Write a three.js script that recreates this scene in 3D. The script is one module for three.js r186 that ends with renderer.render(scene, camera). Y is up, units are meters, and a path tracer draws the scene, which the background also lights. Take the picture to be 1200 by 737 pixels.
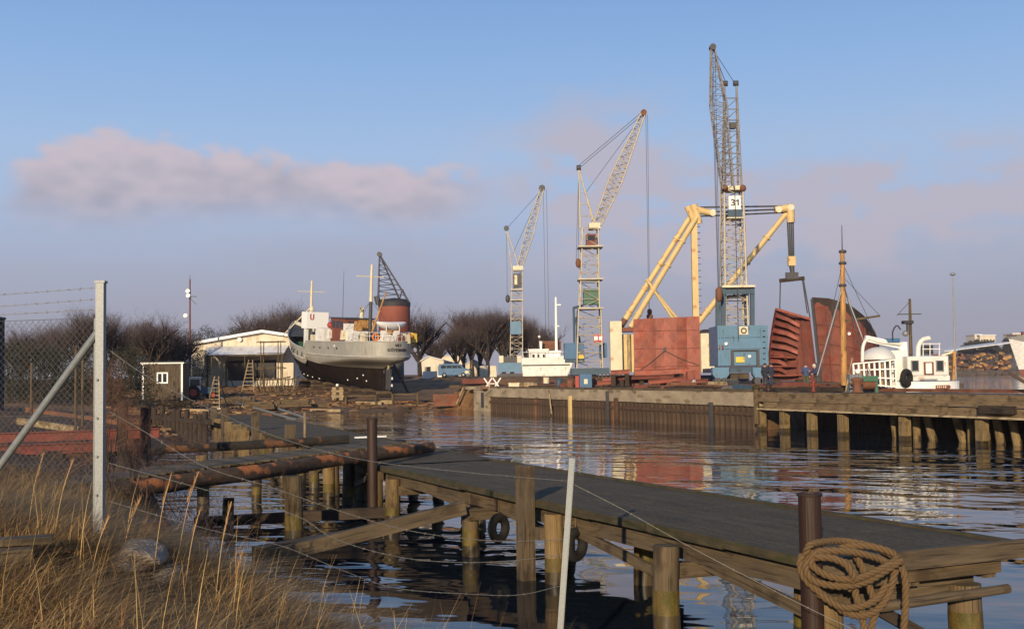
import * as THREE from 'three';
import { mergeGeometries } from 'three/addons/utils/BufferGeometryUtils.js';
import { MarchingCubes } from 'three/addons/objects/MarchingCubes.js';

// ------------------------------------------------------------------ camera, sky, sun, exposure
const scene = new THREE.Scene();
const FOCAL = 1350, EYE = 3.5, PITCH = 3.03 * Math.PI / 180, ROLL = -0.8 * Math.PI / 180;   // focal length in photo pixels, eye height over the water
const camera = new THREE.PerspectiveCamera(2 * Math.atan(368.5 / FOCAL) * 180 / Math.PI, 1200 / 737, 0.1, 6000);
camera.position.set(0, EYE, 0);
camera.rotation.order = 'YXZ';
camera.rotation.set(PITCH, 0, ROLL);
camera.updateMatrixWorld(true);

const renderer = new THREE.WebGLRenderer({ antialias: true });
renderer.toneMapping = THREE.LinearToneMapping;
renderer.toneMappingExposure = 1.03;
renderer.shadowMap.enabled = true;

const SUN_AZ = 15 * Math.PI / 180, SUN_EL = 14 * Math.PI / 180;                              // low sun behind the left shoulder
const sunDir = new THREE.Vector3(-Math.sin(SUN_AZ) * Math.cos(SUN_EL), Math.sin(SUN_EL), Math.cos(SUN_AZ) * Math.cos(SUN_EL));
const sun = new THREE.DirectionalLight(new THREE.Color().setRGB(1.0, 0.80, 0.55), 5);
sun.position.copy(sunDir).multiplyScalar(250).add(new THREE.Vector3(0, 0, -80));
sun.target.position.set(0, 0, -80);
sun.castShadow = true;
sun.shadow.mapSize.set(4096, 4096);
Object.assign(sun.shadow.camera, { left: -120, right: 120, top: 90, bottom: -60, near: 1, far: 700 });
scene.add(sun, sun.target);

// seeded random numbers and noise
function rngOf(seed) { let s = seed >>> 0; return () => { s = (s + 0x6d2b79f5) | 0; let t = Math.imul(s ^ (s >>> 15), 1 | s); t = (t + Math.imul(t ^ (t >>> 7), 61 | t)) ^ t; return ((t ^ (t >>> 14)) >>> 0) / 4294967296; }; }
const rnd = rngOf(4711);
const rr = (a, b) => a + (b - a) * rnd();
const clamp = (x, a = 0, b = 1) => Math.min(b, Math.max(a, x));
const lerp = (a, b, t) => a + (b - a) * t;
const sstep = (a, b, x) => { const t = clamp((x - a) / (b - a)); return t * t * (3 - 2 * t); };
function hash(i, j, s) { let h = Math.imul(i, 374761393) ^ Math.imul(j, 668265263) ^ Math.imul(s, 1274126177); h = Math.imul(h ^ (h >>> 13), 1274126177); return ((h ^ (h >>> 16)) >>> 0) / 4294967296; }
function vnoise(x, y, s = 0, px = 0, py = 0) {                                             // value noise, periodic where px, py are given
  const xi = Math.floor(x), yi = Math.floor(y), xf = x - xi, yf = y - yi;
  const u = xf * xf * (3 - 2 * xf), v = yf * yf * (3 - 2 * yf);
  const m = (a, p) => (p ? ((a % p) + p) % p : a);
  const a = hash(m(xi, px), m(yi, py), s), b = hash(m(xi + 1, px), m(yi, py), s), c = hash(m(xi, px), m(yi + 1, py), s), d = hash(m(xi + 1, px), m(yi + 1, py), s);
  return lerp(lerp(a, b, u), lerp(c, d, u), v);
}
function fbm(x, y, oct = 5, s = 0, px = 0, py = 0) { let a = 0.5, t = 0, n = 0; for (let i = 0; i < oct; i++) { t += a * vnoise(x, y, s + i * 17, px, py); n += a; a *= 0.5; x *= 2; y *= 2; px *= 2; py *= 2; } return t / n; }

// the sky: blue overhead, mauve air near the horizon, banks of pink-lit cumulus low down
function makeSky() {
  const W = 2048, Hh = 1024, data = new Float32Array(W * Hh * 4);
  const ramp = [[-90, .22, .22, .28], [-2, .30, .295, .355], [0, .315, .31, .372], [2.5, .34, .345, .425], [5, .37, .405, .52], [8, .385, .48, .67], [11, .355, .50, .735], [15, .27, .44, .73], [20, .19, .35, .66], [40, .115, .21, .41], [90, .075, .14, .29]];
  const soft = [[4.2, 10.6, 4.2, 2.6, 1.5], [7.5, 7.6, 6, 2.1, 1.4], [20, 8.3, 7, 2.0, 2.2], [13.5, 7.4, 5, 1.9, 1.5], [-15, 3.9, 5, .9, .55], [-7, 6.3, 7, 1.2, .5]];          // azimuth, elevation, half widths, strength of the thin veils
  const tops = [[-26, 9.2], [-23.8, 10.0], [-22, 11.2], [-19.5, 12.0], [-17, 11.8], [-15, 11.2], [-13, 11.3], [-10.5, 10.75], [-7, 10.8], [-4.5, 10.5], [-1, 10.3], [2, 9.9]];   // upper outline of the cumulus bank on the left
  const topAt = (az) => { let k = 0; while (k < tops.length - 2 && az > tops[k + 1][0]) k++; return lerp(tops[k][1], tops[k + 1][1], clamp((az - tops[k][0]) / (tops[k + 1][0] - tops[k][0]))); };
  for (let j = 0; j < Hh; j++) {
    const el = ((j + .5) / Hh - .5) * 180;
    let k = 0; while (k < ramp.length - 2 && el > ramp[k + 1][0]) k++;
    const t = clamp((el - ramp[k][0]) / (ramp[k + 1][0] - ramp[k][0])), c = [1, 2, 3].map((i) => lerp(ramp[k][i], ramp[k + 1][i], t));
    for (let i = 0; i < W; i++) {
      let az = ((i + .5) / W - .25) * 360; if (az > 180) az -= 360;
      let r = c[0], g = c[1], b = c[2];
      if (el > -1 && el < 45) {
        const ax = (i / W) * 128, ey = el * .75, n1 = fbm(ax, ey, 6, 5, 128), n2 = fbm(ax * .5, ey * .6, 4, 31, 64), fine = fbm(ax * 3, ey * 3.2, 4, 77, 384);
        let d = 0, lit = .6;
        if (az > -26 && az < 3) {                                                            // the cumulus bank
          const top = topAt(az) + (n1 - .5) * .7 + (fine - .5) * 1.5, bot = 7.9 + .25 * Math.sin(az * .4) + (n2 - .5) * 1.4;
          d = sstep(0, .55, top - el) * sstep(-1.1, 1.3, el - bot) * sstep(-24.4, -23, az + (n1 - .5) * 2) * (1 - sstep(-5, 2.6, az)); lit = clamp(.25 + .42 * (el - bot) / 1.6 + (fine - .5) * 1.1 + (n1 - .5) * .6); lit = lerp(lit, .6, sstep(-5, 2, az));
        }
        let v = 0; if (Math.abs(az) < 40) { for (const [a0, e0, wa, we, st] of soft) v += st * Math.exp(-(((az - a0) / wa) ** 2) - (((el - e0) / (el < e0 ? we * 1.2 : we)) ** 2)); } else v = 1.1 * Math.exp(-(((el - 9) / 3) ** 2)) * sstep(.45, .7, n2);
        v *= sstep(.33, .62, n1 * .55 + fine * .25 + .10); d = Math.max(d * .95, clamp(v) * .8);
        const cr = lerp(.37, .565, lit), cg = lerp(.365, .495, lit), cb = lerp(.45, .555, lit);
        r = lerp(r, cr, d); g = lerp(g, cg, d); b = lerp(b, cb, d);
      }
      const o = (j * W + i) * 4; data[o] = r; data[o + 1] = g; data[o + 2] = b; data[o + 3] = 1;
    }
  }
  const t = new THREE.DataTexture(data, W, Hh, THREE.RGBAFormat, THREE.FloatType);
  t.mapping = THREE.EquirectangularReflectionMapping; t.magFilter = THREE.LinearFilter; t.minFilter = THREE.LinearFilter; t.wrapS = THREE.RepeatWrapping; t.needsUpdate = true;
  return t;
}
scene.background = makeSky();
scene.environment = scene.background;

// ------------------------------------------------------------------ surveying: sight lines turned into points of the place
const _v = new THREE.Vector3();
const STATION = new THREE.Vector3(0, EYE, 0), LEVEL = new THREE.Euler(PITCH, 0, ROLL, 'YXZ');                  // fixed survey station, independent of the camera
const sight = (px, py) => new THREE.Vector3((px - 600) / FOCAL, -(py - 368.5) / FOCAL, -1).applyEuler(LEVEL);
function at(px, py, depth) { const d = sight(px, py); return d.multiplyScalar(-depth / d.z).add(STATION); }
function on(px, py, y) { const d = sight(px, py); return d.multiplyScalar((y - EYE) / d.y).add(STATION); }
const V = (x, y, z) => new THREE.Vector3(x, y, z);

// ------------------------------------------------------------------ textures
function tex(w, h, mu, mv, fn, srgb = true) {                                                // fn(x, y, w, h) -> r, g, b in 0..1 (linear); one tile is mu by mv metres
  const d = new Uint8Array(w * h * 4), enc = srgb ? (x) => Math.pow(clamp(x), 1 / 2.2) : clamp;
  for (let j = 0; j < h; j++) for (let i = 0; i < w; i++) { const c = fn(i / w, j / h), o = (j * w + i) * 4; d[o] = 255 * enc(c[0]); d[o + 1] = 255 * enc(c[1]); d[o + 2] = 255 * enc(c[2]); d[o + 3] = 255; }
  const t = new THREE.DataTexture(d, w, h);
  t.wrapS = t.wrapT = THREE.RepeatWrapping; t.magFilter = THREE.LinearFilter; t.minFilter = THREE.LinearMipmapLinearFilter; t.generateMipmaps = true;
  if (srgb) t.colorSpace = THREE.SRGBColorSpace;
  t.repeat.set(1 / mu, 1 / mv); t.needsUpdate = true;
  return t;
}
const grey = (g) => [g, g, g];
const T = {
  wood: tex(256, 1024, .7, 3.5, (x, y) => { const wx = x * 30 + fbm(x * 6, y * 5, 3, 4, 6, 5) * 3, g = fbm(wx, y * 8, 4, 1, 0, 8), c = fbm(x * 4, y * 7, 5, 2, 4, 7), k = sstep(.66, .76, fbm(x * 44 + c * 2, y * 5, 3, 3, 0, 5)), st = sstep(.55, .75, fbm(x * 3, y * 10, 4, 9, 3, 10)); const m = (.22 + .6 * g + .5 * c) * lerp(1, .35, k) * lerp(1, .55, st); return [m, m * lerp(.96, .9, st), m * lerp(.88, .72, st)]; }),
  woodB: tex(256, 1024, .7, 3.5, (x, y) => { const wx = x * 30 + fbm(x * 6, y * 5, 3, 4, 6, 5) * 3, c = fbm(x * 4, y * 7, 5, 2, 4, 7); return grey(fbm(wx, y * 8, 4, 1, 0, 8) * lerp(1, .25, sstep(.66, .76, fbm(x * 44 + c * 2, y * 5, 3, 3, 0, 5)))); }, false),
  bark: tex(256, 512, 1, 3, (x, y) => { const g = fbm(x * 14, y * 24, 5, 11, 14, 24), p = sstep(.52, .62, fbm(x * 3, y * 9, 4, 12, 3, 9)); return [lerp(.20, 1, p) * (.4 + .9 * g), lerp(.24, .68, p) * (.4 + .9 * g), lerp(.28, .45, p) * (.4 + .9 * g)]; }),
  paint: tex(512, 512, 3, 3, (x, y) => { const p = fbm(x * 5, y * 5, 5, 21, 5, 5), s = fbm(x * 30, y * 30, 3, 22, 30, 30), k = sstep(.66, .74, fbm(x * 9, y * 4, 5, 23, 9, 4)); const m = .72 + .3 * p + .12 * (s - .5); return [lerp(m, .55, k * .55), lerp(m, .36, k * .7), lerp(m, .26, k * .7)]; }),
  rust: tex(512, 512, 3, 3, (x, y) => { const p = fbm(x * 4, y * 4, 6, 31, 4, 4), s = fbm(x * 24, y * 12, 4, 32, 24, 12), k = sstep(.5, .7, fbm(x * 7, y * 5, 5, 33, 7, 5)); const m = .5 + .6 * p + .35 * (s - .5); return [m, m * lerp(1, .72, k), m * lerp(1, .62, k)]; }),
  hull: tex(512, 512, 6, 3, (x, y) => { const p = fbm(x * 6, y * 3, 5, 41, 6, 3), s = fbm(x * 60, y * 3, 3, 42, 60, 3), k = sstep(.62, .8, fbm(x * 22, y * 2, 4, 43, 22, 2)); const m = .66 + .28 * p + .25 * (s - .5); return [lerp(m, .52, k * .5), lerp(m, .40, k * .55), lerp(m, .28, k * .55)]; }),
  concrete: tex(512, 512, 4, 4, (x, y) => { const p = fbm(x * 4, y * 4, 6, 51, 4, 4), s = fbm(x * 60, y * 60, 2, 52, 60, 60), d = sstep(.55, .75, fbm(x * 12, y * 3, 5, 53, 12, 3)); const m = .5 + .62 * p + .2 * (s - .5); return [m * lerp(1, .55, d), m * lerp(.96, .48, d), m * lerp(.9, .38, d)]; }),
  dirt: tex(1024, 1024, 9, 9, (x, y) => { const p = fbm(x * 6, y * 6, 6, 61, 6, 6), s = fbm(x * 90, y * 90, 3, 62, 90, 90), k = sstep(.48, .66, fbm(x * 11, y * 11, 5, 63, 11, 11)); const m = .45 + .6 * p + .55 * (s - .5); return [m * lerp(1, .62, k), m * lerp(.92, .5, k), m * lerp(.84, .4, k)]; }),
  felt: tex(1024, 1024, 3, 9, (x, y) => { const p = fbm(x * 5, y * 9, 5, 71, 5, 9), s = fbm(x * 160, y * 200, 2, 72, 160, 200), l = fbm(x * 90, y * 3, 3, 73, 90, 3), k = sstep(.60, .72, fbm(x * 8, y * 16, 5, 74, 8, 16)); let m = .40 + .5 * p + .95 * (s - .5) + .7 * (l - .5); m = lerp(m, m * 1.7, k * .6); const q = sstep(.64, .74, fbm(x * 14, y * 40, 4, 75, 14, 40)); return [m, m * lerp(.98, .92, q), m * lerp(.95, .7, q)]; }),
  galv: tex(256, 256, .25, .25, (x, y) => { const p = vnoise(x * 26, y * 26, 81, 26, 26), q = fbm(x * 4, y * 4, 4, 82, 4, 4); return grey(.72 + .2 * p * (.5 + q)); }),
  plaster: tex(512, 512, 5, 5, (x, y) => { const p = fbm(x * 4, y * 4, 6, 91, 4, 4), d = sstep(.6, .8, fbm(x * 18, y * 3, 4, 92, 18, 3)); const m = .82 + .3 * (p - .5); return [m * lerp(1, .8, d), m * lerp(1, .75, d), m * lerp(1, .68, d)]; }),
  moss: tex(256, 512, .8, 2, (x, y) => { const p = fbm(x * 6, y * 10, 5, 95, 6, 10), g = fbm(x * 40, y * 8, 3, 96, 40, 8); const m = .35 + .7 * p * (.5 + g); const k = sstep(.5, .64, fbm(x * 9, y * 9, 4, 97, 9, 9)); return [m * lerp(1, .7, k), m * lerp(.95, .8, k), m * lerp(.8, .4, k)]; }),
  grain: tex(256, 256, .5, .5, (x, y) => grey(fbm(x * 30, y * 30, 4, 99, 30, 30)), false),
};
function mk(rgb, rough = .85, map = null, o = {}) {
  const { bump, bumpScale, ...rest } = o;
  const m = new THREE.MeshStandardMaterial({ roughness: rough, metalness: 0, side: THREE.DoubleSide, ...rest });
  m.color.setRGB(...rgb);
  if (map) m.map = map;
  if (bump) { m.bumpMap = bump; m.bumpScale = bumpScale ?? .004; }
  return m;
}
const M = {
  fasciaWood: mk([.23, .165, .095], .9, T.wood, { bump: T.woodB, bumpScale: .01 }), ledgeWood: mk([.55, .45, .29], .9, T.wood),
  oldWood: mk([.135, .095, .052], .9, T.wood, { bump: T.woodB, bumpScale: .006 }), greyWood: mk([.125, .094, .058], .9, T.wood, { bump: T.woodB, bumpScale: .006 }), darkWood: mk([.05, .035, .024], .9, T.wood, { bump: T.woodB, bumpScale: .006 }),
  paleWood: mk([.42, .33, .20], .9, T.wood), goldWood: mk([.55, .30, .10], .7, T.wood), mossWood: mk([.075, .060, .032], .95, T.moss, { bump: T.woodB, bumpScale: .008 }), pileWood: mk([.24, .175, .085], .85, T.wood, { bump: T.woodB, bumpScale: .008 }),
  wetWood: mk([.08, .06, .03], .45, T.wood), bark: mk([.46, .23, .105], .95, T.bark, { bump: T.grain, bumpScale: .02 }), darkBark: mk([.16, .105, .07], .95, T.bark, { bump: T.grain, bumpScale: .02 }),
  cutWood: mk([.34, .19, .085], .9, T.wood),
  felt: mk([.088, .064, .030], .95, T.felt, { bump: T.grain, bumpScale: .012 }), concrete: mk([.42, .35, .25], .9, T.concrete, { bump: T.grain, bumpScale: .006 }), darkConcrete: mk([.09, .07, .05], .9, T.concrete),
  sheet: mk([.07, .040, .022], .85, T.rust), sheetAlt: mk([.09, .054, .03], .85, T.rust), rustIron: mk([.045, .022, .013], .6, T.rust, { metalness: .15, bump: T.grain, bumpScale: .006 }), rust: mk([.20, .085, .045], .85, T.rust), primer: mk([.28, .082, .052], .75, T.rust), primerPale: mk([.36, .118, .082], .75, T.rust), primerDark: mk([.17, .048, .032], .8, T.rust), redBeam: mk([.21, .038, .02], .7, T.rust),
  galv: mk([.25, .27, .275], .5, T.galv, { metalness: .25 }), wire: mk([.13, .13, .125], .6, null, { metalness: .3 }), barb: mk([.33, .30, .24], .6, null, { metalness: .4 }), steel: mk([.30, .30, .30], .5, T.paint, { metalness: .3 }), darkSteel: mk([.06, .06, .065], .6, T.paint), black: mk([.025, .025, .027], .7),
  cream: mk([.68, .50, .22], .6, T.paint), creamPale: mk([.74, .66, .46], .6, T.paint), white: mk([.80, .79, .74], .5, T.paint), cleanWhite: mk([.82, .81, .77], .45), blue: mk([.10, .22, .34], .55, T.paint), blueDeep: mk([.035, .13, .27], .5, T.paint), blueDark: mk([.04, .085, .13], .6, T.paint), green: mk([.06, .16, .10], .6, T.paint), yellow: mk([.75, .55, .08], .6, T.paint), orange: mk([.75, .20, .03], .6), red: mk([.45, .05, .03], .6, T.paint), redBrown: mk([.20, .06, .035], .7, T.paint),
  silver: mk([.42, .41, .36], .5, T.hull, { metalness: .12 }), bottom: Object.assign(new THREE.MeshPhysicalMaterial({ roughness: .9, specularIntensity: .25, side: THREE.DoubleSide, map: T.rust }), { color: new THREE.Color().setRGB(.018, .012, .009) }), strake: mk([.55, .52, .46], .6, T.hull), lattice: mk([.54, .48, .37], .55, T.paint), latticeDark: mk([.26, .235, .21], .6, T.paint), rope: mk([.14, .085, .036], .95, null, { bump: T.grain, bumpScale: .004 }),
  plaster: mk([.79, .70, .55], .9, T.plaster), whiteWall: mk([.76, .68, .52], .9, T.plaster), roofWhite: mk([.80, .81, .82], .6, T.plaster), brownWall: mk([.115, .085, .055], .85, T.wood), glass: mk([.03, .035, .04], .08, null), rubber: mk([.018, .018, .019], .85, T.dirt), stone: mk([.30, .27, .24], .95, T.concrete, { bump: T.grain, bumpScale: .02 }),
};

// ------------------------------------------------------------------ geometry collector: several solids joined into one named mesh
const UP = V(0, 1, 0);
class Solid {
  constructor() { this.list = []; }
  put(g, m) { if (g.index) g = g.toNonIndexed(); for (const k of Object.keys(g.attributes)) if (!['position', 'normal', 'uv', 'color'].includes(k)) g.deleteAttribute(k); if (m) g.applyMatrix4(m); this.list.push(g); return this; }
  box(x, y, z, sx, sy, sz, ry = 0, rx = 0, rz = 0) { return this.put(boxGeo(sx, sy, sz), new THREE.Matrix4().compose(V(x, y, z), new THREE.Quaternion().setFromEuler(new THREE.Euler(rx, ry, rz, 'YXZ')), V(1, 1, 1))); }
  beam(p, q, w, h = w, up = UP) { return this.put(boxGeo(w, h, p.distanceTo(q)), frame(p, q, up)); }
  rod(p, q, r0, r1 = r0, seg = 8) {
    const L = p.distanceTo(q), g = new THREE.CylinderGeometry(r1, r0, L, seg, 1), uv = g.attributes.uv, o = rnd() * 5;
    for (let i = 0; i < uv.count; i++) uv.setXY(i, uv.getX(i) * 6.283 * Math.max(r0, r1) + o, uv.getY(i) * L + o);
    g.rotateX(Math.PI / 2);
    return this.put(g, frame(p, q, Math.abs(_v.subVectors(q, p).normalize().y) > .99 ? V(0, 0, 1) : UP));
  }
  path(pts, r, seg = 6, n = pts.length * 5, closed = false) { const c = new THREE.CatmullRomCurve3(pts, closed, 'centripetal'), L = c.getLength(), g = new THREE.TubeGeometry(c, n, r, seg, closed), uv = g.attributes.uv; for (let i = 0; i < uv.count; i++) uv.setXY(i, uv.getY(i) * 6.283 * r, uv.getX(i) * L); return this.put(g); }
  lathe(pts, seg, m) { const g = new THREE.LatheGeometry(pts.map((p) => new THREE.Vector2(p[0], p[1])), seg); return this.put(g, m); }
  ball(x, y, z, r, sx = 1, sy = 1, sz = 1, seg = 12) { return this.put(new THREE.SphereGeometry(r, seg, Math.ceil(seg * .7)).scale(sx, sy, sz).translate(x, y, z)); }
  prism(pts, depth, m, bevel = 0) { const g = new THREE.ExtrudeGeometry(new THREE.Shape(pts.map((p) => new THREE.Vector2(p[0], p[1]))), { depth, bevelEnabled: bevel > 0, bevelSize: bevel, bevelThickness: bevel, bevelSegments: 2, curveSegments: 6 }); return this.put(g, m); }
  tris(pos, uv) { const g = new THREE.BufferGeometry(); g.setAttribute('position', new THREE.Float32BufferAttribute(pos, 3)); g.setAttribute('uv', new THREE.Float32BufferAttribute(uv || new Array(pos.length / 3 * 2).fill(0), 2)); g.computeVertexNormals(); return this.put(g); }
  mesh(name, m, parent = scene) {
    const g = this.list.length > 1 ? mergeGeometries(this.list) : this.list[0];
    const o = new THREE.Mesh(g, m); o.castShadow = o.receiveShadow = true; o.name = parent === scene ? numbered(name) : name; parent.add(o); return o;
  }
}
function boxGeo(sx, sy, sz) {                                                               // a box with uv in metres, v along its longest side, edges slightly chamfered when it is large enough
  const g = new THREE.BoxGeometry(sx, sy, sz).toNonIndexed(), p = g.attributes.position, n = g.attributes.normal, uv = g.attributes.uv, ox = rnd() * 7, oy = rnd() * 7;
  const long = sx >= sy && sx >= sz ? 0 : sy >= sz ? 1 : 2;
  for (let i = 0; i < p.count; i++) {
    const c = [p.getX(i), p.getY(i), p.getZ(i)], na = [Math.abs(n.getX(i)), Math.abs(n.getY(i)), Math.abs(n.getZ(i))], ax = na.indexOf(Math.max(...na));
    const rest = [0, 1, 2].filter((k) => k !== ax), vk = rest.includes(long) ? long : rest[1], uk = rest.find((k) => k !== vk);
    uv.setXY(i, c[uk] + ox, c[vk] + oy);
  }
  return g;
}
function frame(p, q, up = UP) {
  const z = V(0, 0, 0).subVectors(q, p).normalize(), x = V(0, 0, 0).crossVectors(up, z);
  if (x.lengthSq() < 1e-6) x.set(1, 0, 0); x.normalize();
  const y = V(0, 0, 0).crossVectors(z, x), m = new THREE.Matrix4().makeBasis(x, y, z);
  return m.setPosition(p.clone().add(q).multiplyScalar(.5));
}
const used = {};
function numbered(name) { const n = used[name] = (used[name] ?? -1) + 1; return n ? name + '_' + String(n).padStart(3, '0') : name; }
function thing(name, label, category, pos = [0, 0, 0], turn = 0, group = null) {
  const o = new THREE.Group(); o.name = numbered(name); scene.add(o);
  if (pos.isVector3) o.position.copy(pos); else o.position.set(...pos);
  o.rotation.y = turn; o.userData = { label, category }; if (group) o.userData.group = group;
  return o;
}
function tag(o, label, category, group) { o.userData.label = label; o.userData.category = category; if (group) o.userData.group = group; return o; }
function setting(o, label, category = 'ground', kind = 'structure') { o.userData.kind = kind; o.userData.label = label; o.userData.category = category; return o; }
const S = () => new Solid();
const box = (parent, name, m, ...a) => S().box(...a).mesh(name, m, parent);
const beam = (parent, name, m, ...a) => S().beam(...a).mesh(name, m, parent);
const rod = (parent, name, m, ...a) => S().rod(...a).mesh(name, m, parent);

// ------------------------------------------------------------------ the setting: water, bank and yard, far shore
{
  const N = 2048, TILE = 44, r = rngOf(99), waves = [], hx = new Float32Array(N * N), hy = new Float32Array(N * N);
  for (let i = 0; i < 46; i++) {
    const lam = .22 * Math.pow(18, Math.pow(r(), 1.15)), dir = 1.35 + (r() + r() + r() - 1.5) * .85, k = TILE / lam;
    const kx = Math.round(k * Math.cos(dir)), ky = Math.round(k * Math.sin(dir));
    if (kx || ky) waves.push([kx, ky, .0052 * Math.pow(lam, .28), r() * 6.283]);
  }
  for (const [kx, ky, slope, ph] of waves) {
    const k = Math.hypot(kx, ky), ax = slope * kx / k * 1.55, ay = slope * ky / k * 1.55, cs = new Float32Array(N), sn = new Float32Array(N);
    for (let i = 0; i < N; i++) { cs[i] = Math.cos(6.28318 * kx * i / N); sn[i] = Math.sin(6.28318 * kx * i / N); }
    for (let j = 0; j < N; j++) { const c = Math.cos(6.28318 * ky * j / N + ph), s = Math.sin(6.28318 * ky * j / N + ph), row = j * N; for (let i = 0; i < N; i++) { const w = cs[i] * c - sn[i] * s; hx[row + i] += ax * w; hy[row + i] += ay * w; } }
  }
  const d = new Float32Array(N * N * 4);
  for (let j = 0; j < N; j++) for (let i = 0; i < N; i++) {
    const gust = .30 + 1.3 * sstep(.36, .66, fbm(i / N * 5, j / N * 10, 4, 7, 5, 10)), o = j * N + i, x = -hx[o] * gust, y = -hy[o] * gust, l = 1 / Math.hypot(x, y, 1);
    d[o * 4] = x * l * .5 + .5; d[o * 4 + 1] = y * l * .5 + .5; d[o * 4 + 2] = l * .5 + .5; d[o * 4 + 3] = 1;
  }
  const t = new THREE.DataTexture(d, N, N, THREE.RGBAFormat, THREE.FloatType);
  t.wrapS = t.wrapT = THREE.RepeatWrapping; t.magFilter = THREE.LinearFilter; t.minFilter = THREE.LinearFilter; t.needsUpdate = true; t.repeat.set(1 / TILE, 1 / TILE);
  const m = new THREE.MeshPhysicalMaterial({ roughness: .035, ior: 1.33, normalMap: t }); m.color.setRGB(.010, .016, .022);
  const g = new THREE.PlaneGeometry(3600, 3600, 1, 1).rotateX(-Math.PI / 2).translate(600, 0, -1200), p = g.attributes.position, uv = g.attributes.uv;
  for (let i = 0; i < p.count; i++) uv.setXY(i, p.getX(i) * .94 + p.getZ(i) * .2, -p.getZ(i) * .94 + p.getX(i) * .2);
  const o = new THREE.Mesh(g, m); o.name = 'water'; o.receiveShadow = true; scene.add(o);
  setting(o, 'rippled dark blue harbour water', 'water');
}

// shoreline, going round the land anticlockwise as seen from above: x, z, steepness of the shore there
const QO = V(-2.5, 0, -113.5), QTURN = .373, QE = V(.3645, 0, .931), QN = V(.931, 0, -.3645), QTOP = 2.3;      // the quay: left end, turn, along it, into the land
const Q = (k, w, y = QTOP) => QO.clone().addScaledVector(QE, k).addScaledVector(QN, w).setY(y);
const qk = (px) => { const r = (px - 600) / FOCAL; return (r * 113.5 + 2.5) / (.3645 + r * .931); };             // how far along the quay a sight line meets its face
const KEND = 47.3;
const shore = [[30, 40, 1], [9, 4, 1], [3.4, -4.6, 1.3], [1.2, -7.2, 1.5], [-.35, -9.4, 1.5], [-1.6, -11.6, 1.6], [-3.0, -14.2, 1.3], [-4.9, -18.5, .9], [-8.3, -28, .8], [-11.6, -37, .8], [-14.8, -47, .8], [-17, -57, .6], [-18.6, -67, .35], [-19.5, -80, .16], [-21, -104, .10], [-19.5, -112, .095], [-14, -118.5, .095], [-7.5, -121, .11], [-4.4, -120, 4]];
for (const k of [0, KEND - .6]) { const p = Q(k, .8); shore.push([p.x, p.z, 5]); }
for (const a of [[19.5, -74, 5], [25.5, -86, 3], [31, -100, 2], [38.5, -118, 2], [41, -160, 1], [50, -300, 1], [60, -900, 1], [-900, -900, 1], [-900, 40, 1]]) shore.push(a);
function shoreDist(x, z) {
  let best = 1e9, slope = 1, inside = false, seg = 0;
  for (let i = 0, n = shore.length; i < n; i++) {
    const a = shore[i], b = shore[(i + 1) % n], dx = b[0] - a[0], dz = b[1] - a[1], t = clamp(((x - a[0]) * dx + (z - a[1]) * dz) / (dx * dx + dz * dz)), d = Math.hypot(x - a[0] - dx * t, z - a[1] - dz * t);
    if (d < best) { best = d; slope = lerp(a[2], b[2], t); seg = i; }
    if ((a[1] > z) !== (b[1] > z) && x < (b[0] - a[0]) * (z - a[1]) / (b[1] - a[1]) + a[0]) inside = !inside;
  }
  return [inside ? best : -best, slope, seg];
}
const CAPS = [[0, 1.9], [8, 1.95], [10, 2.3], [13, 2.25], [22, 2.1], [34, 1.75], [60, 2.1], [90, 2.8], [115, 3.1], [150, 3.5], [250, 3.9], [900, 5]];
function groundY(x, z) {
  const [d, s, seg] = shoreDist(x, z), r = Math.hypot(x, z);
  if (d < 0) return Math.max(-2.5, d * Math.min(s, 1.2) - .05);
  let k = 0; while (k < CAPS.length - 2 && r > CAPS[k + 1][0]) k++;
  let cap = lerp(CAPS[k][1], CAPS[k + 1][1], clamp((r - CAPS[k][0]) / (CAPS[k + 1][0] - CAPS[k][0])));
  if (seg >= 18) cap = Math.min(cap, 2.25 + .022 * d);
  const e = d * s, y = cap * (1 - Math.exp(-e / cap * 1.15));
  const bump = (fbm(x * .7, z * .7, 4, 3) - .5) * .28 * clamp(d / 1.5) * clamp(1 - (seg >= 18 && d < 60 ? .8 : 0));
  return y + bump;
}
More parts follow.
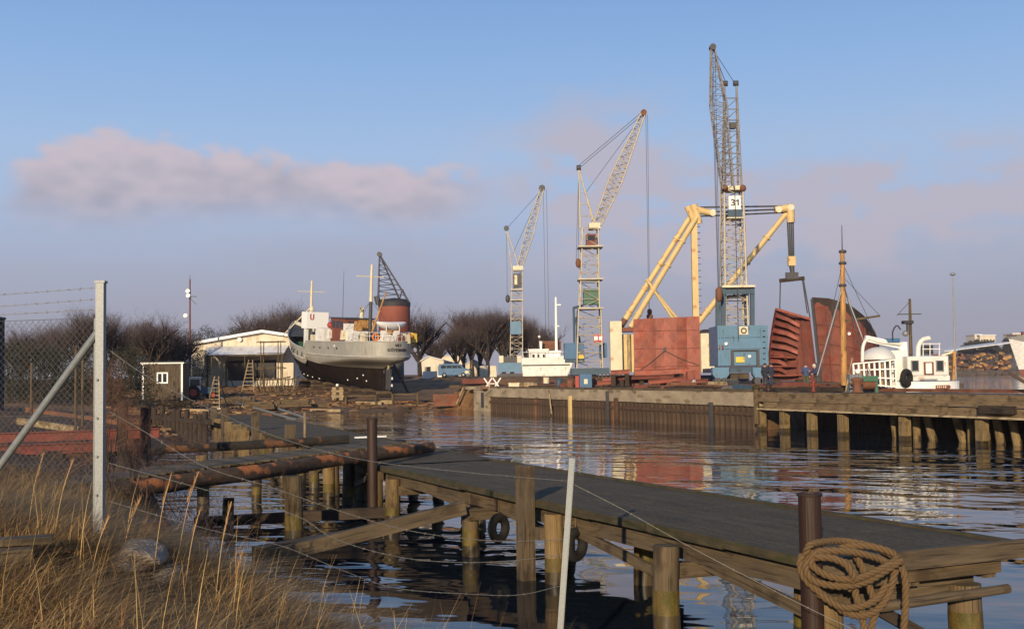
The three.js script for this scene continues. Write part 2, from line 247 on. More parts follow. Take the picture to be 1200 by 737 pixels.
{
  const rows = [], AZ0 = -1.9, AZ1 = 1.5, NA = 400;
  for (let r = .25; r < 900; r *= r < 30 ? 1.03 : r < 200 ? 1.02 : 1.06) rows.push(r);
  const pos = [], uv = [], idx = [];
  for (const r of rows) for (let i = 0; i <= NA; i++) { const a = lerp(AZ0, AZ1, i / NA), x = Math.sin(a) * r, z = -Math.cos(a) * r; pos.push(x, groundY(x, z), z); uv.push(x, z); }
  for (let j = 0; j + 1 < rows.length; j++) for (let i = 0; i < NA; i++) { const a = j * (NA + 1) + i, b = a + NA + 1; const k = [a, a + 1, b, b + 1]; if (k.every((q) => pos[q * 3 + 1] < -2.3)) continue; idx.push(a, b, a + 1, a + 1, b, b + 1); }
  const g = new THREE.BufferGeometry(); g.setAttribute('position', new THREE.Float32BufferAttribute(pos, 3)); g.setAttribute('uv', new THREE.Float32BufferAttribute(uv, 2)); g.setIndex(idx); g.computeVertexNormals();
  const col = new Float32Array(pos.length);
  for (let i = 0; i < pos.length / 3; i++) {
    const x = pos[i * 3], z = pos[i * 3 + 2], r = Math.hypot(x, z), n = fbm(x * .16, z * .16, 5, 8), f = sstep(.46, .62, n), near = 1 - sstep(45, 105, r);
    const yard = [lerp(.30, .19, f), lerp(.17, .12, f), lerp(.07, .06, f)], dimmedTurf = [lerp(.085, .055, f), lerp(.055, .038, f), lerp(.026, .020, f)];  // turf and nearer yard darkened in colour, in place of weaker ambient light
    for (let c = 0; c < 3; c++) col[i * 3 + c] = lerp(yard[c], dimmedTurf[c], near);
  }
  g.setAttribute('color', new THREE.BufferAttribute(col, 3));
  const m = mk([1, 1, 1], .95, T.dirt, { bump: T.grain, bumpScale: .03, vertexColors: true });
  const o = new THREE.Mesh(g, m); o.name = 'ground'; o.receiveShadow = o.castShadow = true; scene.add(o); setting(o, 'brown earth of the bank and the boatyard');
}
// far shore across the harbour on the right
{
  const z0 = -640, pos = [], idx = [], uv = [], nx = 60, nz = 10;
  for (let j = 0; j <= nz; j++) for (let i = 0; i <= nx; i++) { const x = lerp(150, 900, i / nx), z = z0 - j * 40 + 24 * (fbm(x * .012, 3, 3, 2) - .5); const y = j === 0 ? -1 : 1.5 + 4 * sstep(0, 4, j) + 9 * sstep(3, 10, j) * fbm(x * .012, j * .4, 4, 4); pos.push(x, y, z); uv.push(x, z); }
  for (let j = 0; j < nz; j++) for (let i = 0; i < nx; i++) { const a = j * (nx + 1) + i, b = a + nx + 1; idx.push(a, a + 1, b, a + 1, b + 1, b); }
  const g = new THREE.BufferGeometry(); g.setAttribute('position', new THREE.Float32BufferAttribute(pos, 3)); g.setAttribute('uv', new THREE.Float32BufferAttribute(uv, 2)); g.setIndex(idx); g.computeVertexNormals();
  const o = new THREE.Mesh(g, mk([.13, .10, .08], .95, T.dirt)); o.name = 'far_shore'; scene.add(o); o.castShadow = o.receiveShadow = true; setting(o, 'low brown far shore across the harbour');
}

// ------------------------------------------------------------------ jetty
const JTURN = .419, JA = V(3.47, 0, -13.2), JDECK = 1.35;
const J = (s, w, y) => V(JA.x - .407 * s + .914 * w, y, JA.z - .914 * s - .407 * w);
const pileShades = [[.20, .14, .065], [.155, .112, .06], [.24, .165, .075], [.125, .095, .055]].map((c) => mk(c, .88, T.wood, { bump: T.woodB, bumpScale: .012 })), algae = mk([.16, .115, .03], .7, T.moss, { bump: T.grain, bumpScale: .008 });
function roughRod(parent, name, m, a, b, r0, r1, seg = 16, amp = .12, ph = rnd() * 30) {                         // a round timber that is not quite round or straight
  const d = b.clone().sub(a), L = d.length(), g = new THREE.CylinderGeometry(r1, r0, L, seg, Math.max(3, Math.round(L * 5))), p = g.attributes.position, uv = g.attributes.uv, o = rnd() * 5, my = (a.y + b.y) / 2;
  for (let i = 0; i < p.count; i++) { const x = p.getX(i), y0 = p.getY(i), y = y0 + my, z = p.getZ(i), an = Math.atan2(z, x), k = 1 + amp * (fbm(Math.cos(an) * 1.6 + ph, Math.sin(an) * 1.6 + y * .7, 4, 3) - .5) * 1.6, w = (fbm(y * .8 + ph, 2, 2, 6) - .5) * .05; p.setXYZ(i, x * k + w, y0, z * k + w * .6); uv.setXY(i, uv.getX(i) * 6.283 * r0 + o, y + o); }
  g.computeVertexNormals(); g.rotateX(Math.PI / 2);
  return S().put(g, frame(a, b, Math.abs(d.y / L) > .99 ? V(0, 0, 1) : UP)).mesh(name, m, parent);
}
let pileNo = 0;
function pile(parent, x, z, top, r, m = null, lean = rr(-.05, .05)) {                          // a round driven pile: dry head, weedy tidal band, black wet foot
  const PH = rnd() * 30, mm = m && m !== M.pileWood ? m : pileShades[pileNo++ % 4], o = roughRod(parent, 'pile', mm, V(x + lean, -1.2, z), V(x, top, z), r * 1.04, r, 16, .12, PH), w = rr(.16, .26), X = (y) => x + lean * (1 - (y + 1.2) / (top + 1.2));
  roughRod(o, 'weed_band', algae, V(X(0), 0, z), V(X(w + .3), w + rr(.18, .36), z), r * 1.04, r * 1.025, 16, .12, PH); roughRod(o, 'wet_foot', M.wetWood, V(x + lean, -1.2, z), V(X(w), w, z), r * 1.065, r * 1.05, 16, .12, PH);
  return o;
}
function deckSlab(parent, len, wid, y0 = JDECK) {
  const g = new THREE.PlaneGeometry(wid, len, 12, Math.round(len * 4)).rotateX(-Math.PI / 2).translate(wid / 2, 0, -len / 2), p = g.attributes.position, uv = g.attributes.uv;
  for (let i = 0; i < p.count; i++) { const x = p.getX(i), z = p.getZ(i); p.setY(i, y0 + (fbm(x * 1.3, z * .5, 4, 6) - .5) * .035 - .012 * Math.abs(Math.sin(z * 3.1))); uv.setXY(i, x, z); }
  g.computeVertexNormals();
  const o = new THREE.Mesh(g, M.felt); o.name = 'deck'; o.castShadow = o.receiveShadow = true; parent.add(o); return o;
}
const jetty = thing('jetty', 'near timber jetty with dark tarred deck on round piles, ending at the rope coil', 'jetty', JA, JTURN);
{
  const L = 16.6, W = 2.9;
  deckSlab(jetty, L, W);
  for (let k = 0; k < 14; k++) { const z = -L + .02 + k * 1.185; box(jetty, 'deck_board', M.mossWood, W / 2, JDECK - .075, z + .59 - .02, W - .02, .07, 1.175); }
  for (let k = 0; k < 9; k++) box(jetty, 'edge_board', M.mossWood, -.045 + rr(-.015, .015), JDECK - .05 + rr(-.018, .012), -L + .92 + k * 1.845, rr(.09, .13), rr(.11, .16), 1.83, rr(-.008, .008), rr(-.006, .006));
  for (let k = 0; k < 4; k++) box(jetty, 'edge_board', M.mossWood, W + .045, JDECK - .045, -L + 2.08 + k * 4.15, .11, .15, 4.13);
  box(jetty, 'end_board', M.greyWood, W / 2 + .1, JDECK - .07, .07, W + .34, .22, .09);
  for (const x of [.22, 1.45, 2.68]) for (let k = 0; k < 3; k++) box(jetty, 'stringer', k % 2 ? M.oldWood : M.greyWood, x + (k % 2) * .012, JDECK - .27, -L + 2.75 + k * 5.5, .17, .31, 5.49);
  box(jetty, 'end_beam', M.oldWood, 1.5, JDECK - .27, -.1, 2.5, .16, .2);
  for (const [s, w0, w1] of [[15.5, -.1, 2.8], [10.25, -.25, 2.6], [7.15, -.2, 2.6], [2.95, -.15, 2.7], [.5, .3, 2.7]]) beam(jetty, 'cross_head', M.greyWood, V(w0, JDECK - .53, -s), V(w1, JDECK - .53, -s), .2, .21);
  for (const [x, s, r, t] of [[-.02, 15.55, .18, 1.1], [-.1, 10.4, .165, .93], [.02, 7.0, .17, 1.16], [1.3, 6.2, .17, .95], [2.2, 15.6, .15, .9], [2.5, .35, .2, .83], [.95, 1.5, .17, .82], [2.4, 11.2, .15, .85], [.12, .1, .2, .95]]) pile(jetty, x, -s, t, r, M.pileWood);
  pile(jetty, -.26, -2.93, 1.17, .175, M.greyWood);
  for (const [a, b] of [[[15.4, 1.07], [11.4, .84]], [[10.3, 1.05], [7.5, .74]], [[6.85, .96], [4.1, .62]], [[2.7, .93], [.3, .62]]]) beam(jetty, 'brace', M.greyWood, V(.2, a[1], -a[0]), V(.24, b[1], -b[0]), .075, .15);
  beam(jetty, 'brace', M.darkWood, V(2.2, 1.0, -15.4), V(2.25, .35, -11.3), .08, .15);
  roughRod(jetty, 'brace', M.greyWood, V(.25, .80, .2), V(2.62, .84, .2), .065, .06, 10);
  beam(jetty, 'brace', M.darkWood, V(.9, .7, -.1), V(2.4, -.1, -.15), .07, .14);
  // mooring posts that stand up past the deck are fixed to it
  box(jetty, 'fender_post', M.greyWood, -.26, .9, -7.5, .24, 2.1, .24, .1);
}
// the older stretch beyond, bending towards the slip
const jetty2 = thing('jetty', 'far weathered jetty stretch leading up to the slipway, short posts along its edge', 'jetty', J(16.7, .1, 0), .354);
{
  const L = 43, W = 2.9;
  deckSlab(jetty2, L, W, JDECK + .01);
  for (let k = 0; k < 22; k++) box(jetty2, 'deck_board', M.mossWood, W / 2, JDECK - .075, -1 - k * 1.95, W - .02, .07, 1.93);
  for (const x of [-.045, W + .045]) for (let k = 0; k < 10; k++) box(jetty2, 'edge_board', M.mossWood, x, JDECK - .06, -2.15 - k * 4.3, .1, .16, 4.28);
  for (const x of [.2, 2.6]) for (let k = 0; k < 8; k++) box(jetty2, 'stringer', M.oldWood, x, JDECK - .27, -2.69 - k * 5.37, .17, .3, 5.35);
  for (let k = 0; k < 15; k++) { pile(jetty2, rr(-.1, .15), -1.2 - k * 2.75 + rr(-.3, .3), rr(1.1, 1.3), rr(.16, .2), k > 5 ? M.oldWood : M.pileWood); if (k < 6) pile(jetty2, W - .2, -1.6 - k * 2.75, 1.1, .16, M.pileWood); }
  for (let k = 0; k < 6; k++) beam(jetty2, 'brace', M.greyWood, V(.1, 1.0, -1.4 - k * 5.5), V(.15, .35, -4.6 - k * 5.5), .07, .14);
  for (const [s, h, w] of [[12.6, .55, .3], [21.5, .75, .26], [33, .7, .3], [38.5, .6, .28]]) box(jetty2, 'edge_post', M.greyWood, -.2, JDECK + h / 2 - .6, -s, w, h + 1.2, w, .2);
  for (const [s, x] of [[36, -.22], [31, -.2], [27.4, -.25], [25.2, -.2]]) box(jetty2, 'edge_post', M.pileWood, x, JDECK - .7, -s, .4, 1.5, .36, .1);
}
tag(box(scene, 'plank', M.cleanWhite, ...on(434, 512, 1.40).toArray(), 1.15, .05, .16, .5), 'white painted board lying flat on the jetty beside the dark iron post', 'plank');
tag(rod(scene, 'stake', M.paleWood, on(357, 516, 1.36).setY(1.3), on(357, 516, 1.36).setY(2.33), .05, .045, 8), 'thin pale stake standing on the far jetty stretch', 'stake');

// iron mooring posts
function ironPost(p, top, r, label) {
  const o = thing('mooring_post', label, 'post', [p.x, 0, p.z]);
  S().lathe([[r, -1.2], [r, top - .04], [r * 1.14, top - .03], [r * 1.14, top], [r * .86, top + .004], [r * .84, top - .12], [.001, top - .13]], 24).mesh('tube', M.rustIron, o);
  S().lathe([[r * 1.02, .2], [r * 1.05, .24], [r * 1.05, .3], [r * 1.02, .34]], 24).mesh('collar', M.rust, o);
  return o;
}
ironPost(J(-.13, -.24, 0), 2.14, .125, 'rusty iron mooring post at the jetty end with a rope coil hung on it');
ironPost(J(16.2, -.32, 0), 2.52, .125, 'dark iron mooring post standing where the logs cross the jetty');

// rope: three twisted strands
function ropeGeo(pts, R, closed, out) {
  const c = new THREE.CatmullRomCurve3(pts, closed, 'catmullrom', .5), L = c.getLength(), n = Math.ceil(L / .035), fr = c.computeFrenetFrames(n, closed), turns = closed ? Math.round(L / .23) : L / .23;
  for (let s = 0; s < 3; s++) {
    const q = [];
    for (let i = 0; i <= n; i++) { const p = c.getPointAt(i / n), a = turns * 6.2832 * i / n + s * 2.0944; q.push(p.addScaledVector(fr.normals[i], Math.cos(a) * R * .52).addScaledVector(fr.binormals[i], Math.sin(a) * R * .52)); }
    const g = new THREE.TubeGeometry(new THREE.CatmullRomCurve3(q, false), n, R * .56, 6, false); out.put(g);
  }
}
{
  const pc = J(-.13, -.24, 0), g = S(), dep = -pc.z;
  const loop = (list, closed = false) => ropeGeo(list.map(([x, y, d = 0]) => at(x, y, dep - .2 + d)), .042, closed, g);
  loop([[944, 650, 0], [952, 638, -.02], [985, 634, .42], [1020, 640, .5], [1048, 652, .42], [1060, 672, .3], [1062, 702, .26], [1059, 745, .25]]);
  loop([[943, 668, -.03], [955, 648, -.06], [990, 646, -.05], [1022, 652, .05], [1044, 660, .2], [1050, 650, .35], [1020, 640, .45], [985, 641, .44]]);
  loop([[941, 650, .02], [938, 662, .0], [944, 678, -.05], [958, 692, -.08], [975, 704, -.07], [990, 717, -.05], [1012, 722, 0], [1032, 712, .08], [1044, 690, .14], [1050, 668, .2]]);
  loop([[947, 655, -.12], [945, 668, -.13], [955, 681, -.14], [985, 687, -.13], [1015, 682, -.08], [1040, 668, .02], [1057, 657, .12]]);
  loop([[955, 646, -.13], [952, 662, -.16], [972, 675, -.17], [1000, 679, -.15], [1024, 671, -.05], [1046, 660, .05]]);
  loop([[956, 653, -.2], [975, 654, -.2], [992, 662, -.2], [1000, 676, -.18], [996, 690, .0]]);
  loop([[1004, 652, .1], [1012, 668, .1], [1020, 690, .08], [1026, 706, .06]]);
  loop([[1002, 686, .06], [1004, 700, .05], [1010, 716, .03], [1014, 745, .02]]);
  loop([[960, 696, -.14], [985, 711, -.12], [1008, 711, -.07], [1028, 702, 0], [1040, 685, .08]]);
  loop([[1030, 712, .1], [1024, 726, .08], [1019, 750, .05]]);
  tag(g.mesh('rope_coil', M.rope), 'thick tan twisted rope coiled over the iron post at the jetty end', 'rope');
}

// tyres hung as fenders
for (const [s, w, y, lab] of [[9.55, .12, .62, 'black tyre fender hanging behind the jetty pile left of the fender post'], [6.35, .12, .72, 'black tyre fender hanging under the jetty just right of the fender post']]) {
  const p = J(s, w, y), o = thing('tyre', lab, 'tyre', p, .9);
  S().put(new THREE.TorusGeometry(.2, .085, 12, 28)).mesh('tread', M.rubber, o);
  S().path([V(0, .27, 0), V(.02, .42, -.01), V(0, .62, .02)], .012, 5).mesh('hanging_rope', M.rope, o);
}

// logs laid across from the bank to the jetty
function log(name, a, b, r, m, label, group) {
  const o = thing(name, label, 'log', a, 0, group), n = 16, g = S(), d = b.clone().sub(a), f = frame(V(0, 0, 0), d, UP), ph = rnd() * 9;
  const geo = new THREE.CylinderGeometry(r * .86, r, d.length(), 18, n * 2), p = geo.attributes.position, uv = geo.attributes.uv;
  for (let i = 0; i < p.count; i++) { const y = p.getY(i), a2 = Math.atan2(p.getZ(i), p.getX(i)), k = 1 + .42 * (fbm(Math.cos(a2) * 2 + 7 + ph, y * 1.1 + Math.sin(a2) * 2, 4, 2) - .5), bow = .07 * Math.sin(y * .6 + ph) + .03 * Math.sin(y * 1.7 + ph); p.setX(i, p.getX(i) * k + bow); p.setZ(i, p.getZ(i) * k); uv.setXY(i, uv.getX(i) * 6.28 * r, y); }
  geo.rotateX(Math.PI / 2); geo.computeVertexNormals(); g.put(geo, f).mesh('trunk', m, o);
  for (const [t, q] of [[0, -1], [1, 1]]) { const c = d.clone().multiplyScalar(t), u = d.clone().normalize(); rod(o, 'cut_end', M.cutWood, c.clone().addScaledVector(u, q * .004), c.clone().addScaledVector(u, -q * .03), t ? r * .83 : r * .97, t ? r * .83 : r * .97, 16); }
  return o;
}
log('log', V(-8.6, 1.42, -19.4), V(-2.35, 1.54, -32.1), .18, M.bark, 'long debarked log with orange patches, nearest of those laid over the jetty');
log('log', V(-9.8, 1.41, -21.3), V(-3.35, 1.52, -34.3), .155, M.darkBark, 'dark log lying just behind the orange-patched log across the jetty');
log('log', V(-13.2, 1.42, -32.3), V(-5.4, 1.52, -37.4), .15, M.darkBark, 'dark bark log farthest back of those laid between bank and jetty');
{ // rough boards laid between the two nearer logs
  const a0 = V(-8.6, 1.5, -19.4), a1 = V(-2.35, 1.6, -32.1), b0 = V(-9.8, 1.48, -21.3), b1 = V(-3.35, 1.58, -34.3), o = thing('log_gangway', 'grey plank walkway laid across the two nearer logs to the jetty', 'walkway', a0);
  for (let k = 0; k < 44; k++) { const t = .1 + k * .0192, p = a0.clone().lerp(a1, t).sub(a0), q = b0.clone().lerp(b1, t).sub(a0), d = q.clone().sub(p).normalize().multiplyScalar(rr(-.05, .12)); p.add(d); q.add(d); p.y += .10 + rr(-.01, .015); q.y += .085 + rr(-.01, .015); p.lerp(q, .12); beam(o, 'board', [M.greyWood, M.oldWood, M.mossWood][k % 3], p, q, rr(.19, .25), .045); }
}
// old timbers in the water between the bank and the jetty
tag(beam(scene, 'shore_strut', M.greyWood, V(-.95, .98, -22.3), on(318, 652, .18), .2, .26), 'raking timber strut from a jetty pile down into the water towards the bank', 'timber');
tag(beam(scene, 'waler', M.darkWood, on(228, 612, .12), on(452, 600, .3), .22, .24), 'dark wet horizontal timber between old piles left of the jetty', 'timber');
tag(beam(scene, 'waler', M.wetWood, on(300, 650, .05), on(420, 628, .12), .3, .3), 'dark sunken beam in the water below the raking strut', 'timber');
for (const [px, py, top, r, lab] of [[268, 622, .75, .13, 'thin old pile stub in the water nearest the grassy bank'], [343, 630, 1.35, .2, 'squat old pile in the water under the logs'], [385, 585, 1.36, .17, 'old pile carrying the logs, left of the two near the jetty'], [425, 585, 1.36, .19, 'old pile carrying the logs close to the iron post'], [300, 590, 1.2, .14, 'leaning old pile in dark water under the logs'], [236, 590, 1.36, .17, 'old pile under the bank end of the logs']]) {
  const p = on(px, py, 0), o = thing('old_pile', lab, 'pile', [p.x, 0, p.z], 0, 'old piles beside the jetty'); pile(o, 0, 0, top, r, r > .16 ? M.pileWood : M.darkWood, rr(-.06, .06));
}
// dark timber bulkhead at the foot of the yard, left of the far jetty
{
  const a = on(168, 512, 0).setY(0), b = on(240, 522, 0).setY(0), o = thing('timber_bulkhead', 'dark timber bulkhead of upright piles at the yard edge left of the far jetty', 'bulkhead', a), d = b.clone().sub(a), n = 16;
  for (let i = 0; i < n; i++) { const p = d.clone().multiplyScalar(i / (n - 1)); rod(o, 'pile', M.darkWood, p.clone().setY(-1), p.clone().setY(1.5 + rr(-.25, .5)), .17, .15, 8); }
  beam(o, 'waler', M.darkWood, d.clone().multiplyScalar(-.05).setY(1.25).add(V(.1, 0, .2)), d.clone().multiplyScalar(1.05).setY(1.25).add(V(.1, 0, .2)), .16, .24);
}

// ------------------------------------------------------------------ quay and timber pier
const quay = thing('quay_wall', 'concrete capped quay wall with rusty sheet piling on the far side of the water', 'quay', QO, QTURN);
{
  const L = KEND;
  for (let k = 0; k < 6; k++) { const z = L / 6 * (k + .5); box(quay, 'cap_block', M.concrete, .55, QTOP - .43 + rr(-.015, .015), z, 1.1, .86, L / 6 - .03); }
  for (let k = 0; k < 12; k++) box(quay, 'kerb_timber', M.oldWood, .22, QTOP + .08, L / 12 * (k + .5), .26, .16, L / 12 - .05);
  const pitch = .62, prof = [[0, 0], [.1, .2], [.31, .2], [.41, 0], [.62, 0], [.62, -.05], [.40, -.05], [.30, .14], [.12, .14], [.02, -.05], [0, -.05]];
  const geo = new THREE.ExtrudeGeometry(new THREE.Shape(prof.map((p) => new THREE.Vector2(p[0], p[1]))), { depth: 2.6, bevelEnabled: false }).rotateX(-Math.PI / 2).rotateY(Math.PI / 2);   // profile in plan, standing upright
  const mats = [M.sheet, M.sheetAlt, M.rust];
  for (let k = 0; k * pitch < L - .5; k++) { const o = new THREE.Mesh(geo, mats[hash(k, 3, 7) > .96 ? 2 : hash(k, 1, 5) > .6 ? 1 : 0]); o.name = 'sheet_pile'; o.position.set(.3, -1.15 + (hash(k, 2, 9) - .5) * .06, L - k * pitch); o.castShadow = o.receiveShadow = true; quay.add(o); }
  box(quay, 'wale_beam', M.sheetAlt, .13, .95, L / 2, .1, .2, L - .4);
  // bare concrete pier at the slip end
  box(quay, 'concrete_pier', M.concrete, .9, .56, -2.1, 1.7, 3.4, 4.4);
  box(quay, 'pier_cap', M.concrete, 1.0, QTOP - .02, -3.2, 2.1, .3, 7.2);
  box(quay, 'recess_door', M.darkSteel, .03, 1.1, -1.6, .08, 1.5, .75);
  for (const [px, m, t, w] of [[668, M.cream, 1.75, .28], [712, M.darkSteel, 2.2, .12], [722, M.sheetAlt, 1.7, .3], [833, M.darkSteel, 1.6, .2]]) box(quay, 'fender_pile', m, -.12, t / 2 - .4, qk(px), .24, t + .8, w);
  beam(quay, 'ladder', M.paleWood, V(-.1, 2.2, qk(643)), V(-.35, .2, qk(649)), .1, .14);
}
const pier = thing('timber_pier', 'timber pier on square piles with a heavy weathered fascia, right of the quay', 'pier', Q(KEND, 0, 0), QTURN);
{
  const L = 46, W = 4.2;
  for (let k = 0; k < 23; k++) box(pier, 'deck_board', k % 3 ? M.greyWood : M.oldWood, W / 2 + .15, QTOP - .1 + rr(-.008, .008), 1 + k * 2, W - .1, .14, 1.985);
  for (let k = 0; k < 6; k++) { const z = L / 6 * (k + .5); box(pier, 'fascia_beam', M.fasciaWood, .0, QTOP - .27 + rr(-.02, .02), z, .32, .56, L / 6 - .04); box(pier, 'fascia_beam', M.fasciaWood, .03, QTOP - .76 + rr(-.015, .015), z + .7, .28, .36, L / 6 - .05); box(pier, 'ledge', M.ledgeWood, -.12, QTOP - 1.0, z + .3, .4, .09, L / 6 - .05); }
  for (let k = 0; k < 8; k++) box(pier, 'back_kerb', M.rust, W, QTOP + .09, L / 8 * (k + .5), .2, .18, L / 8 - .06);
  for (const px of [888, 915, 947, 983, 1055, 1145, 1215]) { const z = qk(px) - KEND, o = box(pier, 'pile', M.pileWood, .12, .1, z, .42, 2.4, .42, .02); box(o, 'wet_foot', M.wetWood, .12, -.5, z, .44, 1.45, .44, .02); }
  for (const px of [1000, 1012, 1025, 1036, 1068, 1085, 1100, 1113, 1130, 1168, 1185, 1199]) { const z = qk(px) - KEND + 1.4, lean = (hash(px, 1, 1) - .3) * .9; const o = rod(pier, 'raking_pile', M.pileWood, V(1.6 + lean * .3, -1.2, z + lean), V(1.3, 1.35, z), .2, .2, 10); rod(o, 'wet_foot', M.wetWood, V(1.6 + lean * .3, -1.2, z + lean), V(1.465 + lean * .17, .2, z + lean * .45), .21, .21, 10); }
  for (let k = 0; k < 46; k++) box(pier, 'back_sheeting', M.darkWood, 3.3, .1, .5 + k, .14, 3.0, .985);
  rod(pier, 'fender_pile', M.oldWood, V(-.22, .4, .15), V(-.22, QTOP + .2, .15), .16, .16, 12); S().ball(-.22, QTOP + .28, .15, .23, 1, .8, 1, 14).mesh('pile_cap', M.mossWood, pier);
  box(pier, 'fender_block', M.darkWood, -.3, QTOP - .62, qk(1172) - KEND, .3, .34, 2.0);
}
// crane rails along the quay
for (const [w, lab] of [[3.2, 'front steel crane rail running along the quay edge'], [9.0, 'rear steel crane rail running behind the stacked steel']]) {
  const a = Q(-6, w, QTOP), o = thing('crane_rail', lab, 'rail', a, QTURN);
  box(o, 'rail_head', M.rust, 0, .26, 27, .08, .12, 60); box(o, 'sleeper_beam', M.darkWood, 0, .1, 27, .5, .2, 60);
}

// ------------------------------------------------------------------ foreground: fence, wires, grass, brush
{
  const base = V(-3.58, 0, -10), u = V(-.955, 0, -.297), gy = (p) => groundY(p.x, p.z);
  const fence = thing('chain_link_fence', 'galvanised chain link fence with barbed wire on top at the left edge', 'fence', [base.x, gy(base) - .1, base.z]);
  const y0 = 4.35 - fence.position.y, F = (s, y, off = 0) => V(u.x * s - u.z * off, y, u.z * s + u.x * off);
  const H0 = y0, topMesh = y0 - .30;
  S().prism([[-.03, -.03], [.03, -.03], [.03, .03], [-.03, .03]], H0, new THREE.Matrix4().makeRotationX(-Math.PI / 2), .005).mesh('end_post', M.galv, fence);
  box(fence, 'post_cap', M.galv, 0, H0 + .012, 0, .09, .02, .08);
  S().rod(F(.03, H0 - .42), F(1.75, .12), .032, .032, 12).mesh('brace', M.galv, fence);
  S().rod(F(.075, .1, .02), F(.075, topMesh, .02), .011, .011, 6).mesh('tension_bar', M.galv, fence);
  S().prism([[-.035, -.03], [.035, -.03], [.035, .03], [-.035, .03]], H0, new THREE.Matrix4().makeRotationX(-Math.PI / 2).setPosition(F(3.6, -.1)), .005).mesh('line_post', M.galv, fence);
  for (let k = 0; k < 5; k++) rod(fence, 'fastening_bolt', M.steel, F(.0, .35 + k * .33, -.05), F(.0, .35 + k * .33, .05), .012, .012, 6);
  const mesh = S(), Lw = 3.55, lo = .05, hi = topMesh, p = .062;
  for (const q of [1, -1]) for (let c = -40; c < 110; c++) {                                       // straight runs of the woven diamonds
    let s0 = c * p * 1.0, s1 = s0 + q * (hi - lo), a0 = lo, a1 = hi; if (q < 0) { s0 += 0; }
    const cut = (s) => lo + (s - s0) * q; let sa = clamp(Math.min(s0, s1), .08, Lw), sb = clamp(Math.max(s0, s1), .08, Lw); if (sb - sa < .03) continue;
    mesh.rod(F(sa, cut(sa), q * .002), F(sb, cut(sb), q * .002), .0016, .0016, 3);
  }
  const wm = mesh.mesh('wire_mesh', M.wire, fence); wm.userData.kind = 'stuff';
  for (const y of [topMesh, topMesh - .85, lo + .1]) S().rod(F(.0, y, .004), F(3.6, y, .004), .0022, .0022, 4).mesh('line_wire', M.wire, fence);
  for (const [y, sag] of [[H0 - .035, .03], [H0 - .135, .035], [H0 - .225, .02]]) {
    const b = S(); b.path([F(0, y), F(1.2, y - sag), F(2.4, y - sag), F(3.6, y)], .0022, 4, 20);
    for (let s = .1; s < 3.5; s += .115) { const c = F(s, y - sag * Math.sin(s / 3.6 * Math.PI)); for (let k = 0; k < 2; k++) { const d = V(rr(-1, 1), rr(-1, 1), rr(-1, 1)).normalize().multiplyScalar(.014); b.rod(c.clone().sub(d), c.clone().add(d), .0026, .0026, 3); } }
    b.mesh('barbed_wire', M.barb, fence);
  }
  // the leaning angle-iron stake out in the water and the slack strands between it and the fence
  const tip = at(670.5, 537, 14), foot = at(655, 760, 13.6), d = foot.clone().sub(tip).normalize();
  const stake = thing('fence_stake', 'leaning galvanised angle iron stake in the water in front of the jetty', 'stake', foot.clone().addScaledVector(d, .6));
  S().prism([[-.034, -.02], [.034, -.02], [.034, -.012], [-.027, -.012], [-.027, .05], [-.034, .05]], foot.distanceTo(tip) + .6, frame(V(0, 0, 0), tip.clone().sub(stake.position), V(0, 0, 1)).setPosition(V(0, 0, 0))).mesh('angle_iron', M.galv, stake);
  const D0 = 10, D1 = 14;
  const strand = (pts, label, d0 = D0, d1 = D1, r = .0034) => {
    const x0 = pts[0][0], x1 = pts[pts.length - 1][0], q = pts.map(([x, y]) => at(x, y, 1 / lerp(1 / d0, 1 / d1, (x - x0) / (x1 - x0)))), b = S(); b.path(q, r, 4, 60);
    const c = new THREE.CatmullRomCurve3(q, false, 'centripetal'), L = c.getLength();
    for (let s = .15; s < L; s += .13) { const m = c.getPointAt(s / L), e = V(rr(-1, 1), rr(-1, 1), rr(-1, 1)).normalize().multiplyScalar(.015); b.rod(m.clone().sub(e), m.clone().add(e), .003, .003, 3); }
    tag(b.mesh('barbed_wire', M.barb), label, 'barbed wire');
  };
  strand([[116, 402], [170, 440], [243, 478], [330, 514], [420, 538], [540, 553], [667, 564]], 'topmost slack barbed wire strand sagging from fence post to leaning stake');
  strand([[116, 476], [164, 503], [240, 547], [314, 570], [395, 598], [480, 622], [583, 634], [663, 632]], 'second slack barbed wire strand below the topmost, across the logs');
  strand([[117, 540], [240, 574], [353, 607], [385, 628], [458, 651], [530, 659], [600, 657], [661, 650]], 'third slack barbed wire strand, above the lowest, over the open water');
  strand([[118, 585], [250, 622], [330, 640], [400, 668], [458, 688], [546, 696], [610, 697], [659, 686]], 'lowest slack barbed wire strand close above the water');
  strand([[669, 566], [730, 597], [800, 636], [880, 678], [955, 716], [1010, 742]], 'taut wire running from the leaning stake down to the right', 14, 11.6, .0035);
}
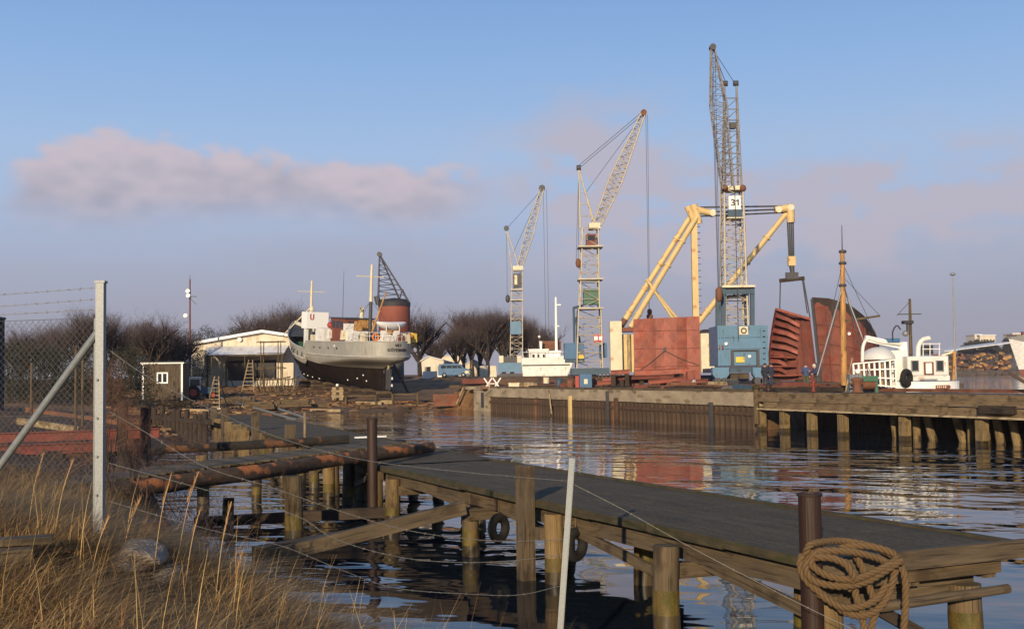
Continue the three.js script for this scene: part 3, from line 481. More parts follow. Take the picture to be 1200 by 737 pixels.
// dry grass over the bank: uncountable, one object
const ORD = ['first', 'second', 'third', 'fourth', 'fifth', 'sixth', 'seventh', 'eighth', 'ninth', 'tenth', 'eleventh', 'twelfth', 'thirteenth', 'fourteenth', 'fifteenth', 'sixteenth'];
const BANK = (() => { const out = []; for (let i = 0; i < 620000 && out.length < 150000; i++) { const a = rr(-.60, .12), r = Math.sqrt(rr(5.2 ** 2, 26 ** 2)), x = Math.sin(a) * r, z = -Math.cos(a) * r; if (rnd() > clamp(1.25 - r / 24, .25, 1)) continue; const [d] = shoreDist(x, z); if (d < .12 || Math.hypot(x + 3.1, z + 9.35) < .3) continue; const n = fbm(x * 1.6 + 40, z * 1.6, 3, 44); if (rnd() > clamp(n * 2.4 - .45, .08, 1)) continue; out.push([x, z, n, r]); } return out; })();
{
  const pos = [], col = [], nor = [], shades = [[.50, .32, .10], [.43, .26, .08], [.56, .38, .15], [.30, .17, .056], [.20, .105, .04], [.28, .125, .05], [.15, .085, .035]];
  const blade = (x, y, z, h, w, lx, lz, bend, c) => {
    const px = -lz, pz = lx, n = 4, l = Math.hypot(px, pz) || 1; let ax, ay, az, bx, by, bz;
    for (let i = 0; i <= n; i++) {
      const t = i / n, k = bend * t * t * h, ww = w * (1 - t * .85) / l, cx = x + lx * k, cz = z + lz * k, cy = y + h * t * (1 - .28 * bend * t);
      const nx0 = cx - px * ww, nz0 = cz - pz * ww, nx1 = cx + px * ww, nz1 = cz + pz * ww;
      if (i) pos.push(ax, ay, az, bx, by, bz, nx1, cy, nz1, ax, ay, az, nx1, cy, nz1, nx0, cy, nz0);
      ax = nx0; ay = cy; az = nz0; bx = nx1; by = cy; bz = nz1;
    }
    for (let i = 0; i < n * 6; i++) col.push(...c);
  };
  for (const [x, z, n, r] of BANK) {
    const tall = rnd() < .012, h = tall ? rr(.5, .85) : rr(.14, .42) * (.6 + n), a = rr(-.9, .9) + (rnd() < .2 ? rr(0, 6.28) : 0), c = shades[Math.floor(rnd() * (tall ? 3 : 7))], k = rr(.7, 1.12);
    blade(x, groundY(x, z) - .03, z, h, tall ? .0034 : rr(.003, .0062) * (r > 15 ? 1.5 : 1), Math.cos(a), Math.sin(a) * .7 - .2, tall ? rr(.1, .4) : rnd() < .35 ? rr(1.4, 2.4) : rr(.25, 1.3), c.map((q) => q * k));
  }
  const g = new THREE.BufferGeometry(); g.setAttribute('position', new THREE.Float32BufferAttribute(pos, 3)); g.setAttribute('color', new THREE.Float32BufferAttribute(col, 3)); g.computeVertexNormals();
  const o = new THREE.Mesh(g, mk([1, 1, 1], .8, null, { vertexColors: true })); o.name = 'dry_grass'; o.castShadow = o.receiveShadow = true; scene.add(o); setting(o, 'dry straw coloured grass covering the near bank', 'grass', 'stuff');
}
// tall reed-like stalks with seed heads along the bank
{
  const spots = [[103, 700, 8.8], [140, 655, 9.6], [178, 640, 9.3], [215, 668, 9.2], [250, 690, 8.7], [60, 640, 9.8], [205, 640, 10], [30, 600, 10.4], [270, 735, 8.1]];
  spots.forEach(([px, py, D], i) => {
    const p = at(px, py, D); p.y = Math.max(groundY(p.x, p.z), .2) - .04; const h = rr(.55, .95), lx = rr(.05, .26), lz = rr(-.2, .1);
    const o = thing('grass_stalk', 'tall dry grass stalk with a slender seed head on the bank, ' + ORD[[...spots].sort((a, b) => a[0] - b[0]).findIndex((q) => q[0] === px)] + ' from the left', 'grass stalk', p, 0, 'tall stalks on the near bank');
    S().path([V(0, 0, 0), V(lx * .25, h * .4, lz * .2), V(lx * .6, h * .75, lz * .5), V(lx, h, lz)], .0032, 4, 8).mesh('stem', M.stalk ||= mk([.50, .33, .14], .85), o);
    const g = S(); for (let k = 0; k < 34; k++) { const t = rr(.72, 1.0), c = V(lx * (t * t), h * t, lz * t), e = c.clone().add(V(rr(-.012, .022), rr(.01, .06), rr(-.014, .014))); g.rod(c, e, .0028, .001, 3); }
    const sh = g.mesh('seed_head', M.seed ||= mk([.44, .25, .11], .9), o); sh.userData.kind = 'stuff';
  });
}
// stones and scrap on the bank
function rock(p, r, sx, sy, sz, label, m = M.stone) {
  const g = new THREE.IcosahedronGeometry(r, 4), q = g.attributes.position, ph = rnd() * 50;
  for (let i = 0; i < q.count; i++) { const v = V(q.getX(i), q.getY(i), q.getZ(i)), n = v.clone().normalize(), k = .62 + .6 * fbm(n.x * 1.3 + ph, n.y * 1.5 + n.z * 1.2, 5, 5); q.setXYZ(i, v.x * k * sx, v.y * k * sy, v.z * k * sz); }
  g.computeVertexNormals(); const o = S().put(g).mesh('rock', m); o.geometry.computeVertexNormals(); o.position.copy(p); o.rotation.y = rnd() * 6; return tag(o, label, 'rock');
}
{
  const gp = (px, py, D, dy = 0) => { const p = at(px, py, D); p.y = groundY(p.x, p.z) + dy; return p; };
  rock(gp(160, 636, 9.6, .1), .27, 1.5, .55, .9, 'large pale grey stone at the foot of the galvanised fence post');
  rock(gp(196, 655, 9.7, .0), .2, 1.2, .7, 1, 'smaller pale stone in the grass right of the large stone');
  rock(on(372, 728, .1).setY(-.06), .36, 1.5, .5, 1, 'dark wet stone at the water edge below the grass', M.darkConcrete);
  rock(on(318, 690, .0).setY(-.08), .3, 1.3, .6, 1, 'low dark stone half under water beside the bank', M.darkConcrete);
  const pl = thing('timber_baulk', 'sawn timber baulk with a bright cut end lying in the grass, lower left', 'timber', gp(18, 690, 8.6, .1), .5);
  box(pl, 'baulk', M.greyWood, -.5, .05, 0, 1.2, .2, .26); box(pl, 'cut_face', M.goldWood, .103, .05, 0, .006, .19, .25);
  const pk = thing('plank', 'grey weathered plank on top of the timber baulk, lower left', 'plank', gp(10, 676, 8.7, .24), .35); box(pk, 'board', M.greyWood, -.2, .02, 0, 1.0, .05, .2);
  tag(box(scene, 'brick_red_plank', M.primer, ...gp(150, 572, 15.5, .2).toArray(), 1.0, .22, .2, .1), 'short red painted beam lying in the grass behind the fence', 'beam');
  // red girders behind the fence
  for (const [y0, x0, x1, D, lab] of [[511, -60, 186, 34, 'long red steel girder behind the fence, upper of the two'], [526, -60, 148, 32, 'red steel girder behind the fence, lower of the two']]) {
    const a = at(x0, y0 + 4, D), b = at(x1, y0 - 4, D + 1), o = thing('steel_girder', lab, 'girder', a, 0), d = b.clone().sub(a);
    for (const y of [.13, -.13]) beam(o, 'flange', M.redBeam, V(0, y, 0), d.clone().add(V(0, y, 0)), .22, .03);
    beam(o, 'web', M.redBeam, V(0, 0, 0), d, .025, .23);
    for (const t of [.25, .6, .85]) { const p = d.clone().multiplyScalar(t), w = p.clone().add(a), gy = groundY(w.x, w.z) - a.y; box(o, 'trestle_block', M.darkWood, p.x, (gy - .1 + p.y - .15) / 2, p.z, .5, Math.max(.2, p.y - .15 - gy + .1), .5); }
  }
  for (const [x0, y0, x1, y1, D, m, lab] of [[30, 462, 150, 456, 60, M.rust, 'long rusty beam on the ground seen through the fence'], [20, 488, 92, 478, 46, M.paleWood, 'pale timber spar on the ground seen through the fence'], [0, 550, 60, 540, 24, M.darkWood, 'dark timber lying behind the fence low at the left'], [120, 545, 230, 528, 30, M.darkWood, 'dark squared timber between the brush and the logs']]) {
    const a = at(x0, y0, D), b = at(x1, y1, D); a.y = groundY(a.x, a.z) + .15; b.y = Math.max(groundY(b.x, b.z), .8) + .15; tag(beam(scene, 'timber', m, a, b, .26, .26), lab, 'timber');
  }
  for (const [px, y0, y1, D, lab] of [[36, 425, 480, 40, 'pale wooden post standing behind the fence on the left'], [96, 420, 470, 42, 'grey wooden post right behind the fence mesh near its end post'], [88, 405, 462, 44, 'thin dark post seen through the fence left of its end post'], [143, 470, 545, 30, 'rough grey post among the brush right of the fence'], [170, 475, 540, 31, 'mossy post among the brush farther right of the fence']]) {
    const a = at(px, y1, D), b = at(px, y0, D); a.y = Math.min(groundY(a.x, a.z), a.y) - .2; b.x = a.x; b.z = a.z; tag(rod(scene, 'post', D > 35 ? M.oldWood : M.darkWood, a, b, D > 35 ? .06 : .15, D > 35 ? .05 : .14, 8), lab, 'post');
  }
}

// ------------------------------------------------------------------ trees and brush
const treeMat = { wood: mk([.13, .095, .075], .95, T.bark), pale: mk([.26, .20, .16], .95, T.bark), twig: mk([.08, .055, .05], .95), twigRed: mk([.14, .068, .045], .95), needle: mk([.030, .030, .016], .9), ivy: mk([.035, .036, .016], .9) };
function bareTree(p, h, spread, seed, label, group, o = {}) {                                     // trunk and limbs as one part, the fine twigs as another
  const r = rngOf(seed), t = thing(o.name || 'bare_tree', label, o.category || 'tree', [p.x, p.y - .2, p.z], 0, group), limbs = S(), tw = [], R = (a, b) => a + (b - a) * r();
  const grow = (a, d, len, rad, lev) => {
    const b = a.clone().addScaledVector(d, len); if (lev < (o.levels ?? 4)) limbs.rod(a, b, rad, rad * .68, lev < 2 ? 7 : 4);
    if (lev >= 2) { const n = Math.ceil((lev >= 4 ? 10 : 5) * (o.thin ?? 1)); for (let i = 0; i < n; i++) twig(a.clone().lerp(b, r()), d, len * R(.35, .9), Math.max(o.thin ? .003 : .007, rad * .3)); }
    if (lev >= 4 || rad < .0012) return;
    const n = lev === 0 ? (o.stems ?? 5) : lev < 3 ? 4 : 3;
    for (let i = 0; i < n; i++) {
      const a2 = i / n * 6.283 + R(-.6, .6), sp = (lev === 0 ? .8 : 1.1) * spread * R(.55, 1.4), q = V(Math.cos(a2) * sp, .8 - lev * .05 + R(-.3, .25), Math.sin(a2) * sp), nd = d.clone().multiplyScalar(.55).add(q).normalize();
      if (nd.y < -.05) nd.y *= -.5; grow(lev === 0 ? a.clone().lerp(b, R(.65, 1)) : a.clone().lerp(b, R(.55, 1)), nd, len * R(.72, .98), rad * R(.5, .66), lev + 1);
    }
    grow(b, d.clone().add(V(R(-.25, .25), .15, R(-.25, .25))).normalize(), len * R(.6, .8), rad * .66, lev + 1);
  };
  const twig = (a, d, len, w) => {
    let q = a.clone(), e = d.clone().add(V(R(-.9, .9), R(-.3, .7), R(-.9, .9))).normalize();
    for (let s = 0; s < 3; s++) { const n = q.clone().addScaledVector(e, len / 3), sx = V(R(-1, 1), R(-.3, .3), R(-1, 1)).normalize().multiplyScalar(w * (1 - s * .28)); tw.push(q.x - sx.x, q.y - sx.y, q.z - sx.z, q.x + sx.x, q.y + sx.y, q.z + sx.z, n.x, n.y, n.z); q = n; e.add(V(R(-.5, .5), R(-.2, .35), R(-.5, .5))).normalize(); }
  };
  grow(V(0, 0, 0), V(R(-.06, .06), 1, R(-.06, .06)).normalize(), h * (o.bole ?? .25), o.trunk ?? h * .03, 0);
  let my = 0; for (let i = 1; i < tw.length; i += 3) my = Math.max(my, tw[i]); const k = 1.1 * h / my; for (let i = 0; i < tw.length; i++) tw[i] *= k; for (const g of limbs.list) g.scale(k, k, k);
  limbs.mesh('trunk', o.pale ? treeMat.pale : treeMat.wood, t); const c = S().tris(tw).mesh('crown', o.twig || treeMat.twig, t); c.userData.kind = 'stuff';
  return t;
}
function evergreen(p, h, w, seed, label, m = treeMat.needle, name = 'evergreen_tree', cat = 'tree', leaf = .15) {  // trunk plus clumps of small leaf faces
  const r = rngOf(seed), R = (a, b) => a + (b - a) * r(), t = thing(name, label, cat, [p.x, p.y - .2, p.z]), tri = [];
  rod(t, 'trunk', treeMat.wood, V(0, 0, 0), V(R(-.2, .2), h * .8, R(-.2, .2)), h * .03, h * .008, 7);
  for (let k = 0; k < 42; k++) {
    const y = h * R(.1, .98), rad = w * .5 * Math.sqrt(Math.max(.04, 1 - ((y / h - .42) / .6) ** 2)), a = R(0, 6.283), q = R(.3, 1), cx = Math.cos(a) * rad * q, cz = Math.sin(a) * rad * q, cr = w * R(.10, .2);
    for (let i = 0; i < 170; i++) { const d = V(R(-1, 1), R(-1, 1), R(-1, 1)).normalize().multiplyScalar(cr * Math.cbrt(r())), c = d.add(V(cx, y, cz)), u = V(R(-1, 1), R(-1, 1), R(-1, 1)).normalize().multiplyScalar(leaf), v = V(R(-1, 1), R(-1, 1), R(-1, 1)).normalize().multiplyScalar(leaf); tri.push(c.x, c.y, c.z, c.x + u.x, c.y + u.y, c.z + u.z, c.x + v.x, c.y + v.y, c.z + v.z); }
  }
  S().tris(tri).mesh('crown', m, t).userData.kind = 'stuff'; return t;
}
const G = (px, D) => { const p = at(px, 430, D); p.y = groundY(p.x, p.z); return p; };
const topY = (py, px, D) => at(px, py, D).y;
const treeH = (px, py, D) => topY(py, px, D) - G(px, D).y;
// behind the fence and brush on the left
[[25, 378, 120, 1.1, 'broad bare tree behind the fence at the left edge'], [62, 372, 150, .9, 'bare tree behind the fence, second from the left edge'], [92, 358, 135, .95, 'tall bare tree behind the fence just left of its end post'], [124, 362, 140, .9, 'bare tree just right of the galvanised fence post'], [152, 372, 150, .8, 'slim bare tree between the fence post and the brown hut'], [180, 358, 135, .9, 'round-topped bare tree left of the floodlight mast'], [204, 384, 145, .9, 'low bare tree beside the floodlight mast']].forEach(([px, py, D, sp, lab], i) => bareTree(G(px, D), treeH(px, py, D), sp, 100 + i * 7, lab, null, { stems: 6 }));
[[306, 356, 205, 1, 'wide bare tree rising behind the cream gabled shed'], [338, 352, 215, 1, 'bare tree behind the ship bow'], [285, 370, 210, 1, 'small bare tree behind the left slope of the cream shed roof'], [492, 346, 190, .95, 'tall bare tree right of the red crane house'], [510, 388, 220, .9, 'small bare tree behind the low cream building'], [470, 372, 215, .9, 'bare tree behind the ship stern']].forEach(([px, py, D, sp, lab], i) => bareTree(G(px, D), treeH(px, py, D), sp, 300 + i * 11, lab, null, { pale: i < 2, stems: 6 }));
[[535, 376, 225, .8, 'left outer tree of the big bare grove behind the parked van'], [553, 360, 230, .75, 'second tree from the left in the bare grove behind the van'], [572, 357, 225, .75, 'third bare tree in the grove, behind the white trestle'], [590, 357, 228, .7, 'bare tree just left of the farthest tower crane'], [618, 366, 235, .75, 'bare tree just right of the farthest tower crane'], [638, 378, 232, .7, 'right end bare tree of the grove, behind the white wheelhouse'], [562, 366, 240, .8, 'rear bare tree of the grove, between its second and third trees'], [600, 362, 245, .8, 'rear bare tree of the grove, behind the farthest crane tower'], [544, 372, 238, .8, 'rear bare tree at the left of the grove']].forEach(([px, py, D, sp, lab], i) => bareTree(G(px, D), treeH(px, py, D), sp, 500 + i * 13, lab, 'trees of the bare grove', { pale: i % 3 === 1, stems: 6 }));
[[10, 412, 95, 9, 'dark evergreen at the left edge behind the fence'], [52, 410, 105, 9, 'dark evergreen behind the leaning fence brace'], [88, 414, 100, 8, 'dark evergreen left of the fence end post'], [128, 412, 98, 8, 'dark evergreen right of the fence end post'], [160, 402, 138, 8, 'dark evergreen behind the brown hut, left'], [196, 400, 140, 7, 'dark evergreen behind the brown hut, right'], [215, 388, 150, 7, 'dark evergreen behind the floodlight mast'], [248, 384, 185, 8, 'round dark evergreen over the left end of the shed roof'], [274, 386, 190, 8, 'dark evergreen over the middle of the shed roof']].forEach(([px, py, D, w, lab], i) => evergreen(G(px, D), treeH(px, py, D), w, 700 + i, lab));
// thin reddish saplings and brush between fence and logs
[[122, 24, 'close to the fence end post'], [133, 19, 'second from the fence end post'], [146, 28, 'behind the rough grey post'], [158, 22, 'in front of the mossy post'], [168, 31, 'farthest back beside the red girder'], [180, 26, 'over the bank end of the logs'], [192, 33, 'left of the brown hut window'], [206, 38, 'rightmost, in front of the floodlight mast']].forEach(([px, D, w], i) => {
  const p = G(px, D); if (p.y < .5) return;
  bareTree(p, rr(2.0, 3.4), .2, 900 + i, 'thin leafless reddish sapling ' + w, 'saplings by the fence', { name: 'sapling', stems: 3, trunk: .013, twig: treeMat.twigRed, levels: 3, thin: .14, bole: .3 });
});
function bramble(p, h, w, seed, label) {                                                              // a tangle of arching bare canes
  const r = rngOf(seed), R = (a, b) => a + (b - a) * r(), t = thing('bramble', label, 'bush', [p.x, p.y - .05, p.z]), tri = [], c = S();
  for (let k = 0; k < 260; k++) {
    let q = V(R(-.5, .5) * w, 0, R(-.5, .5) * w * .7), a = R(0, 6.283), e = V(Math.cos(a) * .5, R(.7, 1.3), Math.sin(a) * .5).normalize(), len = h * R(.7, 1.5), wd = R(.004, .009) * (1 + w * .06);
    for (let s = 0; s < 7; s++) { const n = q.clone().addScaledVector(e, len / 7), sx = V(R(-1, 1), 0, R(-1, 1)).normalize().multiplyScalar(wd * (1 - s * .11)); tri.push(q.x - sx.x, q.y, q.z - sx.z, q.x + sx.x, q.y, q.z + sx.z, n.x, n.y, n.z); if (s > 1) for (let m = 0; m < 2; m++) { const f = n.clone().add(V(R(-.16, .16), R(-.05, .2), R(-.16, .16)).multiplyScalar(h * .8)); tri.push(n.x - sx.x * .6, n.y, n.z - sx.z * .6, n.x + sx.x * .6, n.y, n.z + sx.z * .6, f.x, f.y, f.z); } q = n; e.add(V(Math.cos(a) * .22, -.2 * R(.2, 1.4), Math.sin(a) * .22)).normalize(); }
  }
  for (let k = 0; k < 4; k++) rod(t, 'cane', treeMat.twigRed, V(R(-.3, .3) * w, 0, R(-.2, .2) * w), V(R(-.4, .4) * w, h * R(.8, 1.1), R(-.2, .2) * w), .012, .006, 4);
  S().tris(tri).mesh('twigs', treeMat.twig, t).userData.kind = 'stuff';
}
for (const [px, h, D, w, lab] of [[20, 2.2, 38, 6, 'dark tangled bramble behind the fence at the left edge'], [75, 1.7, 30, 5, 'dark tangled bramble behind the fence brace'], [122, 1.6, 26, 4, 'dark tangled bramble beside the fence end post'], [150, 2.2, 42, 7, 'dark tangled bramble under the saplings'], [195, 1.6, 54, 7, 'dark tangled bramble left of the timber bulkhead'], [140, .9, 17, 3, 'low bramble tangle at the foot of the fence, water side'], [195, .8, 20.5, 2.6, 'low bramble tangle at the bank end of the logs'], [60, 1.1, 22, 4, 'bramble tangle just behind the fence mesh'], [165, 1.3, 24, 3, 'bramble tangle around the mossy post']]) { const p = G(px, D); p.y = Math.max(p.y, .1); bramble(p, h, w, 990 + px, lab); }

// ------------------------------------------------------------------ boatyard buildings and gear
{ // dark blue container at the left edge
  const p = G(-40, 60), o = thing('container', 'dark blue container behind the fence at the left edge', 'container', p, .1); box(o, 'body', M.navy ||= mk([.008, .016, .032], 1, T.paint), -1, 2.4, 0, 5.0, 4.8, 2.4); box(o, 'roof_edge', M.darkSteel, -1, 4.85, 0, 5.1, .12, 2.5);
}
{ // brown site hut with white trim
  const D = 117, a = at(166, 449, D), b = at(213, 449, D), w = b.x - a.x, o = thing('site_hut', 'small brown hut with white trim and one window', 'hut', [a.x, groundY(a.x, a.z) - .1, a.z], .05), h = topY(425, 190, D) - o.position.y, d = 3.2;
  box(o, 'wall', M.brownWall, w / 2, h / 2, -d / 2, w - .16, h - .1, d);
  for (let k = 0; k < 14; k++) box(o, 'cladding_board', M.brownWall, .16 + (w - .32) * (k + .5) / 14, h / 2 - .05, .012, (w - .32) / 14 - .03, h - .3, .03);
  box(o, 'roof', M.darkSteel, w / 2, h + .06, -d / 2, w + .3, .1, d + .4); box(o, 'fascia', M.cleanWhite, w / 2, h - .03, .13, w + .3, .17, .05);
  for (const x of [.08, w - .08]) box(o, 'corner_trim', M.cleanWhite, x, h / 2 - .06, .03, .18, h - .14, .06);
  const f = box(o, 'window', M.glass, w * .5, h * .6, .03, 1.0, .95, .05); for (const x of [-.5, 0, .5]) box(f, 'frame', M.cleanWhite, w * .5 + x, h * .6, .06, .13, 1.1, .06); for (const y of [-.5, .5]) box(f, 'frame', M.cleanWhite, w * .5, h * .6 + y, .063, 1.1, .13, .06); box(f, 'curtain', M.white, w * .5 + .28, h * .56, .012, .4, .7, .05);
}
{ // cream shed with low gable and white lean-to roof
  const D = 158, L = at(224, 443, D), Rr = at(345, 443, D), w = Rr.x - L.x, gy = G(284, D).y - .2, o = thing('boat_shed', 'long cream boat shed with a low gable and a white lean-to roof in front', 'shed', [L.x, gy, L.z]);
  const eL = topY(403, 226, D) - gy, ap = topY(388.5, 308, D) - gy, eR = topY(394, 344, D) - gy, xa = at(308, 388, D).x - L.x;
  S().prism([[0, 0], [w, 0], [w, eR], [xa, ap], [0, eL]], 14, new THREE.Matrix4().makeTranslation(0, 0, -14)).mesh('wall', M.plaster, o);
  const rL = S().beam(V(-.5, eL + .02, -6.8), V(xa, ap + .12, -6.8), 15.2, .2).mesh('roof', M.roofWhite, o); beam(o, 'roof', M.roofWhite, V(xa, ap + .12, -6.8), V(w + .6, eR + .02, -6.8), 15.2, .2);
  for (const [p, q] of [[V(-.5, eL - .1, .84), V(xa, ap, .84)], [V(xa, ap, .845), V(w + .6, eR - .1, .845)]]) beam(o, 'barge_board', M.cleanWhite, p, q, .06, .3);
  const lx0 = at(242, 420, D).x - L.x, lx1 = at(338, 420, D).x - L.x, yT = topY(405.5, 290, D) - gy, yB = topY(416, 290, D) - gy;
  S().tris([lx0 - .1, yT, .05, lx1, yT, .05, lx1, yB, 3.6, lx0 - .1, yT, .05, lx1, yB, 3.6, lx0 + .9, yB, 3.6], [0, 0, 9, 0, 9, 4, 0, 0, 9, 4, 0, 4]).mesh('lean_to_roof', M.roofWhite, o);
  box(o, 'lean_to_beam', M.greyWood, (lx0 + lx1) / 2 + .5, yB - .12, 3.5, lx1 - lx0 - 1, .2, .16);
  for (let k = 0; k < 5; k++) box(o, 'lean_to_post', M.greyWood, lerp(lx0 + 1, lx1 - .2, k / 4), yB / 2 - .1, 3.5, .16, yB - .2, .16);
  box(o, 'bay_shade_panel', M.black, (lx0 + lx1) / 2 + .4, yB * .52, .03, (lx1 - lx0) * .62, yB * .62, .06);  // flat black panel painting the shade inside the bay, no real opening
  box(o, 'side_screen', M.whiteWall, lx0 + .6, yB / 2, 1.9, .12, yB, 3.2);
  box(o, 'low_wall', M.whiteWall, (lx0 + lx1) / 2 + .5, .45, 3.2, lx1 - lx0 - 1.6, .8, .2);
  rod(o, 'yard_lamp', M.white, V(xa * .68, yT + .9, .1), V(xa * .68, yT + .9, .5), .25, .3, 12);
}
{ // floodlight mast
  const D = 150, p = G(222, D), o = thing('floodlight_mast', 'tall floodlight mast beside the cream boat shed', 'lamp mast', p), h = topY(327, 222, D) - p.y;
  rod(o, 'pole', M.redBrown, V(0, 0, 0), V(0, h, 0), .16, .09, 10); beam(o, 'crossarm', M.darkSteel, V(-.5, h - 2.3, .1), V(.9, h - 2.3, .1), .09);
  for (const [x, y] of [[-.15, h - 1.7], [-.1, h - 2.3], [-.45, h - 4.9]]) { const f = S().lathe([[.05, 0], [.22, .1], [.32, .38], [.3, .4], [.001, .36]], 14, new THREE.Matrix4().makeRotationX(1.3).setPosition(V(x, y, .15))).mesh('floodlight', M.steel, o); S().put(new THREE.CircleGeometry(.28, 14), new THREE.Matrix4().makeRotationX(-.27).setPosition(V(x, y + .1, .56))).mesh('glass', M.cleanWhite, f); }
  beam(o, 'bracket', M.darkSteel, V(0, h - 2.5, 0), V(.8, h - 3.3, 0), .07); rod(o, 'aerial', M.darkSteel, V(0, h, 0), V(0, h + .6, 0), .03, .02, 6);
}
function stepLadder(px, pyb, pyt, D, w, label, plank) {
  const p = G(px, D), h = topY(pyt, px, D) - topY(pyb, px, D), o = thing('trestle_ladder', label, 'ladder', [p.x, p.y - .1, p.z]), lean = w * .9;
  for (const s of [-1, 1]) { beam(o, 'stile', M.paleWood, V(s * w - lean * .2, 0, .5), V(s * w * .3 + lean * .2, h, 0), .09, .1); beam(o, 'prop', M.greyWood, V(s * w * .9 + .3, 0, -1.2), V(s * w * .3 + lean * .2, h, -.1), .08, .09); }
  for (let k = 1; k < 9; k++) { const t = k / 9, ww = lerp(w, w * .3, t), cx = lerp(-lean * .2, lean * .2, t); beam(o, 'rung', M.paleWood, V(cx - ww, h * t, .5 * (1 - t) + .02), V(cx + ww, h * t, .5 * (1 - t) + .02), .06, .07); }
  if (plank) box(o, 'foot_board', M.cleanWhite, -lean * .2, .12, .62, w * 2.4, .2, .08);
}
stepLadder(252, 458, 418, 108, .62, 'tall pale trestle ladder with a white foot board near the brown hut', true);
stepLadder(292, 442, 404, 140, .75, 'trestle ladder in front of the open shed bay');
stepLadder(264, 440, 418, 152, .5, 'small trestle ladder under the left end of the lean-to roof');
{ // staging frame
  const D = 140, p = G(315, D), o = thing('staging', 'rough timber staging frame in front of the cream shed by the ship bow', 'scaffold', p), h = topY(399, 315, D) - p.y;
  for (const [x, z] of [[-1, 0], [1.1, 0], [-1, -1.6], [1.1, -1.6]]) rod(o, 'upright', M.oldWood, V(x, -.2, z), V(x, h, z), .07, .06, 7);
  for (const y of [h * .45, h * .72, h * .97]) for (const z of [0, -1.6]) beam(o, 'ledger', M.oldWood, V(-1.5, y, z + .08), V(1.8, y + .05, z + .08), .09, .12);
  for (const y of [h * .47, h * .74]) for (let k = 0; k < 4; k++) box(o, 'platform_board', M.greyWood, 0, y + .09, -.2 - k * .4, 3, .05, .36);
}
{ // ribs of an old wooden boat
  const D = 132, p = G(324, D), o = thing('wooden_boat_skeleton', 'skeleton of an old wooden boat, keel and bare ribs, below the staging', 'boat frame', p, -.5);
  beam(o, 'keel', M.oldWood, V(-2.6, .25, 0), V(2.8, .3, 0), .2, .24);
  for (let k = 0; k < 9; k++) { const x = -2.2 + k * .56, w = 1.25 * Math.sqrt(1 - ((k - 4) / 5.2) ** 2); for (const s of [-1, 1]) S().path([V(x, .35, 0), V(x, .5, s * w * .55), V(x + .05, 1.2, s * w), V(x + .1, 2.1, s * w * 1.12)], .055, 5, 8).mesh('rib', k % 2 ? M.paleWood : M.oldWood, o); }
  for (const s of [-1, 1]) S().path([V(-2.5, 2.0, s * .6), V(-.5, 1.9, s * 1.33), V(1, 1.9, s * 1.33), V(2.6, 2.2, s * .7)], .07, 5, 10).mesh('gunwale', M.oldWood, o);
}
{ // small tractor by the hut
  const p = G(234, 122), o = thing('tractor', 'small dark tractor with a pale cab parked between the hut and the shed', 'tractor', [p.x, p.y, p.z], .5);
  box(o, 'body', M.blueDark, .6, .95, 0, 2.0, .7, .9); box(o, 'cab', M.white, -.7, 1.65, 0, 1.2, 1.3, 1.3); box(o, 'cab_window', M.glass, -.7, 1.8, .66, 1.0, .7, .04); box(o, 'cab_roof', M.cleanWhite, -.7, 2.35, 0, 1.4, .1, 1.45); rod(o, 'exhaust', M.black, V(1.0, 1.3, .2), V(1.0, 2.3, .2), .05, .05, 8);
  for (const [x, z, r] of [[-.9, .75, .75], [-.9, -.75, .75], [1.2, .65, .45], [1.2, -.65, .45]]) { const w = S().put(new THREE.TorusGeometry(r * .74, r * .27, 10, 24).translate(x, r, z)).mesh('wheel', M.rubber, o); rod(w, 'rim', M.red, V(x, r, z - .1), V(x, r, z + .1), r * .5, r * .5, 14); }
}
{ // low cream building right of the ship, and others behind
  const mkHouse = (px0, px1, yb, ye, ya, D, depth, label, wallM, roofM, hip) => {
    const a = at(px0, yb, D), b = at(px1, yb, D), w = b.x - a.x, gy = Math.min(a.y, G((px0 + px1) / 2, D).y) - .1, e = topY(ye, px0, D) - gy, t = topY(ya, (px0 + px1) / 2, D) - gy, o = thing('workshop', label, 'building', [a.x, gy, a.z]);
    S().prism([[0, 0], [w, 0], [w, e], [w * hip, t], [0, e]], depth, new THREE.Matrix4().makeTranslation(0, 0, -depth)).mesh('wall', wallM, o);
    beam(o, 'roof', roofM, V(-.3, e + .02, -depth / 2), V(w * hip, t + .1, -depth / 2), depth + .6, .14); beam(o, 'roof', roofM, V(w * hip, t + .1, -depth / 2), V(w + .3, e + .02, -depth / 2), depth + .6, .14);
    const f = box(o, 'window', M.glass, w * .3, e * .55, .02, w * .14, e * .35, .06); box(f, 'frame', M.white, w * .3, e * .55 + e * .2, .04, w * .17, .12, .08); box(o, 'door', M.greyWood, w * .72, e * .36, .02, w * .13, e * .7, .06);
  };
  mkHouse(492, 526, 441, 425, 418, 190, 14, 'low cream workshop with a shallow gable right of the ship stern', M.plaster, M.roofWhite, .3);
  mkHouse(505, 545, 430, 420, 417, 260, 10, 'long low white building behind the cream workshop', M.whiteWall, M.roofWhite, .5);
  mkHouse(545, 566, 436, 428, 422, 250, 8, 'small white house under the bare grove', M.whiteWall, M.roofWhite, .5);
  mkHouse(532, 543, 430, 416, 411, 280, 8, 'distant white house with a tall gable above the van', M.whiteWall, M.redBrown, .5);
}
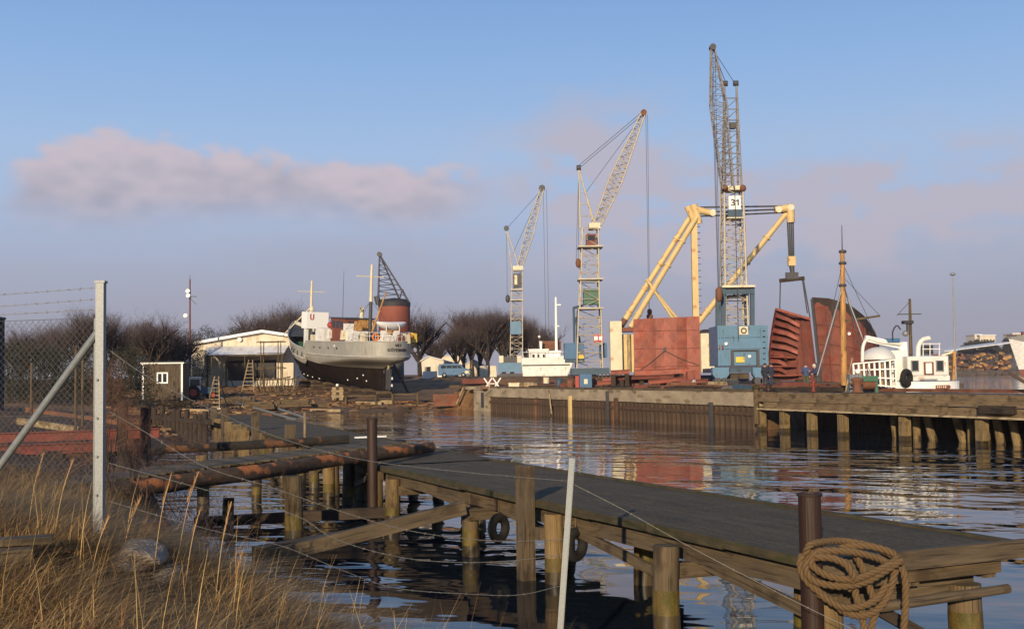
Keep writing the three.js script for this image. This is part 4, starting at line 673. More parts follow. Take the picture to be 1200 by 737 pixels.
for (const [px0, px1, y0, y1, D, m, lab] of [[495, 518, 440, 435.5, 176, M.cleanWhite, 'long white boat cover lying left of the blue van'], [562, 572, 437, 429, 200, M.whiteWall, 'white cubic container behind the van, left of a pair'], [574, 582, 437, 429, 200, M.whiteWall, 'white cubic container behind the van, right of a pair']]) {
  const a = at(px0, y0, D), b = at(px1, y0, D), gy = G(px0, D).y, o = thing('container', lab, 'container', [(a.x + b.x) / 2, gy, a.z]), h = Math.max(.5, topY(y1, px0, D) - gy); S().prism([[-(b.x - a.x) / 2, 0], [(b.x - a.x) / 2, 0], [(b.x - a.x) / 2 - .1, h], [-(b.x - a.x) / 2 + .1, h]], 2.2, new THREE.Matrix4().makeTranslation(0, 0, -2.2), .04).mesh('body', m, o); box(o, 'base_skid', M.darkWood, 0, .03, -1.1, (b.x - a.x) * .9, .2, 2.0); }
{ // blue van
  const D = 173, p = G(531, D), o = thing('van', 'blue van with a rounded nose parked on the yard behind the quay', 'van', [p.x - 2.2, p.y, p.z], 0);
  const side = [[0, .35], [0, 1.5], [.15, 1.9], [2.6, 1.98], [3.3, 1.85], [3.75, 1.3], [4.35, 1.1], [4.55, .9], [4.55, .35]];
  S().prism(side, 1.5, new THREE.Matrix4().makeTranslation(0, 0, -1.6), .08).mesh('body', M.blueDeep, o);
  for (const [x0, x1] of [[.35, 1.1], [1.2, 1.95], [2.05, 2.8]]) box(o, 'side_window', M.glass, (x0 + x1) / 2, 1.55, .0, x1 - x0, .4, .04);
  S().prism([[2.9, 1.35], [3.55, 1.35], [3.2, 1.75], [2.9, 1.78]], .03, new THREE.Matrix4().makeTranslation(0, 0, -.01)).mesh('cab_window', M.glass, o);
  box(o, 'bumper', M.white, 4.62, .5, -.85, .12, .16, 1.6); box(o, 'front_panel', M.creamPale, 4.25, .72, .0, .6, .4, .05); for (const z of [-.2, -1.4]) rod(o, 'headlight', M.cleanWhite, V(4.6, .85, z), V(4.68, .85, z), .1, .1, 12);
  for (const [x, z] of [[.85, -.05], [3.7, -.05], [.85, -1.6], [3.7, -1.6]]) { const w = S().put(new THREE.TorusGeometry(.24, .1, 10, 20).translate(x, .34, z)).mesh('tyre', M.rubber, o); rod(w, 'rim', M.steel, V(x, .34, z - .06), V(x, .34, z + .06), .17, .17, 12); }
}

// ------------------------------------------------------------------ ship on the slip
const { FontLoader } = await import('three/addons/loaders/FontLoader.js');
const { TextGeometry } = await import('three/addons/geometries/TextGeometry.js');
const font = await new FontLoader().loadAsync('fonts/droid/droid_sans_bold.typeface.json');
function words(text, size, m, name, parent, fn, depth = .02) { const g = new TextGeometry(text, { font, size, depth, curveSegments: 4, bevelEnabled: false }); g.computeBoundingBox(); g.translate(-g.boundingBox.max.x / 2, 0, 0); if (fn) { const p = g.attributes.position; for (let i = 0; i < p.count; i++) { const v = fn(p.getX(i), p.getY(i), p.getZ(i)); p.setXYZ(i, ...v); } } g.computeVertexNormals(); return S().put(g).mesh(name, m, parent); }
{
  const ship = thing('ship', 'silver hulled coaster with dark bottom hauled up stern first towards the water', 'ship', at(464.5, 446, 130).setY(1.75), .62); ship.rotation.order = 'YXZ'; ship.rotation.x = .075;
  const L = 28.5, B = 3.65;
  const keelY = (q) => (q > .88 ? 1.1 * ((q - .88) / .12) ** 2 : 0);
  const sheer = (q) => (q < .585 ? 5.75 - .55 * Math.sin(q / .585 * 1.57) : 4.25 + 3.1 * Math.pow((q - .585) / .415, 1.7));
  const zS = (v) => lerp(3.1, 0, sstep(.40, .66, v)), zB = (v) => 25.7 + 1.8 * v;
  const W = (v) => B * (.06 + .94 * Math.pow(Math.sin(clamp(v / .70) * 1.5708), .85)) * (1 + .04 * v);
  const hb = (q, v) => { const up = sstep(.40, .68, v), qs = lerp(.5, .21, up), low = Math.pow(clamp(q / qs), .8) * (q < qs ? 1 : 1), hi = Math.sqrt(Math.max(0, 1 - (1 - clamp(q / qs)) ** 2)); const st = q < qs ? lerp(low, hi, up) : 1, qb = lerp(.55, .66, v), bw = q > qb ? 1 - Math.pow((q - qb) / (1 - qb), lerp(1.7, 2.3, v)) : 1; return W(v) * Math.max(0, st * bw); };
  const pt = (q, v, s, out = 0) => V(s * (hb(q, v) + out), lerp(keelY(q), sheer(q), v), -lerp(zS(v), zB(v), q));
  const qsList = []; for (let i = 0; i <= 14; i++) qsList.push(.10 * (i / 14) ** 2); for (let i = 1; i <= 30; i++) qsList.push(lerp(.10, .5849, i / 30)); qsList.push(.5851); for (let i = 1; i <= 26; i++) qsList.push(lerp(.5851, 1, i / 26));
  const vb = (q) => lerp(.44, .60, sstep(.25, .8, q)), shell = (v0, v1, n, name, m) => { const pos = [], uv = [], idx = []; let base = 0; for (const s of [-1, 1]) { for (const q of qsList) for (let j = 0; j <= n; j++) { const v = lerp(v0(q), v1(q), j / n), p = pt(q, v, s); pos.push(p.x, p.y, p.z); uv.push(-p.z, p.y); } for (let i = 0; i + 1 < qsList.length; i++) for (let j = 0; j < n; j++) { const a = base + i * (n + 1) + j, b = a + n + 1; idx.push(a, b, a + 1, a + 1, b, b + 1); } base += qsList.length * (n + 1); } const g = new THREE.BufferGeometry(); g.setAttribute('position', new THREE.Float32BufferAttribute(pos, 3)); g.setAttribute('uv', new THREE.Float32BufferAttribute(uv, 2)); g.setIndex(idx); g.computeVertexNormals(); const o = new THREE.Mesh(g, m); o.name = name; o.castShadow = o.receiveShadow = true; ship.add(o); return o; };
  shell(() => 0, vb, 14, 'hull_bottom', M.bottom); const side = shell(vb, () => 1, 14, 'hull_side', M.silver);
  for (const s of [-1, 1]) { S().path(qsList.filter((q, i) => i % 2 === 0).map((q) => pt(q, .70, s, .03)), .085, 5, 70).mesh('rubbing_strake', M.strake, side); S().path(qsList.filter((q, i) => i % 2 === 0 && q < .58).map((q) => pt(q, 1, s, 0)), .07, 5, 50).mesh('rail_cap', M.strake, side); S().path(qsList.filter((q, i) => i % 2 === 0 && q > .586).map((q) => pt(q, 1, s, 0)), .07, 5, 40).mesh('rail_cap', M.strake, side); }
  for (let k = 0; k < 6; k++) { const p = pt(.62 + k * .05, .80, -1, .01), p2 = pt(.63 + k * .05, .80, -1, .01); beam(side, 'freeing_port', M.black, p, p.clone().lerp(p2, .9), .05, .5); }
  for (const q of [.28, .36, .44, .5]) { const p = pt(q, .86, -1, .015), n = V(-1, 0, 0); rod(side, 'porthole', M.black, p.clone().addScaledVector(n, -.02), p.clone().addScaledVector(n, .03), .13, .13, 12); }
  { const p = pt(.3, .91, -1, .015); rod(side, 'scupper', M.cleanWhite, p, p.clone().add(V(-.04, 0, 0)), .13, .13, 12); }
  const bendZ = (x) => .05 - lerp(zS(.9), 27.3, .21) * 1.0 * (1 - Math.sqrt(Math.max(0, 1 - (x / hb(.3, .9)) ** 2)));
  words('VET', .33, M.black, 'ship_name', side, (x, y, z) => [x, y + 5.15, z + bendZ(x)]); words('GÖTEBORG', .34, M.black, 'home_port', side, (x, y, z) => [x, y + 4.62, z + bendZ(x)]);
  // decks (plates following the hull outline)
  const deck = (q0, q1, v, name, m) => { const pos = [], uv = [], n = 24; for (let i = 0; i < n; i++) { const a = lerp(q0, q1, i / n), b = lerp(q0, q1, (i + 1) / n), P = [pt(a, v, -1), pt(a, v, 1), pt(b, v, 1), pt(b, v, -1)]; for (const k of [0, 1, 2, 0, 2, 3]) { pos.push(P[k].x * .99, P[k].y, P[k].z); uv.push(P[k].x, P[k].z); } } S().tris(pos, uv).mesh(name, m, ship); };
  deck(.005, .59, .86, 'poop_deck', M.darkSteel); deck(.58, .9, .76, 'well_deck', M.green); deck(.86, .999, .93, 'forecastle_deck', M.darkSteel);
  box(ship, 'poop_bulkhead', M.white, 0, 4.3, -16.0, 6.0, 1.8, .12);
  // rudder, propeller post, sacrificial anodes
  box(ship, 'sternpost', M.bottom, 0, 1.6, -2.6, .24, 3.2, .4); const rud = S().prism([[-.9, .2], [.25, .2], [.3, 2.5], [-.6, 2.6]], .16, new THREE.Matrix4().makeRotationY(-Math.PI / 2).setPosition(V(.08, 0, -1.75)), .03).mesh('rudder', M.darkSteel, ship); rod(rud, 'rudder_stock', M.paleWood, V(0, 2.4, -2.0), V(0, 3.9, -2.0), .14, .14, 10);
  for (const y of [.7, 1.5]) box(rud, 'anode', M.cleanWhite, .13, y, -1.4, .08, .28, .3);
  for (const [q, v] of [[.13, .16], [.14, .28], [.2, .2], [.3, .14], [.62, .1], [.72, .1], [.8, .1], [.87, .1], [.92, .12]]) { const p = pt(q, v, -1, .03); S().ball(p.x, p.y, p.z, .10, 1, 1, 1, 8).mesh('anode', M.cleanWhite, ship); }
  // superstructure; a is metres forward of the stern
  const D0 = 4.95;
  const wh = box(ship, 'wheelhouse', M.redBrown, -.3, D0 + 1.55, -10.6, 3.9, 3.1, 3.6); box(wh, 'wheelhouse_roof', M.darkSteel, -.3, D0 + 3.15, -10.6, 4.2, .12, 4.0);
  for (const z of [-9.6, -10.6, -11.6]) box(wh, 'window', M.glass, -2.27, D0 + 2.4, z, .06, .8, .7); for (const x of [-1.4, -.3, .8]) box(wh, 'window', M.glass, x, D0 + 2.45, -8.77, .75, .75, .05); box(wh, 'ochre_panel', M.goldWood, .6, D0 + 2.2, -8.76, 2.2, 1.6, .04); box(wh, 'white_panel', M.white, -1.7, D0 + 1.5, -8.55, 1.5, 2.1, .3);
  box(ship, 'deckhouse', M.white, -.4, D0 + .9, -7.3, 4.2, 1.6, 3.0); for (const x of [-1.7, -.6, .7]) { const w = box(ship, 'deckhouse_window', M.black, x, D0 + 1.1, -5.78, .5, .5, .05); box(w, 'frame', M.creamPale, x, D0 + 1.42, -5.76, .7, .1, .06); }
  box(ship, 'casing', M.white, -1.0, D0 + .75, -14.6, 3.2, 2.1, 2.4); S().ball(-1.3, D0 + 2.2, -14.2, .5, 1, .8, 1, 12).mesh('red_buoy', M.red, ship); for (const x of [-.4, .3]) S().path([V(x, D0 + .6, -12.9), V(x, D0 + 1.9, -12.9), V(x - .25, D0 + 2.15, -12.7)], .2, 8, 10).mesh('ventilator', M.white, ship);
  S().path([V(.3, D0 + 3.1, -9.4), V(.3, D0 + 4.0, -9.4), V(.15, D0 + 4.35, -9.1)], .26, 8, 10).mesh('ventilator', M.creamPale, ship);
  rod(ship, 'whip_aerial', M.darkSteel, V(-1.6, D0 + 3.1, -10.6), V(-1.6, D0 + 8.8, -10.6), .035, .02, 5);
  // masts
  const mast = rod(ship, 'main_mast', M.darkSteel, V(-.9, D0, -5.0), V(-.9, D0 + 5.2, -5.0), .24, .2, 10); rod(mast, 'topmast', M.creamPale, V(-.9, D0 + 5.2, -5.0), V(-.9, D0 + 9.5, -5.0), .2, .15, 10); beam(mast, 'crosstree', M.creamPale, V(-2.9, D0 + 8.1, -5.0), V(.7, D0 + 8.1, -5.0), .12); rod(ship, 'derrick_boom', M.goldWood, V(-.7, D0 + 1.7, -4.8), V(.3, D0 + 6.4, -3.6), .14, .1, 8);
  for (const [x, z] of [[-3.0, -7], [2.8, -3], [-2.9, -10]]) S().rod(V(-.9, D0 + 5.3, -5.0), V(x, D0 + .2, z), .02, .02, 4).mesh('stay', M.darkSteel, ship);
  const fm = rod(ship, 'fore_mast', M.creamPale, V(0, 4.2, -22.6), V(0, 12.6, -22.6), .26, .14, 10); beam(fm, 'crosstree', M.creamPale, V(-1.9, 11.2, -22.6), V(1.9, 11.2, -22.6), .1); rod(fm, 'boom', M.creamPale, V(0, 9.2, -22.7), V(-2.3, 5.4, -26), .1, .08, 8); S().ball(0, 9.0, -22.4, .3, 1, 1.3, 1, 10).mesh('block', M.creamPale, fm);
  const fh = box(ship, 'fore_house', M.cleanWhite, .3, 7.55, -22.0, 3.0, 2.1, 1.6); words('U', .75, M.red, 'house_mark', fh, (x, y, z) => [x - .55, y + 7.6, z - 21.19]); for (const x of [-.9, 1.5]) box(ship, 'fore_house_leg', M.white, x, 5.2, -22.0, .35, 2.8, .6); box(ship, 'fore_house_base', M.creamPale, .3, 4.6, -22.1, 1.1, 2.2, 1.4);
  box(ship, 'hatch', M.green, 0, 4.15, -18.6, 3.6, 1.1, 3.8); rod(ship, 'deck_post', M.redBrown, V(-1.2, 3.5, -16.6), V(-1.2, 5.6, -16.6), .2, .2, 8);
  // lifeboat on its chocks
  const lb = new THREE.SphereGeometry(1, 18, 12), lp = lb.attributes.position; for (let i = 0; i < lp.count; i++) { const x = lp.getX(i), y = lp.getY(i), z = lp.getZ(i); lp.setXYZ(i, x * 2.3 + .35, (y < 0 ? y * .75 : y * .2) + .16 * x * x, z * .75); } lb.computeVertexNormals();
  const boat = S().put(lb, new THREE.Matrix4().makeRotationY(.25).setPosition(V(.3, D0 + 2.75, -2.7))).mesh('lifeboat', M.cleanWhite, ship); for (const x of [-.5, 1.2]) { box(boat, 'chock', M.white, x, D0 + 1.4, -2.6, .3, 1.1, .8); S().path([V(x, D0 + .8, -2.0), V(x, D0 + 2.4, -1.9), V(x + .1, D0 + 2.9, -2.5)], .06, 6, 8).mesh('davit', M.white, boat); }
  // stern rail, lifebuoys, bags
  const rail = S(); for (let k = -9; k <= 9; k++) { const a = k / 9 * 1.45, q = .21 * (1 - Math.cos(a)), p = pt(q, 1, 1); rail.rod(V(Math.sin(a) * hb(.21, .99) * .96, D0 + .3, p.z - .1), V(Math.sin(a) * hb(.21, .99) * .96, D0 + 1.75, p.z - .1), .03, .03, 5); } rail.mesh('rail_stanchions', M.white, ship).userData.kind = 'stuff';
  for (const y of [D0 + 1.35, D0 + 1.75]) S().path(Array.from({ length: 19 }, (_, i) => { const a = (i - 9) / 9 * 1.45, q = .21 * (1 - Math.cos(a)), p = pt(q, 1, 1); return V(Math.sin(a) * hb(.21, .99) * .96, y, p.z - .1); }), .028, 5, 40).mesh('rail_wire', M.white, ship);
  for (const [x, z] of [[-2.2, -1.6], [2.25, -1.7]]) S().put(new THREE.TorusGeometry(.36, .1, 8, 20).translate(x, D0 + 1.25, z + .35)).mesh('lifebuoy', M.orange, ship);
  for (const [x, y, z, m] of [[3.1, 1.2, -2.2, M.yellow], [-2.4, 1.3, -6.4, M.white], [-2.6, 1.2, -8.4, M.creamPale], [1.9, 1.9, -6.0, M.goldWood], [.2, 2.2, -6.6, M.creamPale], [-2.3, 1.2, -12.6, M.white], [-2.6, 1.1, -3.6, M.creamPale], [2.4, 1.2, -4.6, M.white], [-1.5, 2.3, -7.2, M.goldWood], [-.6, 1.0, -1.0, M.white], [.6, 1.0, -.8, M.redBrown], [1.5, 1.1, -1.0, M.creamPale], [-1.3, 1.1, -1.2, M.white]]) S().prism([[-.35, -.5], [.35, -.5], [.3, .4], [-.25, .5]], .5, new THREE.Matrix4().makeTranslation(x, D0 + y, z), .06).mesh('deck_locker', m, ship);
}
// keel blocks, shores and the cradle under the ship
{
  const sp = V(-13.3, 0, -130), f = V(-.573, 0, -.819), rgt = V(.819, 0, -.573);
  for (let k = 0; k < 7; k++) { const p = sp.clone().addScaledVector(f, 2.6 + k * 3.5), gy = groundY(p.x, p.z), top = 1.75 + (2.6 + k * 3.5) * .075 - .02, o = thing('keel_block', ['keel block stack under the ship rudder', 'keel block stack under the ship, second from the stern', 'keel block stack under the ship, third from the stern', 'keel block stack under the middle of the ship', 'keel block stack under the ship, third from the bow', 'keel block stack under the ship, second from the bow', 'keel block stack under the ship bow'][k], 'timber block', [p.x, gy, p.z], .61), n = Math.max(2, Math.round((top - gy) / .3)); for (let j = 0; j < n; j++) box(o, 'block', j % 2 ? M.oldWood : M.darkWood, 0, (top - gy) * (j + .5) / n, 0, j % 2 ? 1.6 : 1.5, (top - gy) / n - .01, j % 2 ? .8 : 1.0); }
  for (let k = 0; k < 5; k++) for (const s of [1]) { const a = sp.clone().addScaledVector(f, 6 + k * 4.2).addScaledVector(rgt, s * 5.2), b = sp.clone().addScaledVector(f, 6 + k * 4.2).addScaledVector(rgt, s * 3.0); a.y = groundY(a.x, a.z) - .1; b.y = 1.75 + 3.2 + (6 + k * 4.2) * .075; tag(beam(scene, 'shore_prop', M.oldWood, a, b, .2, .2), 'slanting timber prop against the far side of the ship, ' + ['nearest the stern', 'second from the stern', 'amidships', 'second from the bow', 'nearest the bow'][k], 'prop'); }
  // low timber staging in front of the stern
  const tb = (px, y0, y1, D, w, lab) => { const p = at(px, y1, D), gy = groundY(p.x, p.z), h = Math.max(.5, topY(y0, px, D) - gy), o = thing('work_bench', lab, 'trestle', [p.x, gy, p.z]); box(o, 'top', M.oldWood, 0, h, 0, w, .16, 1.0); for (const s of [-1, 1]) box(o, 'leg', M.oldWood, s * w * .45, h / 2 - .1, 0, .2, h, .8); };
  tb(423, 464, 474, 124, 3.6, 'low timber trestle with pale top at the water edge below the ship stern'); tb(475, 462, 473, 125, 3.0, 'low timber trestle right of the rudder at the water edge');
  const st = at(395, 455, 128), o = thing('block_stack', 'pale stack of timber blocks with a white lamp on top under the ship side', 'timber stack', [st.x, groundY(st.x, st.z), st.z], .2); for (let j = 0; j < 5; j++) for (const s of [-1, 1]) box(o, 'block', M.paleWood, j % 2 ? 0 : s * .38, .14 + j * .29, j % 2 ? s * .38 : 0, j % 2 ? 1.3 : .4, .27, j % 2 ? .4 : 1.3); S().ball(0, 1.65, 0, .17).mesh('lamp', M.cleanWhite, o);
  for (const [px, py, D, w, d, h, lab] of [[430, 455, 126, 2.6, .6, .3, 'pale timber laid on the ground between trestle and ship'], [452, 462, 125, 1.6, .5, .4, 'short pale baulk by the rudder'], [440, 467, 124, 1.2, .4, .35, 'squared pale block on the slip below the rudder']]) { const p = at(px, py, D); tag(box(scene, 'baulk', M.paleWood, p.x, groundY(p.x, p.z) + h / 2, p.z, w, h, d, .2), lab, 'timber'); }
}
{ // slewing crane with red round house and lattice jib behind the ship
  const D = 162, p = G(461, D), o = thing('slewing_crane', 'harbour crane with a round red house, black roof and dark lattice jib behind the ship', 'crane', p), Lc = (px, py, dz = 0) => at(px, py, D + dz).sub(o.position), y0 = Lc(461, 392).y, y1 = Lc(461, 359).y, r = (480.5 - 443.5) / 2 * D / FOCAL, x = Lc(462, 370).x;
  rod(o, 'pedestal', M.darkSteel, V(x, -.2, 0), V(x, y0, 0), 1.3, 1.3, 16); S().lathe([[.01, y0], [r, y0], [r, y1], [r * .99, y1 + .02]], 36, new THREE.Matrix4().makeTranslation(x, 0, 0)).mesh('house', M.primer, o); S().lathe([[r * 1.03, y1 - .05], [r * 1.03, y1 + .5], [r * .85, y1 + .95], [.01, y1 + 1.2]], 36, new THREE.Matrix4().makeTranslation(x, 0, 0)).mesh('roof', M.black, o);
  const tip = Lc(444.5, 298), A = [Lc(443, 353, -1), Lc(468, 351, 1.5), Lc(478, 352, -1.5)]; for (const a of A) S().rod(a, tip, .15, .1, 6).mesh('jib_chord', M.darkSteel, o); const kink = Lc(471, 339, -1.2); S().rod(kink, Lc(478.5, 354, -1), .13, .13, 6).mesh('jib_chord', M.darkSteel, o); S().rod(kink, A[1], .08, .08, 5).mesh('jib_brace', M.darkSteel, o);
  for (let k = 1; k < 9; k++) { const t = k / 9, a = A[0].clone().lerp(tip, t), b = A[1].clone().lerp(tip, t), c = A[2].clone().lerp(tip, t), a2 = A[0].clone().lerp(tip, t + .1); for (const [u, v] of [[a, b], [b, c], [a2, b]]) S().rod(u, v, .05, .05, 4).mesh('jib_brace', M.darkSteel, o); }
  rod(o, 'sheave', M.darkSteel, tip.clone().add(V(0, 0, -.3)), tip.clone().add(V(0, 0, .3)), .35, .35, 14); rod(o, 'platform', M.darkSteel, V(x - r, y1 + .3, 0), Lc(441, 347), .4, .4, 8);
}

// ------------------------------------------------------------------ tower cranes
function lattice(parent, name, p0, p1, w0, w1, n, rc, rb, m, d0 = w0, d1 = w1) {               // four chords, each a part, and the bracing between them
  const z = p1.clone().sub(p0).normalize(), x = Math.abs(z.z) > .95 ? V(1, 0, 0) : V(0, 0, 1).cross(z).normalize().multiplyScalar(-1), y = V(0, 0, 0).crossVectors(z, x), c = [[-1, -1], [1, -1], [1, 1], [-1, 1]];
  const P = (k, t) => p0.clone().lerp(p1, t).addScaledVector(x, c[k][0] * lerp(w0, w1, t) / 2).addScaledVector(y, c[k][1] * lerp(d0, d1, t) / 2);
  for (let k = 0; k < 4; k++) S().rod(P(k, 0), P(k, 1), rc, rc * .9, 6).mesh(name + '_chord', m, parent);
  const b = S(); for (let i = 0; i < n; i++) for (let k = 0; k < 4; k++) { const a = i / n, e = (i + 1) / n; b.rod(P(k, i % 2 ? e : a), P((k + 1) % 4, i % 2 ? a : e), rb, rb, 4); b.rod(P(k, e), P((k + 1) % 4, e), rb, rb, 4); }
  b.mesh(name + '_bracing', m, parent).userData.kind = 'stuff';
}
const cable = (parent, a, b, r = .03, name = 'cable') => S().rod(a, b, r, r, 4).mesh(name, M.darkSteel, parent);
function hook(parent, p, s = 1) { S().ball(p.x, p.y, p.z, .28 * s, 1, 1.3, .7, 10).ball(p.x, p.y - .55 * s, p.z, .42 * s, .9, .9, .7, 10).mesh('hook_block', M.rust, parent); }
{ // crane with the number board, nearest of the three
  const D = 95, p = G(862, D), o = thing('tower_crane', 'tallest dock crane with a blue base house, number board 31 and dark upper jib', 'crane', p), Lc = (px, py, dz = 0) => at(px, py, D + dz).sub(o.position);
  const bx = (name, m, x0, y0, x1, y1, z, d, par = o) => { const a = Lc(x0, y1), b = Lc(x1, y0); return box(par, name, m, (a.x + b.x) / 2, (a.y + b.y) / 2, z - d / 2, b.x - a.x, b.y - a.y, d); };
  const house = bx('base_house', M.blue, 838, 382, 895, 429, 1.6, 4.2); bx('house_panel', M.blue, 851, 383, 882, 428, 1.63, .1, house); for (const x of [840.5, 845, 888, 892.5]) bx('wall_rib', M.blue, x, 384, x + .7, 428, 1.66, .08, house); for (const y of [396, 409]) bx('wall_seam', M.blueDark, 838.5, y, 894.5, y + .5, 1.645, .06, house); for (let k = 0; k < 6; k++) bx('ladder_rung', M.darkSteel, 889, 388 + k * 6.5, 892, 388.6 + k * 6.5, 1.78, .1, house); bx('emblem_plate', M.creamPale, 862, 383.5, 872, 393, 1.72, .08, house); S().put(new THREE.TorusGeometry(.2, .05, 6, 14), new THREE.Matrix4().makeTranslation(...Lc(867, 388.5).setZ(1.75).toArray())).mesh('emblem', M.darkSteel, house);
  bx('door_frame', M.darkSteel, 852.5, 411, 855, 430, 1.85, .2, house); bx('door_frame', M.darkSteel, 882, 411, 884.5, 430, 1.85, .2, house); bx('door_frame', M.darkSteel, 852.5, 410, 884.5, 412, 1.855, .2, house); bx('yellow_plate', M.yellow, 858, 418.5, 868, 425, 1.74, .06, house);
  for (const [x, y] of [[846.5, 403.5], [873.5, 418]]) { const c = Lc(x, y); rod(house, 'lamp', M.cleanWhite, c.clone().setZ(1.6), c.clone().setZ(1.82), .11, .13, 12); } bx('rust_patch', M.rust, 839, 405, 844, 411, 1.612, .03, house);
  bx('bogie_beam', M.blueDark, 830, 431, 893, 437, 1.9, 4.6); for (const [x0, x1] of [[830, 848], [876, 893]]) { const a = Lc(x0, 446), b = Lc(x1, 431); S().prism([[a.x, a.y + .5], [a.x + (b.x - a.x) * .3, a.y], [b.x - (b.x - a.x) * .3, a.y], [b.x, a.y + .5], [b.x, b.y], [a.x, b.y]], .7, new THREE.Matrix4().makeTranslation(0, 0, 1.75), .03).mesh('bogie', M.blue, o); for (const t of [.3, .7]) rod(o, 'wheel', M.darkSteel, V(lerp(a.x, b.x, t), .3, 1.5), V(lerp(a.x, b.x, t), .3, 2.6), .32, .32, 14); } bx('counterweight', M.darkConcrete, 850, 437, 874, 444, 1.5, 3.0);
  for (const px of [845, 879]) for (const z of [1.0, -1.4]) { const a = Lc(px, 382), b = Lc(px, 338); beam(o, 'portal_leg', M.blueDark, V(a.x, a.y - .1, z), V(b.x, b.y, z), .32, .34); } bx('portal_beam', M.blueDark, 844, 340, 881, 346, 1.25, .3); bx('platform', M.creamPale, 843, 335.5, 881, 338.5, 1.5, 3.2); bx('drum', M.darkSteel, 852, 346, 872, 349, .6, 1.2);
  const t0 = Lc(862, 382).setZ(-.2), t1 = Lc(858.5, 222).setZ(-.2); lattice(o, 'tower', t0, t1, 1.85, 1.55, 16, .10, .035, M.lattice);
  bx('collar', M.creamPale, 847, 219, 871, 224, .7, 1.8); for (const px of [848, 869]) { const c = Lc(px, 222); S().ball(c.x, c.y, .6, .3).mesh('pivot', M.rust, o); }
  const nb = bx('number_board', M.cleanWhite, 852.5, 231, 866, 247, .78, .08), nc = Lc(859.2, 242.5); words('31', .52, M.black, 'number', nb, (x, y, z) => [x + nc.x, y + nc.y, z + .785], .03); bx('cab', M.blueDark, 852, 247, 868, 256, .74, 1.5); bx('cab_floor', M.creamPale, 850, 256, 869, 257.5, .9, 1.9);
  // lower jib / mast and the dark luffing jib
  const ap = Lc(858, 97).setZ(-.6); for (const [px, z] of [[849, .5], [868, .5], [849, -1.0], [868, -1.0]]) S().rod(Lc(px, 220).setZ(z), ap.clone().add(V(px < 858 ? -.5 : .5, 0, 0)), .09, .08, 6).mesh('mast_leg', M.latticeDark, o); for (let k = 1; k < 9; k++) { const y = lerp(220, 100, k / 9), w = lerp(9.5, 7, k / 9); const a = Lc(858.5 - w, y).setZ(lerp(.5, -.6, k / 9)), b = Lc(858.5 + w, y).setZ(lerp(.5, -.6, k / 9)); S().rod(a, b, .045, .045, 4).mesh('mast_rung', M.latticeDark, o); if (k < 8) S().rod(a, Lc(858.5 + w, lerp(220, 100, (k + 1) / 9)).setZ(lerp(.5, -.6, k / 9)), .035, .035, 4).mesh('mast_rung', M.latticeDark, o); }
  for (const dx of [-.45, .45]) rod(o, 'head_sheave', M.darkSteel, ap.clone().add(V(dx - .2, .1, 0)), ap.clone().add(V(dx + .2, .1, 0)), .24, .24, 12); bx('winch', M.darkSteel, 855, 144, 862, 151, .3, .5);
  const j0 = Lc(853, 221, -1.0), jm = Lc(842, 122, -1.3), j1 = Lc(835.3, 57, -1.5); lattice(o, 'jib', j0, jm, .9, 1.25, 12, .06, .026, M.latticeDark, .8, 1.0); lattice(o, 'jib', jm, j1, 1.25, .3, 6, .06, .026, M.latticeDark, 1.0, .3);
  rod(o, 'head_sheave', M.darkSteel, j1.clone().add(V(0, .1, -.3)), j1.clone().add(V(0, .1, .3)), .26, .26, 14); for (const dx of [-.4, .3]) cable(o, j1, ap.clone().add(V(dx, .2, 0))); for (const dx of [0, .12, .3]) cable(o, j1.clone().add(V(dx - .1, 0, 0)), Lc(842 + dx * 6, 343, -2.3), .022); const wt = Lc(843, 345, -2.3); S().ball(wt.x, wt.y, wt.z, .42, .7, 1.5, .7, 10).mesh('hook_block', M.rust, o); cable(o, Lc(859, 226).setZ(.9), Lc(861, 400).setZ(1.7), .03);
}
